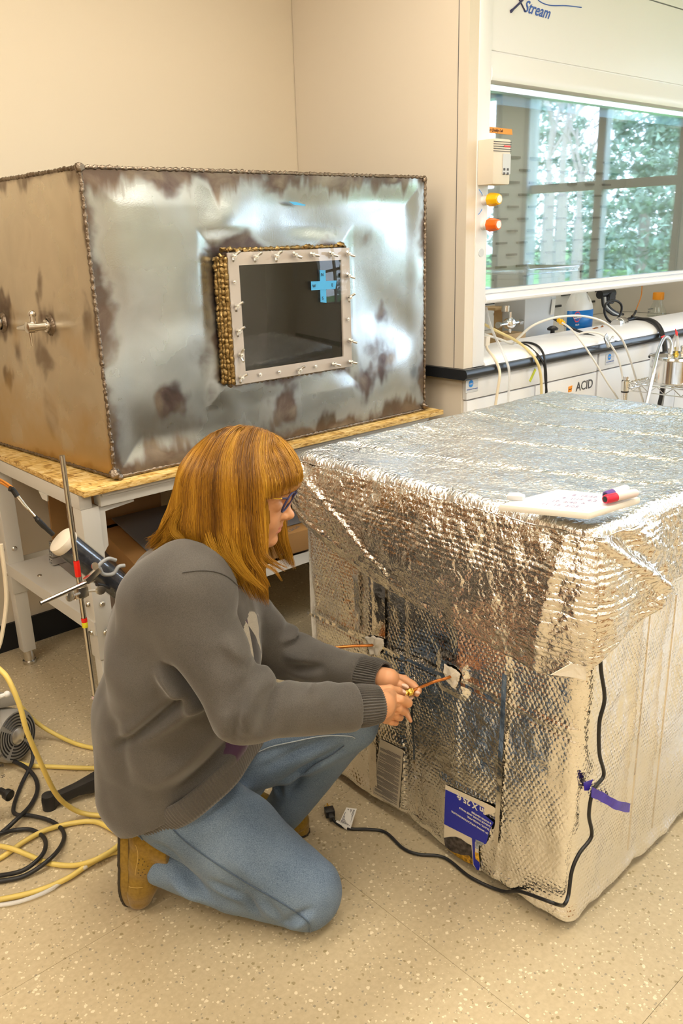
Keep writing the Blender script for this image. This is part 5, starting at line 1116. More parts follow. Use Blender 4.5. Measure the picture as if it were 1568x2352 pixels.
MB().lathe(NUT-nd*.012, [(0, -.004), (.0065, -.004), (.0068, .004), (.005, .010), (0, .010)], (nd + V(0,0,.5)).normalized(), 6).build('brass_ferrule', M['brass'], tube1, bevel=.0006)
e2 = onx(853, 1482, FX0-.016); s2 = onx(772, 1487, 1.205)
tag(MB().tube(spl([e2+V(.025,0,0), e2, e2.lerp(s2, .5)+V(0,0,.001), s2, s2+(s2-e2)*.15], 8), .0038, 12).build('copper_tube', M['copper'], None, smooth=True, angle=80), 'second copper tube from the far tape patch passing behind her left sleeve', 'copper tube')

# ------------------------------------------------------------------ whiteboard and markers on the cover
ZB = 0.952
wbr = thing('whiteboard', 'small white dry-erase board with faint handwriting lying on the foil', 'whiteboard', onz(1300, 1150, ZB))
zt = ZB+.014
cs_ = [onz(1143, 1158, zt), onz(1352, 1178, zt), onz(1472, 1141, zt), onz(1280, 1122, zt)]
q = [V(p.x, p.y, ZB) for p in cs_]
MB().prism(q, (0, 0, .014)).build('frame', M['white'], wbr, bevel=.005)
c = sum(q, V(0,0,0))/4; q2 = [c + (p-c)*.86 for p in q]; MB().prism([V(p.x, p.y, zt-.0005) for p in q2], (0, 0, .0012)).build('writing_surface', M['teal'], wbr)
ux_ = (q[1]-q[0]).normalized(); uy_ = V(-ux_.y, ux_.x, 0)
M['inkfaint'] = mat('faint_marker', (.36,.32,.46), .6)
for i, s_ in enumerate(('11  12  3:05', '10  2:40  3', '9  1:15  6.2', '8  12:50  4.9')):
    text(s_, V(*q[0][:2], zt+.001) + (q[3]-q[0])*(.16+.175*i) + ux_*(.060), ux_, uy_, .014, M['inkfaint'], wbr, shear=.25)
hk_ = onz(1186, 1146, zt); MB().prism([hk_ + ux_*a + uy_*b for a, b in ((-.016,-.016),(.014,-.012),(.016,.004),(0,.016),(-.018,.008))], (0, 0, .010)).build('corner_clip', M['label'], wbr, bevel=.004)
def marker(a, b, label, capm, bodym):
    t_ = thing('marker_pen', label, 'marker', a); d = (b-a); L_ = d.length; d.normalize()
    MB().lathe(a, [(0, 0), (.0075, 0), (.0085, .003), (.0085, L_*.33), (.0075, L_*.33+.001)], d, 16).build('cap', M[capm], t_, smooth=True, angle=40)
    MB().lathe(a + d*L_*.33, [(.008, 0), (.0082, .002), (.0082, L_*.6), (.006, L_*.66), (0, L_*.67)], d, 16).build('barrel', bodym, t_, smooth=True, angle=40)
    MB().lathe(a, [(0, -.0008), (.0055, -.0006), (.0055, 0.001)], d, 12).build('cap_end', M['black'], t_)
mw = mat('marker_label', (.72,.62,.62), .35)
marker(onz(1389, 1147, zt+.012), onz(1462, 1131, zt+.012), 'red-capped marker lying on the whiteboard, nearer of the two', 'red', mw)
marker(onz(1390, 1139, zt+.012), onz(1440, 1126, zt+.012)+V(0,0,.004), 'purple-capped marker lying on the whiteboard behind the red one', 'inkpurple', M['white'])

# ------------------------------------------------------------------ power cord with plug, tag and the purple tapes
YC = FY0-.022
path = [ony(1377, 1478, YC), ony(1380, 1540, YC), ony(1388, 1605, YC-.002), ony(1376, 1660, YC), ony(1376, 1730, YC-.002), ony(1386, 1780, YC), ony(1362, 1815, YC), ony(1352, 1870, YC), ony(1358, 1920, YC-.002), ony(1330, 1960, YC), ony(1313, 2000, YC), ony(1305, 2055, YC-.006), ony(1296, 2077, YC-.010)]
path += [V(FX0-.022, FY0+.01, .082)] + [onx(1250, 2067, FX0-.024), onx(1195, 2048, FX0-.022)] + [onz(1150, 2046, .010), onz(1080, 2015, .006), onz(1020, 1970, .006), onz(960, 1962, .006), onz(925, 1948, .006), onz(885, 1912, .006), onz(845, 1905, .006), onz(808, 1904, .006), onz(785, 1898, .008), onz(770, 1888, .010), onz(762, 1878, .012)]
cord = thing('power_cord', 'black power cord running down the foil box and along the floor to a plug', 'power cord', onz(800, 1905, 0))
MB().tube(spl(path, 8), .0040, 10).build('cable', M['black'], cord, smooth=True, angle=80)
pa, pb = onz(762, 1880, .012), onz(752, 1852, .014); pd = (pb-pa).normalized(); pn = pd.cross(V(0,0,1))
MB().obox(pa + pd*.008, pd, pn, (0,0,1), .012, .007, .007).obox(pa + pd*.026, pd, pn, (0,0,1), .012, .0125, .010).build('plug', M['black'], cord, bevel=.003)
for s_ in (-1, 1): MB().obox(pa + pd*.044 + pn*.006*s_ , pd, pn, (0,0,1), .008, .0008, .003).build('prong', M['brass'], cord)
MB().cyl(pa + pd*.036 + V(0,0,.005), pa+pd*.052 + V(0,0,.005), .0022, 8).build('prong', M['brass'], cord)
ta_, tb2 = onz(773, 1889, .009), onz(798, 1901, .009)
MB().cyl(ta_, tb2, .0058, 12).build('tag_wrap', M['paper'], cord)
tq = [onz(778, 1892, .012), onz(805, 1903, .012), onz(819, 1858, .030), onz(795, 1855, .034)]
tg = MB().prism(tq, (0, 0, .0006)).build('paper_tag', M['paper'], cord)
mb = MB()
for i in range(9):
    p = tq[0].lerp(tq[1], .12+.09*i) + V(0,0,.0012); q_ = tq[3].lerp(tq[2], .12+.09*i) + V(0,0,.0012); a_, b_ = p.lerp(q_, .08), p.lerp(q_, .92 if i % 3 else .7); w_ = (tq[1]-tq[0]).normalized()*.0008
    mb.add([a_-w_, a_+w_, b_+w_, b_-w_], [(0,1,2,3)])
mb.build('small_print', M['inkgrey'], tg)['kind'] = 'stuff'
def ribbon(name, pts, wid, label, m_):
    P_ = spl(pts, 6); mb = MB(); vs = []
    for i, p in enumerate(P_): w_ = wid*(1+.06*math.sin(i*1.3)); vs += [p + V(0,0,w_), p - V(0,0,w_)]
    vs += [v_ + V(0,.0008,0) for v_ in vs]; n_ = len(P_); f_ = []
    for i in range(n_-1): f_ += [(2*i, 2*i+1, 2*i+3, 2*i+2), (2*n_+2*i, 2*n_+2*i+2, 2*n_+2*i+3, 2*n_+2*i+1), (2*i, 2*i+2, 2*n_+2*i+2, 2*n_+2*i), (2*i+1, 2*n_+2*i+1, 2*n_+2*i+3, 2*i+3)]
    mb.add(vs, f_); return tag(mb.build(name, m_, None, smooth=True, angle=60), label, 'tape')
ribbon('tape_strip', [ony(1358, 1819, YC-.005), ony(1385, 1832, YC-.010), ony(1415, 1849, YC-.016), ony(1446, 1856, YC-.010)], .012, 'long purple tape strip holding the black cord to the foil', M['purple'])
tag(MB().prism([ony(1340, 1798, YC+.006), ony(1362, 1790, YC+.006), ony(1352, 1816, YC+.006), ony(1342, 1816, YC+.006)], (0, .001, 0)).build('tape_strip', M['purple']), 'small dark purple tape end left of the black cord', 'tape')
# ================================================================== THINGS IN AND AROUND THE HOOD
ZW = 0.958
def up(px, py, y): return ony(px, py, y)
# tall translucent bin
def bin_at(yb, z0=ZW):
    a, b = up(1197, 760, yb), up(1262, 745, yb)
    x0, x1, zt = a.x+.02, b.x+.05, up(1230, 672, yb).z + .09
    t = thing('waste_bin', 'tall translucent white bin with a paper label inside the fume hood', 'bin', ((x0+x1)/2, yb+.08, z0))
    m_ = mat('translucent_bin', (.70, .75, .82), .35, noise=(3, .03))
    w = (x1-x0); vs = []
    for (z, k) in ((z0, .90), (zt-.03, 1.0), (zt-.03, 1.05), (zt, 1.06)):
        cx_ = (x0+x1)/2; vs += [(cx_-w/2*k, yb+.09-.09*k, z), (cx_+w/2*k, yb+.09-.09*k, z), (cx_+w/2*k, yb+.09+.09*k, z), (cx_-w/2*k, yb+.09+.09*k, z)]
    f_ = [(3,2,1,0)] + [(i*4+j, i*4+(j+1)%4, (i+1)*4+(j+1)%4, (i+1)*4+j) for i in range(3) for j in range(4)]
    mb = MB(); mb.add(vs, f_); o = mb.build('body', m_, t, bevel=.006); sm_ = o.modifiers.new('thick', 'SOLIDIFY'); sm_.thickness = .002
    c = up(1270, 705, yb-.003); MB().obox((c.x-.0, yb-.002, c.z), (1,0,0), (0,1,0), (.12,0,1), .014, .001, .035).build('paper_label', M['paper'], t, bevel=.0008)
bin_at(2.32)
# bleach jug
jy = 2.30; jc = up(1325, 772, jy+.055); jw = radpx(37, jc)*1.15
jug = thing('bleach_jug', 'white jug with a hollow handle and a blue label bearing a red diamond', 'jug', (jc.x, jy+.05, ZW))
zt_ = up(1322, 660, jy).z; F_ = Field((jc.x-.11, jy-.02, ZW-.01), (jc.x+.11, jy+.13, zt_+.06), .0022)
hb_ = up(1322, 707, jy).z
F_.cone((jc.x, jy+.055, ZW+.045), (jc.x, jy+.055, hb_-.03), jw*.98, jw*.98, .01, (1, .60, 1)).cone((jc.x, jy+.055, hb_-.01), (jc.x-.010, jy+.055, zt_-.01), jw*.88, jw*.42, .02, (1, .62, 1))
F_.cone((jc.x+jw*.55, jy+.055, hb_+.005), (jc.x+.002, jy+.055, zt_+.02), .018, .016, .012)
sl, G = F_.sub(F_.lo-1, F_.lo+2); F_.f[sl] = np.maximum(F_.f[sl], (ZW+.001)-G[2])
F_.ell((jc.x+.030, jy+.055, hb_+.040), (.018, .09, .030), .006, op='cut')
P, Q = F_.mesh(); P = smooth_verts(P, Q, 2); quadmesh('body', P-np.array(jug.location), Q, mat('jug_plastic', (.84,.84,.82), .35), jug)
mb = MB(); n_ = 24; zz = (up(1322, 766, jy).z, up(1322, 716, jy).z); vs = []
lab = []
for i in range(n_+1):
    a = math.pi*(-.52 + .98*i/n_) - math.pi/2
    for z in zz: lab.append((jc.x + (jw*.995)*math.cos(a), jy+.055 + jw*.60*math.sin(a)*.999, z))
mb.add(lab, [(2*i, 2*i+1, 2*i+3, 2*i+2) for i in range(n_)]); lo_ = mb.build('blue_label', mat('jug_label_blue', (.01, .20, .62), .35), jug, smooth=True); sm_ = lo_.modifiers.new('t', 'SOLIDIFY'); sm_.thickness = .0015; sm_.offset = 1
yy = jy+.055-jw*.60-.003
def dia(cx_, cz_, w_, h_, m_, dy, nm): return MB().prism([V(cx_-w_, yy-dy, cz_), V(cx_-w_*.35, yy-dy, cz_-h_), V(cx_+w_*.35, yy-dy, cz_-h_), V(cx_+w_, yy-dy, cz_), V(cx_+w_*.35, yy-dy, cz_+h_), V(cx_-w_*.35, yy-dy, cz_+h_)], (0, .001, 0)).build(nm, m_, lo_)
lc = up(1325, 728, yy); dia(lc.x, lc.z, .034, .024, M['redtape'], .001, 'red_diamond'); dia(lc.x, lc.z, .029, .020, mat('logo_blue', (.01,.08,.40), .4), .0016, 'blue_diamond')
text('CLOROX', (lc.x, yy-.0032, lc.z-.006), (1,0,0), (0,0,1), .0165, M['white'], lo_, align='CENTER', bold=.0005)
text('Bleach', (lc.x, yy-.0032, lc.z-.040), (1,0,0), (0,0,1), .012, M['white'], lo_, align='CENTER')
MB().box(jc.x-.045, jc.x+.045, yy-.0012, yy-.0004, zz[0]+.002, zz[0]+.020).build('lower_band', mat('band_navy', (.02,.05,.30), .4), lo_)
# reagent bottle
by = 2.45; bc = up(1503, 778, by); br = radpx(22, bc); bz = up(1506, 687, by).z
bt = thing('reagent_bottle', 'clear glass bottle with an orange screw cap at the right end of the hood', 'bottle', (bc.x, by, ZW))
MB().lathe((bc.x, by, ZW), [(0, .002), (br, .002), (br, bz-ZW-.095), (br*.86, bz-ZW-.065), (br*.45, bz-ZW-.02), (br*.42, bz-ZW+.005)], (0,0,1), 28).build('glass', M['bottleglass'], bt, smooth=True, angle=50)
MB().lathe((bc.x, by, bz-.004), [(0, 0), (br*.56, 0), (br*.56, .036), (br*.50, .040), (0, .040)], (0,0,1), 24).build('cap', M['orangecap'], bt, smooth=True, angle=40)
_q = up(1487, 712, by-br-.002)
text('Laboratory', (_q.x, by-br-.002, _q.z), (1,0,0), (0,0,1), .013, M['inkgrey'], bt); text('500 ml', (_q.x, by-br-.002, _q.z-.014), (1,0,0), (0,0,1), .011, M['inkgrey'], bt)
# instrument cluster at left: wood blocks, valve manifold
def tb(name, label, cat, x0, x1, y0, y1, z0, z1, m_): return tag(MB().box(x0, x1, y0, y1, z0, z1).build(name, m_, None, bevel=.002), label, cat)
a = up(1165, 800, 2.30)
WD = mat('pine_wood', (.66, .46, .24), .6, noise=(12, .15))
tb('wood_block', 'pine block under the chrome valve at the left end of the hood', 'block', a.x-.03, a.x+.13, 2.30, 2.40, ZW, ZW+.055, WD)
tb('wood_board', 'thin pine board on a post behind the chrome valve in the hood', 'board', a.x+.06, a.x+.26, 2.42, 2.52, 1.105, 1.117, WD)
tb('wood_post', 'short upright pine post carrying the thin board in the hood', 'post', a.x+.14, a.x+.18, 2.45, 2.49, ZW, 1.104, WD)
vv = thing('pressure_regulator', 'chrome valve and gauge assembly on the pine block in the hood', 'valve', (a.x+.04, 2.34, ZW+.056))
g0 = V(a.x+.05, 2.33, 1.055)
MB().lathe(g0, [(0,-.02),(.022,-.02),(.024,-.012),(.024,.012),(.018,.016),(0,.016)], (-.3,-1,.1), 24).cyl(g0+V(-.07,0,0), g0+V(.06,0,0), .009, 14).cyl(g0+V(0,0,-.04), g0+V(0,0,.05), .008, 12).build('body', M['chrome'], vv, smooth=True, angle=40)
MB().lathe(g0+V(-.02,.01,.065), [(0,-.012),(.018,-.012),(.018,.014),(0,.014)], (0,0,1), 16).build('gauge', M['nickel'], vv, smooth=True, angle=40)
MB().cyl(g0+V(.06,0,0), g0+V(.085,0,0), .014, 6).build('fitting', M['nickel'], vv)
MB().lathe(g0+V(-.085,0,.0), [(0,0),(.014,0),(.014,.012),(0,.012)], (1,0,0), 12).build('fitting', M['nickel'], vv)
# black knob fitting between bin and jug, regulator behind the jug, black box
kf = up(1268, 770, 2.26); tag(MB().lathe((kf.x, 2.26, ZW), [(0,0),(.010,0),(.010,.050),(.024,.052),(.026,.060),(.012,.070),(0,.072)], (0,0,1), 16).build('gas_tap', M['black'], None, bevel=.001), 'black topped gas tap between the bin and the blue jug', 'tap')
rg = up(1395, 680, 2.5); t = thing('pipe_cluster', 'dark metal fittings with grey hoses on the hood liner above the jug', 'fittings', (rg.x, 2.55, rg.z))
MB().cyl((rg.x-.08, 2.5, rg.z+.012), (rg.x+.05, 2.5, rg.z+.012), .022, 14).lathe((rg.x+.0, 2.49, rg.z-.01), [(0,-.02),(.03,-.02),(.03,.02),(0,.02)], (0,-1,0), 18).build('body', M['dark'], t, smooth=True, angle=40)
for k, (dx, m_) in enumerate(((-.06, 'label'), (-.085, 'black'), (-.035, 'black'))):
    MB().tube(spl([V(rg.x+dx, 2.48, rg.z), V(rg.x+dx+.005, 2.47, rg.z-.05), V(rg.x+dx+.06, 2.45, rg.z-.09), V(rg.x+dx+.12, 2.45, rg.z-.10)], 6), .007, 8).build('hose', M[m_], t, smooth=True)
# black coiled line, silver canister, orange lead, thick black hose
def line(name, label, cat, pts, r, m_): return tag(MB().tube(spl(pts, 8), r, 10).build(name, m_, None, smooth=True, angle=80), label, cat)
line('black_hose', 'thin black hose looping upright behind the sill, then drooping over it in a long curve', 'hose', [up(1268,730,2.20), up(1300,748,2.16), up(1340,765,2.12), up(1390,780,2.06), up(1440,788,2.03), up(1475,785,2.03), up(1497,771,2.06), up(1490,755,2.10), up(1465,747,2.14), up(1430,746,2.20), up(1400,738,2.26), up(1388,718,2.28), up(1392,697,2.28), up(1410,690,2.28), up(1426,700,2.28), up(1424,722,2.27), up(1405,745,2.24), up(1380,757,2.20), up(1365,760,2.2)], .0058, M['blackhose'])
cn_a, cn_b = up(1413, 745, 2.20), up(1456, 733, 2.24); cd = (cn_b-cn_a).normalized()
cn_ = thing('silver_canister', 'silver cylinder lying on the sill with a black end', 'canister', cn_a)
MB().lathe(cn_a, [(0,0),(.024,0),(.026,.004),(.026,.10),(.024,.104),(0,.104)], cd, 24).build('body', M['nickel'], cn_, smooth=True, angle=40)
MB().lathe(cn_a, [(.0265,.035),(.0275,.037),(.0275,.043),(.0265,.045)], cd, 24).build('band', M['white'], cn_)
line('orange_lead', 'thin orange lead rising from the silver canister behind the sash', 'cable', [cn_b + V(-.02,0,.02), up(1456,722,2.26), up(1463,705,2.27), up(1472,680,2.28), up(1474,655,2.30)], .0028, M['orange_cable'])
line('black_sleeve', 'short black sleeve at the foot of the orange lead', 'sleeve', [cn_b + V(-.025,0,.015), up(1456,722,2.255), up(1460,714,2.262)], .006, M['black'])
line('black_pipe_lagging', 'thick black insulated hose arching over the sill down behind the steel pot', 'hose', [cn_a + V(-.25,.02,-.02), up(1400,756,2.20), cn_b + V(-.02,.01,.0), up(1475,735,2.20), up(1495,737,2.12), up(1512,750,2.05), up(1523,775,2.00), up(1527,805,1.98), up(1526,850,1.97), up(1518,920,1.97), up(1512,960,1.97)], .0125, M['blackhose'])
line('copper_fitting', 'small copper elbow on the sill beside the blue jug', 'fitting', [up(1362,757,2.18), up(1370,754,2.19), up(1376,758,2.19), up(1383,750,2.2)], .006, M['copper'])
# tubes hanging over the sill
ZK = 0
line('cream_cable', 'cream cable with a square connector hanging at the left end of the counter', 'cable', [up(1116,775,2.10), up(1118,800,2.09), up(1133,820,2.04), up(1145,845,2.015), up(1147,865,2.00), up(1142,900,2.00), up(1136,945,2.00), up(1134,1000,2.0)], .0055, M['creamhose'])
c = up(1116, 783, 2.10); tag(MB().obox(c, (1,0,0), (0,1,0), (.1,0,1), .013, .010, .018).build('connector', M['cream'], None, bevel=.003), 'square cream connector against the hood post', 'connector')
line('clear_tube', 'clear tube hanging from under the sash handle, second from the left', 'tube', [up(1116,705,2.14), up(1122,735,2.13), up(1135,770,2.12), up(1150,800,2.06), up(1163,830,2.02), up(1169,855,2.00), up(1168,900,2.00), up(1163,960,2.0)], .0052, M['clearhose'])
line('yellow_tube', 'pale yellow tube arching over the sill beside the black cables', 'tube', [up(1112,745,2.20), up(1140,760,2.17), up(1180,780,2.12), up(1210,802,2.06), up(1232,830,2.01), up(1241,860,2.0), up(1243,900,2.0), up(1243,960,2.0)], .0058, M['yellowtube'])
line('black_cable', 'black cable crossing the sill nearer the yellow tube', 'cable', [up(1122,796,2.24), up(1160,797,2.18), up(1200,790,2.13), up(1225,806,2.06), up(1248,835,2.01), up(1252,870,2.0), up(1256,910,2.0), up(1262,960,2.0)], .0048, M['blackhose'])
line('black_cable', 'black cable crossing the sill with the rounder bend, on the right', 'cable', [up(1122,800,2.24), up(1170,793,2.19), up(1205,787,2.14), up(1232,793,2.08), up(1247,812,2.02), up(1252,840,2.0), up(1254,880,2.0), up(1252,960,2.0)], .0048, M['blackhose'])
line('milky_tube', 'milky tube making a high arch in front of the blue jug', 'tube', [up(1112,768,2.22), up(1150,780,2.18), up(1176,789,2.15), up(1190,776,2.12), up(1220,750,2.08), up(1260,733,2.04), up(1300,726,2.02), up(1345,727,2.0), up(1390,742,1.98), up(1425,775,1.96), up(1445,820,1.95), up(1460,870,1.94), up(1477,925,1.93), up(1485,980,1.93)], .0050, M['whitehose'])
line('milky_tube', 'thin milky tube falling straight from the brass coupling', 'tube', [up(1290,741,2.10), up(1310,755,2.06), up(1335,785,2.00), up(1365,830,1.97), up(1395,880,1.95), up(1418,915,1.94), up(1435,950,1.93)], .0040, M['whitehose'])
line('milky_tube', 'milky tube from the sill through the silver pinch clamp', 'tube', [up(1310,775,2.15), up(1345,763,2.10), up(1380,768,2.05), up(1400,790,2.0), up(1418,820,1.98), up(1428,860,1.97), up(1432,900,1.96), up(1434,950,1.96)], .0046, M['whitehose'])
t = thing('brass_coupling', 'yellow brass coupling on the milky tube in front of the bin', 'coupling', up(1287, 738, 2.11))
for (x, y, r) in ((1283,736,.010),(1288,739,.012),(1293,742,.010)):
    c = up(x, y, 2.11); MB().lathe(c, [(0,-.006),(r*.8,-.006),(r,-.003),(r,.004),(r*.8,.007),(0,.007)], (1,.1,-.6), 6).build('hex_section', M['knoby'], t, bevel=.0006)
c = up(1394, 785, 1.995); t = thing('pinch_clamp', 'silver pinch clamp on the milky tube at the counter edge', 'clamp', c)
MB().obox(c, (.6,0,-.8), (.8,0,.6), (0,1,0), .028, .008, .006).build('body', M['nickel'], t, bevel=.002)
MB().cyl(c+V(.012,0,.0), c+V(.040,.0,.014), .003, 8).ball(c+V(.042,0,.015), .006, 6).build('screw', M['nickel'], t)
MB().obox(c+V(-.016,-.004,.02), (.6,0,-.8), (.8,0,.6), (0,1,0), .014, .012, .002).build('wing', M['alu'], t, bevel=.001)

# ------------------------------------------------------------------ wire carts and the steel pot
def wirecart(x0, x1, y0, y1, zs, label, zb=0.0, zt=None):
    t = thing('wire_cart', label, 'wire cart', ((x0+x1)/2, (y0+y1)/2, zb))
    zt = zt or max(zs)+.03
    for (x, y) in ((x0,y0),(x1,y0),(x0,y1),(x1,y1)):
        p_ = MB().cyl((x,y,zb), (x,y,zt), .0125, 14).build('post', M['chrome'], t, smooth=True, angle=40)
        for z in zs:
            MB().lathe((x,y,z-.035), [(.0155,0),(.0175,.004),(.0195,.045),(.0155,.048)], (0,0,1), 16).build('collar', M['chrome'], p_, smooth=True, angle=40)
            MB().lathe((x,y,z-.040), [(.0165,0),(.0165,.006)], (0,0,1), 16).build('ring', M['black'], p_)
    for z in zs:
        for (a, b) in (((x0,y0),(x1,y0)),((x0,y1),(x1,y1)),((x0,y0),(x0,y1)),((x1,y0),(x1,y1))):
            A, B = V(*a, z), V(*b, z); L_ = (B-A).length; mb = MB(); mb.cyl(A, B, .0032, 6).cyl(A-V(0,0,.030), B-V(0,0,.030), .0028, 6); n_ = int(L_/.035); pts = []
            for i in range(n_+1): pts.append(A.lerp(B, i/n_) - V(0,0, .001 if i % 2 else .029))
            mb.tube(pts, .0022, 5); mb.build('edge_truss', M['chrome'], t, smooth=True, angle=60)
        n_ = int((x1-x0)/.026); w0 = None
        for i in range(1, n_):
            x = x0 + (x1-x0)*i/n_
            w_ = MB().cyl((x, y0, z+.003), (x, y1, z+.003), .0022, 5).build('shelf_wire', M['chrome'], t)
        MB().cyl((x0, (y0+y1)/2, z-.001), (x1, (y0+y1)/2, z-.001), .0028, 6).build('cross_wire', M['chrome'], t)
    return t
cp = ony(1436, 880, 1.90)
wirecart(cp.x, cp.x+.70, 1.50, 1.90, (cp.z,), 'chrome wire shelf cart between the foil box and the hood carrying the steel pot')
ZSH = cp.z
wirecart(4.62, 5.25, .35, .80, (.55, 1.20), 'chrome wire rack standing by the window on the right wall')
# pot
pcx = ony(1556, 850, 1.74)
pot = thing('steel_pot', 'stainless steel pressure pot with fittings in its lid, on the wire cart', 'pot', (pcx.x, 1.74, ZSH+.005))
ztop = ony(1556, 818, 1.74).z
pr = radpx(62, pcx)
MB().lathe((pcx.x, 1.74, ZSH+.006), [(0,0),(pr*.95,0),(pr,.006),(pr,ztop-ZSH-.012)], (0,0,1), 40).build('body', M['chrome'], pot, smooth=True, angle=40)
MB().lathe((pcx.x, 1.74, ztop-.010), [(pr*1.06,0),(pr*1.09,.004),(pr*1.06,.012),(pr*.9,.016),(0,.018)], (0,0,1), 40).build('lid', M['chrome'], pot, smooth=True, angle=40)
q = V(pcx.x-pr*.55, 1.74-pr*.80, (ztop+ZSH)/2+.02); MB().tube(spl([q+V(-.012,0,.05), q+V(-.02,-.02,.048), q+V(.015,-.03,.044), q+V(.02,-.02,-.02)], 5), .003, 8).build('latch', M['chrome'], pot)
for (px, m_) in ((1538, 'nickel'), (1553, 'brass'), (1567, 'nickel')):
    c = ony(px, 805, 1.74); MB().lathe((c.x, 1.74, ztop+.004), [(.012,0),(.012,.010),(.008,.012),(.008,.026),(.010,.028),(.010,.036),(0,.036)], (0,0,1), 8).build('lid_fitting', M[m_], pot, bevel=.0006)
yp = 1.70
line('steel_tube', 'curved metal-coloured tube running from the pot down past the wire shelf', 'tube', [ony(1540,812,1.73), ony(1541,790,1.72), ony(1535,776,1.70), ony(1525,776,1.68), ony(1513,800,1.62), ony(1503,840,1.56), ony(1495,880,1.54), ony(1484,930,1.53)], .0065, M['alu'])
line('clear_tube', 'clear tube with pink tape rising from the brass fitting on the pot lid', 'tube', [ony(1554,806,1.73), ony(1556,788,1.73), ony(1552,770,1.74), ony(1545,790,1.75), ony(1540,815,1.76), ony(1528,880,1.85), ony(1518,930,1.86)], .0065, M['clearhose'])
q = ony(1553, 766, 1.73); tag(MB().prism([q+V(-.012,0,.02), q+V(-.004,0,-.004), q+V(.012,0,-.012), q+V(.012,0,.004)], (0,.002,0)).build('tape_strip', M['redtape']), 'small red tape flag at the top of the clear tube by the pot', 'tape')
q = ony(1522, 774, 1.68); tag(MB().prism([q+V(-.016,0,.002), q+V(.012,0,.006), q+V(.010,0,-.006), q+V(-.004,0,-.006)], (0,.002,0)).build('tape_strip', M['redtape']), 'small red tape flag on the curved metal-coloured tube', 'tape')
line('black_hose', 'black hose passing down through the wire shelf under the pot', 'hose', [ony(1524,880,1.85), ony(1518,910,1.85), ony(1511,945,1.85), ony(1508,1000,1.85)], .009, M['blackhose'])

# ------------------------------------------------------------------ across the room (only met in reflections)
rb_ = thing('lab_bench', 'black-topped lab bench along the far side of the room', 'bench', (1.2, -2.4, 0))
MB().box(-.6, 3.0, -2.78, -2.05, .90, .94).build('worktop', M['epoxy'], rb_); MB().box(-.55, 2.95, -2.76, -2.10, .08, .90).build('body', mat('wood_cabinet', (.42,.22,.08), .5), rb_)
tag(MB().box(.5, .95, -2.6, -2.25, .941, 1.24).build('cardboard_box', M['cardwhite'], None), 'pale cardboard carton on the far lab bench, left one', 'box')
tag(MB().box(1.15, 1.65, -2.6, -2.2, .941, 1.28).build('cardboard_box', M['card'], None), 'tan cardboard carton on the far lab bench, right one', 'box')
# ================================================================== THE PERSON (own frame: x forward, y to her left, z up)
PF = np.array([.64, -.768, 0]); PF /= np.linalg.norm(PF); PL = np.array([-PF[1], PF[0], 0]); PO = np.array([.643, 1.516, 0]) + .10*PL
person = thing('person', 'woman with ginger bob and glasses in a grey sweater and jeans, kneeling on one knee', 'person', tuple(PO), math.atan2(PF[1], PF[0]))
def q(px, py, s=0.0):
    d = _ray(px, py); o = np.array([0, 0, HC]); t = (s - PL @ (o-PO))/(PL @ d); w = o + d*t - PO
    return np.array([PF @ w, PL @ w, w[2]])
def W2L(w): w = np.array(w) - PO; return np.array([PF @ w, PL @ w, w[2]])
def cloth_mat(name, c0, c1, scale, rough=.85, sheen=.3, bump=.25, stretch=(1,1,1)):
    m_ = bpy.data.materials.new(name); m_.use_nodes = True; t = m_.node_tree; b = t.nodes['Principled BSDF']
    tc_ = N(t, 'ShaderNodeTexCoord'); mp = N(t, 'ShaderNodeMapping'); mp.inputs['Scale'].default_value = stretch; t.links.new(tc_.outputs['Object'], mp.inputs[0])
    n = N(t, 'ShaderNodeTexNoise'); n.inputs['Scale'].default_value = scale; n.inputs['Detail'].default_value = 3; t.links.new(mp.outputs[0], n.inputs['Vector'])
    n2 = N(t, 'ShaderNodeTexNoise'); n2.inputs['Scale'].default_value = 7; n2.inputs['Detail'].default_value = 3; t.links.new(tc_.outputs['Object'], n2.inputs['Vector'])
    f = mth(t, 'MULTIPLY_ADD', n2.outputs[0], 0.5, mth(t, 'MULTIPLY', n.outputs[0], 0.75))
    t.links.new(ramp(t, f, [(0.42, c0), (0.78, c1)]), b.inputs['Base Color']); b.inputs['Roughness'].default_value = rough
    b.inputs['Sheen Weight'].default_value = sheen; b.inputs['Specular IOR Level'].default_value = .2
    bp = N(t, 'ShaderNodeBump'); bp.inputs['Strength'].default_value = bump; bp.inputs['Distance'].default_value = .0015; t.links.new(n.outputs[0], bp.inputs['Height']); t.links.new(bp.outputs[0], b.inputs['Normal'])
    return m_
M['knit'] = cloth_mat('grey_knit', (.052,.047,.043), (.110,.101,.092), 650, stretch=(1,1,1.6))
M['knitcream'] = cloth_mat('cream_knit', (.36,.32,.26), (.52,.47,.38), 320)
M['knitpurple'] = cloth_mat('purple_knit', (.035,.018,.035), (.070,.035,.065), 320)
M['denim'] = cloth_mat('blue_denim', (.060,.098,.165), (.190,.260,.360), 420, .8, .1, .2, (1, 1, 2.2))
M['denimdark'] = cloth_mat('denim_seam', (.03,.05,.09), (.07,.11,.17), 420, .8)
M['suede'] = cloth_mat('tan_suede', (.19,.11,.010), (.28,.17,.022), 160, .85, .25, .15)
M['sole'] = mat('dark_sole', (.035,.028,.02), .7)
def skin_mat(name='skin'):
    m_ = mat(name, (.66,.33,.17), .45, noise=(14,.06), bump=(500,.10,.0005)); b = m_.node_tree.nodes['Principled BSDF']
    b.inputs['Subsurface Weight'].default_value = .12; b.inputs['Subsurface Radius'].default_value = (.010,.004,.002); b.inputs['Subsurface Scale'].default_value = .6
    return m_
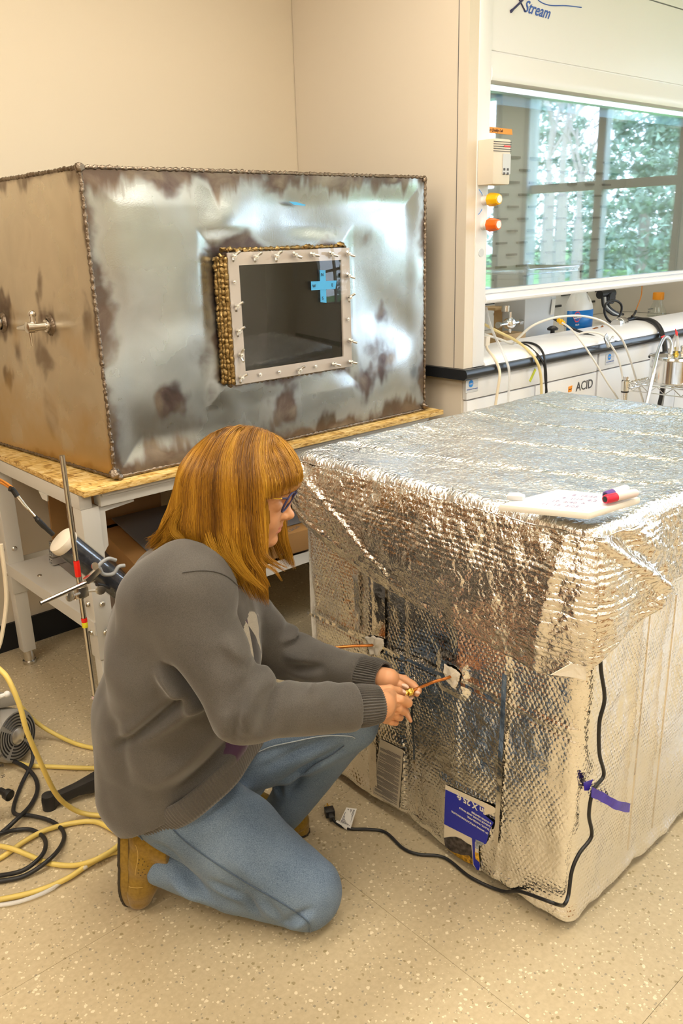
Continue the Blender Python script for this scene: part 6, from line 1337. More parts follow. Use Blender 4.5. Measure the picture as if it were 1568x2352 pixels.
M['skin'] = skin_mat(); M['lip'] = mat('lip', (.62,.24,.17), .4); M['nail'] = mat('nail', (.74,.50,.38), .18)

# ---------------------------------------------------------------- sweater
h = .0045
arms_ = {}
Sh_R, El_R, Wr_R, Cu_R = q(410,1385,-.160), q(562,1628,-.215), q(800,1625,-.110), q(868,1619,-.078)
Sh_L, El_L, Wr_L, Cu_L = q(520,1385,.165), q(650,1500,.215), q(820,1548,.105), q(880,1558,.070)
G_ = Field((-.16,-.34,.20), (.66,.34,.97), h)
C1, C2, C3, C4 = q(440,1380), q(437,1510), q(413,1660), q(402,1780)
G_.cone(C1, C2, .118, .148, .03, (1,1.25,1)).cone(C2, C3, .148, .158, .03, (1,1.2,1)).cone(C3, C4, .158, .152, .03, (1,1.32,1))
G_.cone(q(440,1340,-.125), q(440,1340,.125), .075, .075, .05).cone(q(430,1300), q(470,1290), .062, .055, .04)
G_.cone(q(372,1330), q(355,1430), .060, .075, .05, (1,1.7,1)).cone(q(355,1430), q(345,1600), .078, .092, .05, (1,1.5,1)).cone(q(345,1600), q(345,1770), .092, .098, .05, (1,1.5,1))
torso = G_.f.copy()
A_ = Field((-.16,-.34,.20), (.66,.34,.97), h)
def armc(Sh, El, Wr, Cu, rs):
    A_.cone(Sh, El, rs[0], rs[1], .02).cone(El, Wr, rs[2], rs[3], .03).cone(Wr, Cu, rs[3], rs[4], .01)
armc(Sh_R, El_R, Wr_R, Cu_R, (.072,.063,.064,.046,.036)); armc(Sh_L, El_L, Wr_L, Cu_L, (.076,.056,.056,.043,.035))
A_.ell(q(430,1365,-.135), (.080,.055,.062), .04)
G_.cone(q(365,1390,-.115), q(362,1530,-.125), .078, .088, .05).cone(q(362,1530,-.125), q(372,1680,-.120), .088, .085, .05)
torso = G_.f.copy()
af = A_.f.copy(); f = smin(torso, af, (.016 + .060*np.clip((G_.ax[2]-q(0,1600,-.1)[2])/.10, 0, 1))[None, None, :].astype(np.float32))
sl, G = G_.sub(G_.lo-1, G_.lo+3); X, Y, Z = [np.broadcast_to(g, G_.f.shape) for g in G]
# folds: drags at the armpit, elbow rings, waist gathers
def seg_t(a, b):
    ab = b-a; L2 = ab@ab; t = ((X-a[0])*ab[0] + (Y-a[1])*ab[1] + (Z-a[2])*ab[2])/L2
    tc = np.clip(t, 0, 1); d = np.sqrt((X-a[0]-tc*ab[0])**2 + (Y-a[1]-tc*ab[1])**2 + (Z-a[2]-tc*ab[2])**2); return t, d
near = np.abs(f) < .03
fold = np.zeros_like(f)
xs, ys_, zs_ = X[near], Y[near], Z[near]
n3 = fbm(xs*5, ys_*5, zs_*5, 3); n4 = fbm(xs*14+3, ys_*14, zs_*6, 2)
def gro(a, b, w, amp, xs=xs, ys_=ys_, zs_=zs_):
    """fold between two points of the side view, on the side (near or far) the points lie on; a valley with a soft ridge beside it"""
    dx, dz = b[0]-a[0], b[2]-a[2]; L2 = dx*dx+dz*dz; t = np.clip(((xs-a[0])*dx+(zs_-a[2])*dz)/L2, 0, 1)
    sd = ((xs-a[0])*dz-(zs_-a[2])*dx)/math.sqrt(L2); d = np.sqrt((xs-a[0]-t*dx)**2+(zs_-a[2]-t*dz)**2)
    side_ = 1/(1+np.exp(-(ys_*np.sign(a[1]) - .035)/.012)); env = np.clip(np.sin(t*math.pi), 0, 1)**.8
    return side_*env*amp*(1.5*np.exp(-(d/w)**2) - 1.1*np.exp(-((d-2.2*w)/(1.5*w))**2)*(sd > 0))
F_ = .012*n3 + .006*n4
sN = -.19
for (a, b, w, amp) in (((380,1500),(465,1585),.008,.009), ((450,1575),(262,1720),.009,.011), ((400,1500),(500,1640),.012,.010), ((470,1600),(330,1690),.016,-.010), ((270,1640),(300,1800),.020,.006), ((390,1830),(560,1740),.016,.012), ((350,1800),(520,1690),.02,-.008)):
    F_ += gro(q(*a, sN), q(*b, sN), w, amp)
for (a, b, w, amp) in (((560,1560),(640,1570),.008,.009), ((590,1580),(560,1640),.012,-.008), ((650,1555),(680,1600),.007,.009), ((690,1580),(700,1640),.009,-.007), ((620,1600),(600,1680),.010,.008), ((560,1600),(540,1700),.010,.006), ((720,1600),(760,1660),.008,.005), ((500,1480),(560,1540),.012,-.006)):
    F_ += gro(q(*a, -.25), q(*b, -.25), w, amp)
for (a, b, w, amp) in (((640,1455),(720,1445),.008,.007), ((650,1480),(740,1470),.008,.008), ((660,1520),(760,1500),.009,.007), ((660,1430),(620,1400),.010,.006)):
    F_ += gro(q(*a, .17), q(*b, .17), w, amp)
fold[near] = F_
f = f + fold
# hem plane and cuffs cut
hemA, hemB = q(305,1900,-.10), q(575,1770,-.10)
nx, nz = -(hemB[2]-hemA[2]), (hemB[0]-hemA[0]); nl = math.hypot(nx, nz); nx /= nl; nz /= nl
pl_ = (X-hemA[0])*nx + (Z-hemA[2])*nz
f = np.where(af < .010, f, np.maximum(f, -(pl_-.020)))
for (Wr, Cu) in ((Wr_R, Cu_R), (Wr_L, Cu_L)):
    d = (Cu-Wr)/np.linalg.norm(Cu-Wr); pc = (X-Cu[0])*d[0]+(Y-Cu[1])*d[1]+(Z-Cu[2])*d[2]; nearc = ((X-Cu[0])**2+(Y-Cu[1])**2+(Z-Cu[2])**2) < .12**2
    f = np.where(nearc, np.maximum(f, pc+.052), f)
G_.f = f.astype(np.float32); P, Q = G_.mesh(); P = smooth_verts(P, Q, 2)
# argyle front panel: faces of the torso front
cen = P[Q].mean(1); idx = np.clip(((cen-G_.lo)/h).astype(int), 0, np.array(G_.f.shape)-1); ta_ = torso[tuple(idx.T)]; aa_ = af[tuple(idx.T)]
ztab = [hemB[2]-.05, q(0,1700,-.1)[2], q(580,1560,0)[2], q(600,1400,0)[2], 1.0]
front = np.interp(cen[:,2], [q(540,1800,-.1)[2], q(525,1690,-.12)[2], q(555,1500,-.1)[2], q(548,1400,-.08)[2], q(530,1330,-.05)[2]], [q(500,1800,-.12)[0], q(510,1690,-.12)[0], q(540,1500,-.1)[0], q(536,1400,-.08)[0], q(520,1330,-.05)[0]])
msk = (ta_ < aa_+.012) & (cen[:,0] > front) & (np.abs(cen[:,1]) < .10) & (cen[:,2] < q(0,1335,-.05)[2]) & ((cen[:,1] > -.10) | (cen[:,2] < q(0,1600,-.1)[2]))
mi = msk.astype(int)
def argyle():
    m_ = M['knitcream'].copy(); m_.name = 'argyle_knit'; t = m_.node_tree; b = t.nodes['Principled BSDF']; tc_ = N(t, 'ShaderNodeTexCoord'); sp = N(t, 'ShaderNodeSeparateXYZ'); t.links.new(tc_.outputs['Object'], sp.inputs[0])
    a_ = mth(t, 'DIVIDE', sp.outputs[1], .085); b_ = mth(t, 'MULTIPLY_ADD', sp.outputs[2], 1/.17, -.45)
    fa = mth(t, 'ABSOLUTE', mth(t, 'SUBTRACT', mth(t, 'FRACT', mth(t, 'ADD', a_, 10.5)), .5)); fb = mth(t, 'ABSOLUTE', mth(t, 'SUBTRACT', mth(t, 'FRACT', mth(t, 'ADD', b_, 10.5)), .5))
    dm = mth(t, 'LESS_THAN', mth(t, 'ADD', fa, fb), .5)
    old = b.inputs['Base Color'].links[0].from_socket
    pr = mth(t, 'LESS_THAN', mth(t, 'FRACT', mth(t, 'MULTIPLY', mth(t, 'FLOOR', mth(t, 'ADD', b_, 10.5)), .5)), .25)
    t.links.new(mixc(t, dm, old, mixc(t, pr, (.035,.03,.032), (.055,.022,.05))), b.inputs['Base Color']); return m_
M['argyle'] = argyle()
sw = quadmesh('sweater', P, Q, [M['knit'], M['argyle']], person, True, mi)
M['kseam'] = cloth_mat('knit_seam', (.028,.025,.022), (.05,.045,.04), 650)
from mathutils.bvhtree import BVHTree
bvS = BVHTree.FromPolygons([Vector(p) for p in P], [tuple(int(i) for i in f_) for f_ in Q])
# ribbed hem band
def tubeband(name, ringf, n_u, n_v, parent, m_):
    vs = np.array([[ringf(i/n_u, j/(n_v-1)) for j in range(n_v)] for i in range(n_u)]).reshape(-1, 3)
    o = quadmesh(name, vs, gridq(n_u, n_v, True), m_, parent); s_ = o.modifiers.new('thick', 'SOLIDIFY'); s_.thickness = .003; s_.offset = -1; return o
ax_h = np.array([hemB[0]-hemA[0], 0, hemB[2]-hemA[2]]); Lh = np.linalg.norm(ax_h); ax_h /= Lh; nh = np.array([nx, 0, nz]); ch = (hemA+hemB)/2; ch[1] = 0
ch = ch + ax_h*(-.004)
def hemring(u, v):
    a = 2*math.pi*u; rib = .0013*(math.cos(2*math.pi*u*150) > 0) + .003*math.sin(a*5)+.003*math.sin(a*9+1)
    ru, rv = Lh*.5+.010, .200; bulge = .006*math.sin(v*math.pi)
    return ch + ax_h*math.cos(a)*(ru+rib+bulge-.012*(1-v)) + np.array([0,1,0])*math.sin(a)*(rv+rib+bulge-.010*(1-v)) + nh*(-.006+.058*v)
tubeband('hem_band', hemring, 900, 8, person, M['knit'])
def cuff(Wr, Cu, r0, r1, parent):
    d = (Cu-Wr)/np.linalg.norm(Cu-Wr); e1 = np.cross(d, [0,0,1]); e1 /= np.linalg.norm(e1); e2 = np.cross(d, e1)
    def rf(u, v):
        a = 2*math.pi*u; rib = .0018*math.cos(2*math.pi*u*46); r_ = r0+(r1-r0)*v + .003*math.sin(v*math.pi) + rib + .0015*math.sin(a*3+2)
        return Cu + d*(-.062+.064*v) + (e1*math.cos(a) + e2*math.sin(a))*r_
    return tubeband('cuff', rf, 460, 10, parent, M['knit'])
cuff(Wr_R, Cu_R, .0405, .0365, person); cuff(Wr_L, Cu_L, .0390, .0345, person)
# seams: raglan shoulder seam lines
for pts in ([(395,1262,-.06),(372,1300,-.12),(366,1350,-.19),(372,1400,-.235)],):
    pass

# ---------------------------------------------------------------- jeans
J = Field((-.10,-.26,-.012), (.68,.30,.47), .0045)
HpR, HpL = q(385,1815,-.080), q(420,1790,.080)
KnR, AnR = q(703,2050,-.100), q(372,1985,-.105)
KnL, AnL = q(792,1650,.150), q(640,1880,.175)
J.cone(HpR, HpL, .100, .100, .04)
J.cone(HpR, (HpR+KnR)/2, .104, .096, .03).cone((HpR+KnR)/2, KnR, .098, .080, .03)
J.cone(KnR + np.array([-.02,0,-.005]), (KnR*.5+AnR*.5)+np.array([0,0,-.012]), .068, .062, .010).cone((KnR*.5+AnR*.5)+np.array([0,0,-.012]), AnR, .062, .046, .01)
J.cone(HpL, KnL, .098, .076, .03)
J.cone(KnL, AnL, .074, .050, .015)
f = J.f; sl, G = J.sub(J.lo-1, J.lo+3); X, Y, Z = [np.broadcast_to(g, f.shape) for g in G]
near = np.abs(f) < .03; xs, ys_, zs_ = X[near], Y[near], Z[near]
F_ = .007*fbm(xs*6, ys_*6, zs_*6+4, 3) + .003*fbm(xs*18, ys_*10, zs_*18, 2)
def g2(a, b, w, amp): return gro(a, b, w, amp, xs, ys_, zs_)
for (a, b, w, amp) in (((440,1900),(560,1850),.010,.006), ((480,2010),(560,2060),.010,.006), ((560,2040),(590,2110),.009,.006), ((610,2060),(650,2120),.010,.006), ((655,2110),(720,2095),.008,.006), ((400,2020),(470,2075),.012,.008), ((370,2010),(500,2090),.010,.006), ((350,1930),(420,2000),.012,.005), ((640,2130),(690,2105),.008,.007), ((540,1960),(600,2040),.016,-.004)):
    F_ += g2(q(*a,-.18), q(*b,-.18), w, amp)
for (a, b, w, amp) in (((600,1740),(760,1690),.010,.010), ((640,1790),(790,1710),.010,.009), ((560,1720),(680,1700),.008,.006), ((700,1780),(650,1850),.010,.008), ((600,1800),(640,1860),.010,.008), ((620,1570),(760,1600),.015,-.004)):
    F_ += g2(q(*a,.075), q(*b,.075), w, amp)
fold = np.zeros_like(f); fold[near] = F_; f = f + fold
f = np.maximum(f, .002-Z)
# trouser cuffs cut square
for (K_, A2, e) in ((KnR, AnR, .022), (KnL, AnL, .012)):
    d = (A2-K_)/np.linalg.norm(A2-K_); pc = (X-A2[0])*d[0]+(Y-A2[1])*d[1]+(Z-A2[2])*d[2]; nc = ((X-A2[0])**2+(Y-A2[1])**2+(Z-A2[2])**2) < .10**2
    f = np.where(nc & (Z < .26), np.maximum(f, pc-e), f)
pl_ = (X-hemA[0])*nx + (Z-hemA[2])*nz; f = np.maximum(f, pl_-.10)
J.f = f.astype(np.float32); P, Q = J.mesh(); P = smooth_verts(P, Q, 2)
jn = quadmesh('jeans', P, Q, M['denim'], person)
from mathutils.bvhtree import BVHTree
bv = BVHTree.FromPolygons([Vector(p) for p in P], [tuple(int(i) for i in f_) for f_ in Q])
camL = Vector(W2L((0, 0, HC)))
def seam(pts, r_, name, m_, parent, bv=bv, off_=.0015, n=8):
    """lay a stitched seam on the cloth where the sight line meets it"""
    out = []
    for p in spl([Vector(q(*p_)) for p_ in pts], n):
        d = (p-camL).normalized(); hit = bv.ray_cast(camL, d, 5)
        if hit[0] is not None:
            if out and (hit[0]-out[-1]).length > .05: continue
            out.append(hit[0] - d*off_*.3 + hit[1]*off_*(1 if hit[1].dot(d) < 0 else -1))
    if len(out) > 2: return MB().tube(out, r_, 5).build(name, m_, parent, smooth=True, local=True)
seam([(398,1905,-.2),(430,1935,-.2),(500,1985,-.2),(580,2035,-.2),(650,2075,-.2),(705,2115,-.2),(712,2140,-.15)], .0016, 'side_seam', M['denimdark'], person)
seam([(310,1905,-.2),(330,1930,-.2),(342,1945,-.2),(345,1975,-.2),(360,2000,-.2)], .0018, 'pocket_seam', M['denimdark'], person)
seam([(575,1735,.05),(620,1715,.05),(680,1702,.05),(740,1690,.05),(800,1690,.05),(815,1695,.05)], .0013, 'pocket_seam', mat('pale_stitching', (.42,.48,.55), .8), person)
seam([(700,1775,.05),(725,1755,.05),(760,1735,.05),(790,1712,.05)], .0013, 'side_seam', M['denimdark'], person)

seam([(452,1238,-.2),(430,1262,-.2),(412,1290,-.2),(402,1318,-.2),(390,1340,-.2),(370,1372,-.25),(362,1410,-.25)], .0008, 'shoulder_seam', M['kseam'], person, bv=bvS, off_=.0008)
seam([(418,1316,-.2),(455,1311,-.2),(490,1313,-.2),(520,1324,-.2),(545,1345,-.2)], .0010, 'shoulder_seam', M['kseam'], person, bv=bvS, off_=.0008)
# ---------------------------------------------------------------- shoes (built lying flat: x to the toe, z up, then placed)
def shoe(name, origin, ax_x, ax_z, label):
    ax_x = np.array(ax_x, float); ax_x /= np.linalg.norm(ax_x); ax_z = np.array(ax_z, float); ax_z -= ax_x*(ax_z@ax_x); ax_z /= np.linalg.norm(ax_z); ax_y = np.cross(ax_z, ax_x)
    R_ = np.stack([ax_x, ax_y, ax_z], 1); tr = lambda P_: P_ @ R_.T + np.array(origin)
    root = bpy.data.objects.new(name, None); C.objects.link(root); root.parent = person; root['label'] = label
    S_ = Field((-.03,-.06,-.005), (.28,.06,.13), .0025)
    S_.cone((.035,0,.045), (.11,0,.050), .034, .036, .01, (1,1,1)).cone((.11,0,.045), (.185,.003,.034), .040, .042, .02, (1,1,.95)).cone((.185,.003,.032), (.222,.004,.030), .041, .036, .02, (1,1,.85))
    S_.cone((.045,0,.06), (.075,0,.10), .035, .036, .02)
    sl_, g_ = S_.sub(S_.lo-1, S_.lo+1); S_.f[sl_] = np.maximum(S_.f[sl_], .018-g_[2]); S_.f[sl_] = np.maximum(S_.f[sl_], g_[2]-.112)
    xx, yy, zz = [np.broadcast_to(g, S_.f.shape) for g in g_]; S_.f = (S_.f + .0025*fbm(xx*25, yy*25, zz*25, 2)).astype(np.float32)
    P_, Q_ = S_.mesh(); P_ = smooth_verts(P_, Q_, 2); quadmesh('upper', tr(P_), Q_, M['suede'], root)
    def outline(k, e):
        t = k*2*math.pi; x = .125 + (.130+e)*math.cos(t); w = .033+.0125*math.exp(-((x-.185)/.06)**2)+e; s_ = math.sin(t); y = w*(abs(s_)**.75)*(1 if s_ > 0 else -1) + .004*(x > .12); return x, y
    for nm, z0, z1, e, m_ in (('midsole', .005, .024, .003, M['suede']), ('outsole', .0, .0055, .004, M['sole'])):
        n_ = 72; vs = []; 
        for z in (z0, z1):
            for k in range(n_): x, y = outline(k/n_, e + (.0012*(k % 2) if nm == 'outsole' else 0)); vs.append((x, y, z))
        vs = tr(np.array(vs)); mb = MB(); mb.add(vs, [tuple(range(n_-1,-1,-1)), tuple(range(n_, 2*n_))] + [(i, (i+1) % n_, n_+(i+1) % n_, n_+i) for i in range(n_)])
        mb.build(nm, m_, root, bevel=.001 if nm == 'midsole' else 0, local=True)
    # stitched toe cap, welt line, perforations
    bvs = BVHTree.FromPolygons([Vector(p) for p in P_], [tuple(int(i) for i in f_) for f_ in Q_])
    def on(x, y, z, d):
        h_ = bvs.ray_cast(Vector((x, y, z)), Vector(d).normalized()); return h_[0]
    for pts in ([(.165, s__*.09, .026+.030*k/6) for k, s__ in [(k, -1) for k in range(7)]], [(.05+.02*k, -.09, .045+.004*math.sin(k)) for k in range(5)]):
        o_ = [on(x, y, z, (0, 1, 0)) for x, y, z in pts]; o_ = [p for p in o_ if p is not None]
        if len(o_) > 2: MB().tube([Vector(tr(np.array(p)[None])[0]) for p in spl(o_, 4)], .0008, 5).build('stitching', mat('tan_stitch', (.50,.34,.10), .7), root, local=True)
    dots = MB()
    for (x, z) in ((.085,.060),(.092,.063),(.099,.060),(.088,.052),(.096,.051),(.11,.063),(.118,.060),(.125,.064),(.112,.052),(.121,.050),(.128,.055),(.104,.070)):
        p = on(x, -.09, z, (0, 1, 0))
        if p is not None: dots.ball(Vector(tr(np.array(p)[None])[0]), .0013, 4)
    o_ = dots.build('perforations', M['sole'], root, local=True); o_['kind'] = 'stuff'
    return root
# right foot stands on its toes: heel up, sole facing back
hl, to = q(283,1862,-.105), q(292,2066,-.105)
axx = to-hl; shoe('shoe', hl + np.array([.0,0,0]) , axx, (.96,-.05,.16), 'tan suede shoe standing on its toe')
hl2 = q(622,1890,.20); hl2[2] = .0
t2 = W2L(onz(707, 1918, 0)); t2[2] = 0; d2 = t2-hl2; d2 /= np.linalg.norm(d2); shoe('shoe', t2 - d2*.258, d2, (0,0,1), 'tan suede shoe flat on the floor')

# ---------------------------------------------------------------- body: head, neck, hands
def rotp(deg): c, s = math.cos(math.radians(deg)), math.sin(math.radians(deg)); return [np.array([c,0,-s]), np.array([0,1,0]), np.array([s,0,c])]
Hd = Field((.12,-.13,.76), (.50,.13,1.13), .0022)
pt = rotp(22)
Hd.ell(q(560,1092), (.092,.074,.095), .01, pt).ell(q(604,1122), (.060,.056,.064), .02, pt)
Hd.ell(q(590,1176), (.050,.053,.062), .012, pt)                                 # mid face
Hd.cone(q(572,1200,-.030), q(600,1238,-.012), .030, .018, .02).cone(q(572,1200,.030), q(600,1238,.012), .030, .018, .02)
Hd.ell(q(619,1239), (.0165,.020,.0140), .008)                                    # chin
Hd.ell(q(630,1130), (.027,.040,.016), .012, pt)                                  # brow
for s_ in (-1, 1):
    Hd.ell(q(609,1190,s_*.030), (.024,.021,.024), .016)                         # cheek
    Hd.ell(q(648,1161,s_*.031), (.014,.017,.012), .012, op='cut')               # eye socket
    Hd.ell(q(632,1160,s_*.031), (.0150,.0160,.0125), .004)                      # lid
    Hd.ell(q(651,1187,s_*.0115), (.0090,.0065,.0070), .005)                     # nostril wing
    Hd.ell(q(555,1170,s_*.070), (.020,.007,.030), .006, rotp(15))               # ear
Hd.cone(q(646,1150), q(663,1178), .0070, .0088, .007).ell(q(665.5,1183), (.0095,.0090,.0085), .004).ell(q(657,1190), (.0085,.006,.0045), .004)
Hd.ell(q(632,1198), (.0140,.018,.012), .006).ell(q(638.5,1207.5), (.0095,.017,.0046), .0012).ell(q(635,1217.0), (.0095,.016,.0056), .0012)
Hd.cone(q(555,1205), q(470,1310), .050, .056, .02).cone(q(565,1225), q(515,1290), .040, .048, .02)
P, Q = Hd.mesh(); P = smooth_verts(P, Q, 1); cen = P[Q].mean(1)
def inell(c, r): c = np.array(c); return (((cen-c)/np.array(r))**2).sum(1) < 1
mi = (inell(q(639.5,1207.8), (.0110,.0185,.0050)) | inell(q(636,1217.3), (.0110,.0175,.0062))).astype(int)
parts_ = [(P, Q, mi)]
# arms inside the sleeves down to detailed hands
B_ = Field((-.05,-.30,.35), (.60,.30,.92), .006)
B_.cone(q(470,1320), q(430,1640), .07, .09, .03, (1,1.2,1)).cone(q(450,1345,-.12), q(450,1345,.12), .045, .045, .03).cone(q(480,1300), q(470,1330), .05, .06, .02)
for Sh, El, Wr in ((Sh_R, El_R, Wr_R), (Sh_L, El_L, Wr_L)): B_.cone(Sh, El, .040, .034, .02).cone(El, Wr, .034, .026, .02)
P, Q = B_.mesh(); parts_.append((P, Q, np.zeros(len(Q), int)))
nut = W2L(NUT); sn = nut[1]
def qq(px, py, s): return q(px, py, sn + s)
def finger(Fd, pts, rad, k=.0035): Fd.chain([(qq(*p), r_) for p, r_ in zip(pts, rad)], k)
nails = []
# right hand (nearer the camera)
HR = Field(np.minimum(Wr_R, nut) - .09, np.maximum(Cu_R, nut) + .09, .00135)
HR.cone(Wr_R, Cu_R + (Cu_R-Wr_R)*.15, .026, .027, .008)
HR.cone(Cu_R, qq(893,1600,-.060), .026, .0185, .012, (1,.8,1)).cone(Cu_R, qq(893,1628,-.062), .027, .0190, .012, (1,.8,1)).cone(Cu_R + np.array([0,0,-.008]), qq(886,1648,-.055), .021, .0140, .012, (1,.85,1))
finger(HR, [(872,1590,-.050),(895,1584,-.040),(914,1587,-.030),(926,1591,-.021)], [.0145,.0105,.0082,.0062]); nails.append((qq(919,1585,-.030), qq(929,1590,-.022), .0046))
finger(HR, [(893,1600,-.060),(920,1607,-.068),(937,1615,-.052),(931,1606,-.024),(928,1600,-.010)], [.0120,.0094,.0092,.0074,.0062], .0022)
finger(HR, [(893,1619,-.064),(915,1627,-.071),(928,1634,-.054),(920,1630,-.026)], [.0120,.0094,.0084,.0070], .0022)
finger(HR, [(890,1636,-.062),(908,1645,-.066),(918,1648,-.050),(909,1644,-.026)], [.0112,.0085,.0076,.0064], .0022)
finger(HR, [(884,1650,-.055),(899,1658,-.058),(908,1660,-.046),(901,1655,-.026)], [.0100,.0075,.0068,.0058], .0022)
for p_ in ((911,1616,-.077), (908,1635,-.073)): HR.ell(qq(*p_), (.0075,.006,.007), .006)
for a_, b_ in (((896,1609,-.080),(930,1622,-.078)), ((893,1628,-.082),(922,1641,-.076)), ((890,1645,-.078),(912,1653,-.068))): HR.cone(qq(*a_), qq(*b_), .0012, .0022, .004, op='cut')
P, Q = HR.mesh(); P = smooth_verts(P, Q, 1); parts_.append((P, Q, np.zeros(len(Q), int)))
# left hand (beyond)
HL = Field(np.minimum(Wr_L, nut) - .08, np.maximum(Cu_L, nut) + .09, .00135)
HL.cone(Wr_L, Cu_L + (Cu_L-Wr_L)*.2, .025, .024, .008)
HL.cone(Cu_L, qq(905,1560,.040), .0205, .0135, .006, (1,.85,1)).cone(Cu_L, qq(905,1576,.044), .0205, .0140, .006, (1,.85,1))
finger(HL, [(886,1558,.022),(904,1564,.014),(920,1574,.006),(932,1578,.002)], [.0150,.0108,.0086,.0062]); nails.append((qq(924,1573,.000), qq(937,1579,-.004), .0048))
finger(HL, [(905,1557,.040),(928,1560,.040),(948,1573,.032),(960,1586,.018),(957,1594,.008)], [.0118,.0092,.0086,.0078,.0062], .0022); nails.append((qq(955,1590,-.002), qq(963,1592,.002), .0038))
finger(HL, [(903,1573,.044),(928,1580,.042),(944,1594,.030),(941,1602,.012)], [.0118,.0090,.0082,.0066], .0022); nails.append((qq(940,1603,.004), qq(947,1604,.008), .0038))
finger(HL, [(898,1590,.042),(922,1612,.034),(932,1636,.012),(943,1656,-.004)], [.0105,.0082,.0074,.0040], .0022)
finger(HL, [(895,1598,.040),(912,1622,.032),(918,1636,.018)], [.0095,.0074,.0058], .0022)
P, Q = HL.mesh(); P = smooth_verts(P, Q, 1); parts_.append((P, Q, np.zeros(len(Q), int)))
off_ = 0; PP, QQ, MM = [], [], []
for P, Q, m__ in parts_: PP.append(P); QQ.append(Q+off_); MM.append(m__); off_ += len(P)
quadmesh('body', np.concatenate(PP), np.concatenate(QQ), [M['skin'], M['lip']], person, True, np.concatenate(MM))
for a, b, w in nails:
    a, b = Vector(a), Vector(b); d = b-a; c = (a+b)/2; n_ = (camL-c).normalized(); d = (d - n_*d.dot(n_)).normalized()*d.length; s_ = d.cross(n_).normalized()
    poly = [c + n_*.0042 + d*(.62*math.cos(t)) + s_*(w*math.sin(t)) - n_*.0030*abs(math.sin(t))**2 for t in [2*math.pi*i/18 for i in range(18)]]
    mb = MB(); mb.add([c + n_*.0058] + poly + [p - n_*.003 for p in poly], [(0, 1+i, 1+(i+1) % 18) for i in range(18)] + [(1+i, 19+i, 19+(i+1) % 18, 1+(i+1) % 18) for i in range(18)])
    mb.build('fingernail', M['nail'], person, smooth=True, local=True, angle=60)
for s_ in (-1, 1):
    e = MB().ball(Vector(q(634,1162.5,s_*.031)), .0108, 10).build('eye', mat('eye_white', (.75,.72,.68), .2), person, smooth=True, local=True)
    MB().ball(Vector(q(641.5,1165.5,s_*.031)), .0036, 8).build('iris', mat('iris', (.06,.05,.04), .2), e, smooth=True, local=True)
# ---------------------------------------------------------------- glasses
gl = bpy.data.objects.new('glasses', None); C.objects.link(gl); gl.parent = person; gl['label'] = 'dark blue rimmed glasses with thin gold temples'
gb, gt = Vector(q(649,1184,-.058)), Vector(q(670,1142,-.058)); gb.y = gt.y = 0; up_ = (gt-gb).normalized(); hh = (gt-gb).length/2; lat = Vector((0,1,0)); gc = (gb+gt)/2; fw = lat.cross(up_)
for s_ in (-1, 1):
    pts = []
    for i in range(28):
        t = 2*math.pi*i/28; cx_ = abs(math.cos(t))**.8*math.copysign(1, math.cos(t)); sy_ = abs(math.sin(t))**.8*math.copysign(1, math.sin(t))
        pts.append(gc + lat*(s_*.034 + .0255*cx_) + up_*(hh*sy_) - fw*(.10*abs(s_*.034+.0255*cx_)))
    rim = MB().tube(pts, .0021, 8, close=True).build('rim', M['inknavy'], gl, smooth=True, local=True)
    MB().add([sum(pts, V(0,0,0))/28] + pts, [(0, 1+i, 1+(i+1) % 28) for i in range(28)]).build('lens', M['acrylic'], gl, local=True)
    hx = gc + lat*(s_*.0595) + up_*(hh*.72) - fw*.007
    MB().tube(spl([hx, Vector(q(637,1145,s_*.066)), Vector(q(622,1144,s_*.074)), Vector(q(590,1142,s_*.080)), Vector(q(555,1150,s_*.082))], 6), .0013, 6).build('temple', M['brass'], gl, smooth=True, local=True)
    MB().tube([hx, hx*.5 + Vector(q(637,1145,s_*.066))*.5], .0022, 6).build('hinge', M['inknavy'], gl, local=True)
MB().tube(spl([gc + lat*-.009 + up_*hh*.35, gc + up_*hh*.55 + fw*.002, gc + lat*.009 + up_*hh*.35], 6), .0018, 6).build('bridge', M['inknavy'], gl, smooth=True, local=True)

# ---------------------------------------------------------------- hair: shell plus strands that follow it
R1 = Field((.02,-.19,.74), (.52,.19,1.16), .004)
R1.ell(q(556,1100), (.112,.097,.106), .02, rotp(18)).ell(q(606,1098), (.066,.082,.072), .03, rotp(30))
for s_ in (-1, 1):
    R1.cone(q(520,1120,s_*.055), q(475,1210,s_*.075), .060, .048, .03, (1,.8,1)).cone(q(565,1130,s_*.060), q(560,1250,s_*.085), .056, .042, .03, (1,.60,1))
    R1.cone(q(545,1225,s_*.088), q(585,1325,s_*.098), .046, .020, .02, (1,.6,1)).cone(q(590,1150,s_*.070), q(597,1270,s_*.085), .022, .016, .02, (1,.6,1))
    R1.cone(q(490,1205,s_*.07), q(540,1300,s_*.09), .045, .026, .02, (1,.6,1))
R1.cone(q(485,1115), q(430,1205), .068, .045, .03, (1,1.2,1)).cone(q(430,1200), q(356,1250), .036, .010, .02, (1,1.9,1))
# far curtain that shows beyond the chin
R1.cone(q(620,1150,.075), q(648,1260,.090), .022, .014, .02)
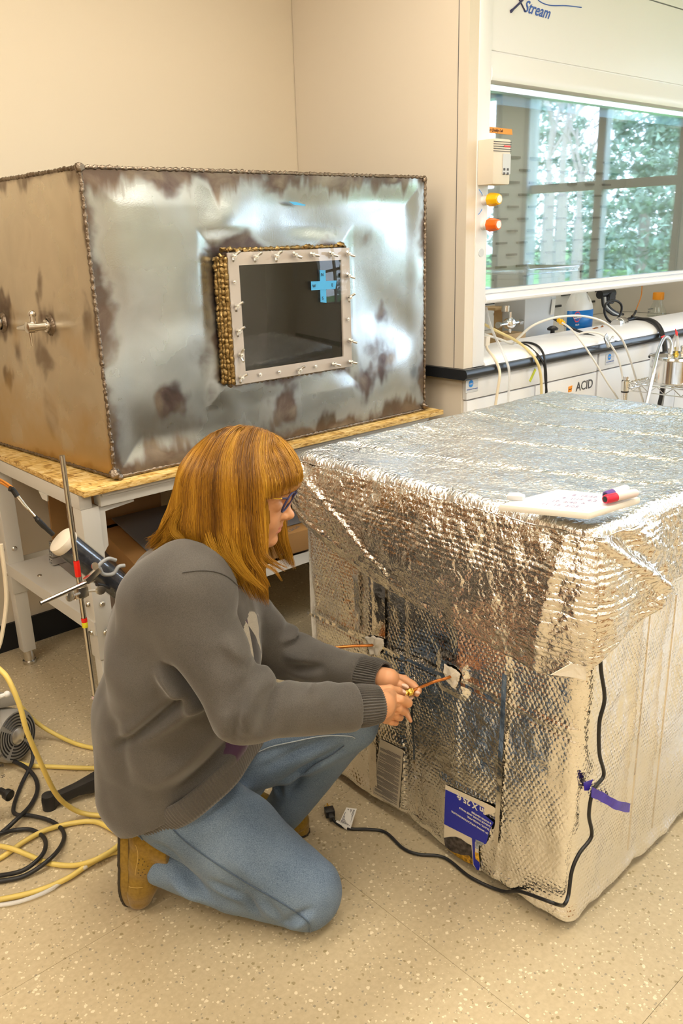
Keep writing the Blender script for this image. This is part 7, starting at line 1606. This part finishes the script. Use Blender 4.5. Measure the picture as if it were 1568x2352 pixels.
# open the face: in front of the fringe line, below the brow
sl_, g_ = R1.sub(R1.lo-1, R1.lo+3); xx, yy, zz = [np.broadcast_to(g, R1.f.shape) for g in g_]
fe = q(608,1200,-.08)[0]; zb = q(650,1130,-.03)[2]
hole = np.maximum.reduce([fe + .0 - xx, zz - zb - .25*(xx-fe)*0, np.abs(yy) - .070])
R1.f = np.maximum(R1.f, -hole).astype(np.float32)
hole2 = np.maximum.reduce([fe - xx, zz - zb, yy - .05]); R1.f = np.maximum(R1.f, -hole2).astype(np.float32)
P, Q = R1.mesh(); P = smooth_verts(P, Q, 2)
def hair_mat():
    m_ = bpy.data.materials.new('ginger_hair'); m_.use_nodes = True; t = m_.node_tree; b = t.nodes['Principled BSDF']
    tc_ = N(t, 'ShaderNodeTexCoord'); mp = N(t, 'ShaderNodeMapping'); mp.inputs['Scale'].default_value = (90, 90, 5); t.links.new(tc_.outputs['Object'], mp.inputs[0])
    n = N(t, 'ShaderNodeTexNoise'); n.inputs['Scale'].default_value = 1; n.inputs['Detail'].default_value = 4; t.links.new(mp.outputs[0], n.inputs['Vector'])
    t.links.new(ramp(t, n.outputs[0], [(.3, (.13,.048,.004)), (.55, (.28,.115,.010)), (.75, (.42,.20,.025))]), b.inputs['Base Color'])
    b.inputs['Roughness'].default_value = .38; b.inputs['Specular IOR Level'].default_value = .5; b.inputs['Anisotropic'].default_value = .5
    return m_
M['hair'] = hair_mat()
hairr = bpy.data.objects.new('hair', None); C.objects.link(hairr); hairr.parent = person; hairr['label'] = 'ginger shoulder-length bob with a straight fringe'
quadmesh('hair_mass', P, Q, M['hair'], hairr)
fs_ = R1.f; gx = np.gradient(fs_, R1.h)
def samp(A, p):
    g_ = (p - R1.lo)/R1.h; g_ = np.clip(g_, 0, np.array(A.shape)-1.01); i = g_.astype(int); fr = g_-i; r_ = 0
    for a in (0,1):
        for b in (0,1):
            for c in (0,1):
                w = (fr[:,0] if a else 1-fr[:,0])*(fr[:,1] if b else 1-fr[:,1])*(fr[:,2] if c else 1-fr[:,2]); r_ = r_ + w*A[i[:,0]+a, i[:,1]+b, i[:,2]+c]
    return r_
rr = np.random.RandomState(11); NS = 12000
nrm = np.cross(P[Q[:,1]]-P[Q[:,0]], P[Q[:,2]]-P[Q[:,0]]); cen = P[Q].mean(1)
zt0 = q(560,1130)[2]
wgt = np.where(cen[:,2] > zt0, 1.0, .45)*(1-.85*((cen[:,1] > .02) & (cen[:,2] < zt0))); pick = rr.choice(len(Q), NS, p=wgt/wgt.sum()); p = cen[pick] + rr.normal(0, .0015, (NS,3))
part = q(590,1000)
STEP = .0085; NSTEP = 44; path = [p.copy()]; ln = rr.uniform(.12, .42, NS)
offs = rr.uniform(.0003, .0032, NS); side = np.where(p[:,1] >= .022, 1, -1); wob = rr.uniform(0, 6.28, NS)
bang = (p[:,0] > q(628,1100)[0]) & (p[:,2] > zb)
for k in range(NSTEP):
    n_ = np.stack([samp(g, p) for g in gx], 1); n_ /= np.linalg.norm(n_, axis=1)[:, None]+1e-6
    g_ = np.tile(np.array([0., 0, -1.]), (NS, 1)); top = np.clip((n_[:,2]-.55)/.4, 0, 1)
    g_[:,1] += side*top*.8; g_[:,0] += np.where(bang, .9, -.25)*top
    low = np.clip((q(0,1225)[2]-p[:,2])/.05, 0, 1); back = np.clip((q(455,1200)[0]-p[:,0])/.04, 0, 1)
    g_[:,0] += low*(1-back)*.30 - back*np.clip((q(0,1190)[2]-p[:,2])/.03, 0, 1)*1.1; g_[:,1] += side*low*.10
    g_[:,0] += .05*np.sin(wob + k*.35)
    t_ = g_ - n_*(g_*n_).sum(1)[:, None]*np.where(low > .6, .3, 1)[:, None]; t_ /= np.linalg.norm(t_, axis=1)[:, None]+1e-6
    p = p + t_*STEP; d_ = samp(fs_, p); corr = np.where(d_ < .06, offs - d_, 0); fre = (low > .75)
    p = p + n_*np.where(fre, 0, corr)[:, None]; path.append(p.copy())
path = np.array(path)                                   # steps x NS x 3
cut = np.clip((ln/STEP).astype(int), 6, NSTEP)
zfx = [q(x_,1250,-.08)[0] for x_ in (340,420,470,520,570,620)]; zfz = [q(500,y_,-.08)[2] for y_ in (1262,1250,1262,1305,1345,1362)]; zj = rr.uniform(-.012, .030, NS)
vs = []; fs2 = []; vc = []; base_ = 0; pm_ = path[12]; tone0 = fbm(pm_[:,0]*42, pm_[:,1]*42, 0*pm_[:,0]+2, 3)
for i in range(NS):
    n_ = cut[i]; pp_ = path[:n_+1, i]
    if bang[i]:
        lim_ = zb + .007 + rr.uniform(0, .012); bl_m = pp_[:,2] < lim_
        if bl_m.any(): pp_ = pp_[:np.argmax(bl_m)]
    else:
        inface = (pp_[:,0] > fe+.004) & (pp_[:,2] < zb) & (pp_[:,1] < .06)
        if inface.any(): pp_ = pp_[:max(2, np.argmax(inface))]
        below = (pp_[:,2] < np.interp(pp_[:,0], zfx, zfz) + zj[i])
        if below.any(): pp_ = pp_[:max(2, np.argmax(below)+1)]
    m_ = len(pp_)
    if m_ < 4: continue
    if rr.rand() < .5 or True:
        idx_ = np.unique(np.linspace(0, m_-1, max(4, m_//2)).astype(int)); pp_ = pp_[idx_]; m_ = len(pp_)
    tan = np.gradient(pp_, axis=0); tan /= np.linalg.norm(tan, axis=1)[:, None]+1e-9
    e1 = np.cross(tan, [0.3,1,0.2]); e1 /= np.linalg.norm(e1, axis=1)[:, None]+1e-9; e2 = np.cross(tan, e1)
    tt_ = np.linspace(0, 1, m_); rad = .00062*(1-.8*tt_**2)*np.clip(.15+tt_*6, 0, 1)*rr.uniform(.6, 1.4)
    rg = np.stack([pp_ + (e1*math.cos(a)+e2*math.sin(a))*rad[:, None] for a in (0, 2.094, 4.189)], 1); vs.append(rg.reshape(-1, 3))
    J_ = np.arange(m_-1)[:, None]*3; K_ = np.arange(3)[None]; K2 = (K_+1) % 3
    fs2.append((np.stack([J_+K_, J_+K2, J_+3+K2, J_+3+K_], -1).reshape(-1, 4)) + base_); vc.append(np.full(m_*3, np.clip(.5 + .8*tone0[i] + rr.normal(0, .13), 0, 1))); base_ += m_*3
def lock(pts, w, n_, tone, spread=.5):
    global base_
    P_ = np.array([list(v) for v in spl([Vector(q(*p)) for p in pts], 5)]); m_ = len(P_); tt = np.linspace(0, 1, m_)
    tan = np.gradient(P_, axis=0); tan /= np.linalg.norm(tan, axis=1)[:, None]; e1 = np.cross(tan, [0,1,0]); e1 /= np.linalg.norm(e1, axis=1)[:, None]+1e-9; e2 = np.cross(tan, e1)
    for _ in range(n_):
        a, b = rr.normal(0, .5, 2); k = rr.uniform(.75, 1.05); env = np.clip(.5+tt*2, 0, 1)*(1 - (1-spread)*tt)
        C_ = P_ + e1*(a*w*env)[:, None] + e2*(b*w*.4*env)[:, None] + e1*(.0012*np.sin(tt*7+rr.uniform(0, 6)))[:, None]; mm = min(m_, max(4, int(m_*k)))
        C_ = C_[:mm]
        rad = .00055*np.clip((tt[:mm]-rr.uniform(0, .35))*4, .02, 1)*(1-.85*(np.arange(mm)/mm)**2)
        rg = np.stack([C_ + (e1[:mm]*math.cos(t_)+e2[:mm]*math.sin(t_))*rad[:, None] for t_ in (0, 2.094, 4.189)], 1); vs.append(rg.reshape(-1, 3))
        J_ = np.arange(mm-1)[:, None]*3; K_ = np.arange(3)[None]; K2 = (K_+1) % 3
        fs2.append(np.stack([J_+K_, J_+K2, J_+3+K2, J_+3+K_], -1).reshape(-1, 4) + base_); vc.append(np.full(mm*3, np.clip(tone + rr.normal(0, .15), 0, 1))); base_ += mm*3
for pts, w, n_, tn in (
    ([(436,1130,-.075),(408,1180,-.085),(398,1215,-.090),(415,1236,-.095),(445,1240,-.10)], .011, 90, .75),
    ([(425,1150,-.06),(395,1195,-.06),(365,1232,-.05),(336,1262,-.04)], .013, 120, .7), ([(420,1170,-.03),(385,1215,-.03),(345,1248,-.02)], .016, 110, .6), ([(430,1190,-.07),(400,1225,-.07),(372,1250,-.06),(352,1266,-.05)], .010, 80, .8), ([(405,1190,.0),(370,1225,.0),(335,1240,.01)], .010, 50, .5),
    ([(455,1160,-.095),(455,1210,-.105),(475,1250,-.112),(485,1278,-.115)], .009, 70, .65), ([(470,1180,-.10),(480,1240,-.115),(510,1290,-.120),(545,1328,-.115)], .011, 110, .8),
    ([(500,1200,-.11),(515,1260,-.120),(548,1310,-.120),(585,1345,-.112)], .011, 110, .7), ([(530,1220,-.115),(545,1280,-.120),(575,1325,-.115),(608,1358,-.108)], .010, 110, .85), ([(560,1200,-.115),(572,1270,-.118),(598,1315,-.110),(618,1348,-.10)], .009, 90, .6),
    ([(590,1200,-.105),(598,1262,-.105),(622,1292,-.095),(655,1312,-.085)], .007, 60, .5), ([(598,1220,-.10),(606,1268,-.098),(632,1290,-.09),(664,1305,-.08)], .004, 25, .6), ([(580,1240,-.11),(600,1290,-.105),(630,1310,-.10),(648,1335,-.09)], .005, 30, .6),
    ([(650,1150,.075),(655,1200,.085),(652,1250,.090),(662,1290,.088)], .008, 70, .55), ([(640,1180,.08),(646,1240,.088),(655,1275,.088),(668,1300,.085)], .007, 50, .6)):
    lock(pts, w, n_, tn)
hm2 = M['hair'].copy(); hm2.name = 'ginger_strands'; t = hm2.node_tree; b = t.nodes['Principled BSDF']; at = N(t, 'ShaderNodeAttribute'); at.attribute_name = 'tone'
t.links.new(ramp(t, at.outputs['Fac'], [(0, (.12,.045,.003)), (.35, (.27,.115,.006)), (.7, (.42,.20,.012)), (1, (.62,.34,.035))]), b.inputs['Base Color'])
so = quadmesh('hair_strands', np.concatenate(vs), np.concatenate(fs2), hm2, hairr); so['kind'] = 'stuff'; setcol(so, 'tone', np.repeat(np.concatenate(vc)[:, None], 3, 1))
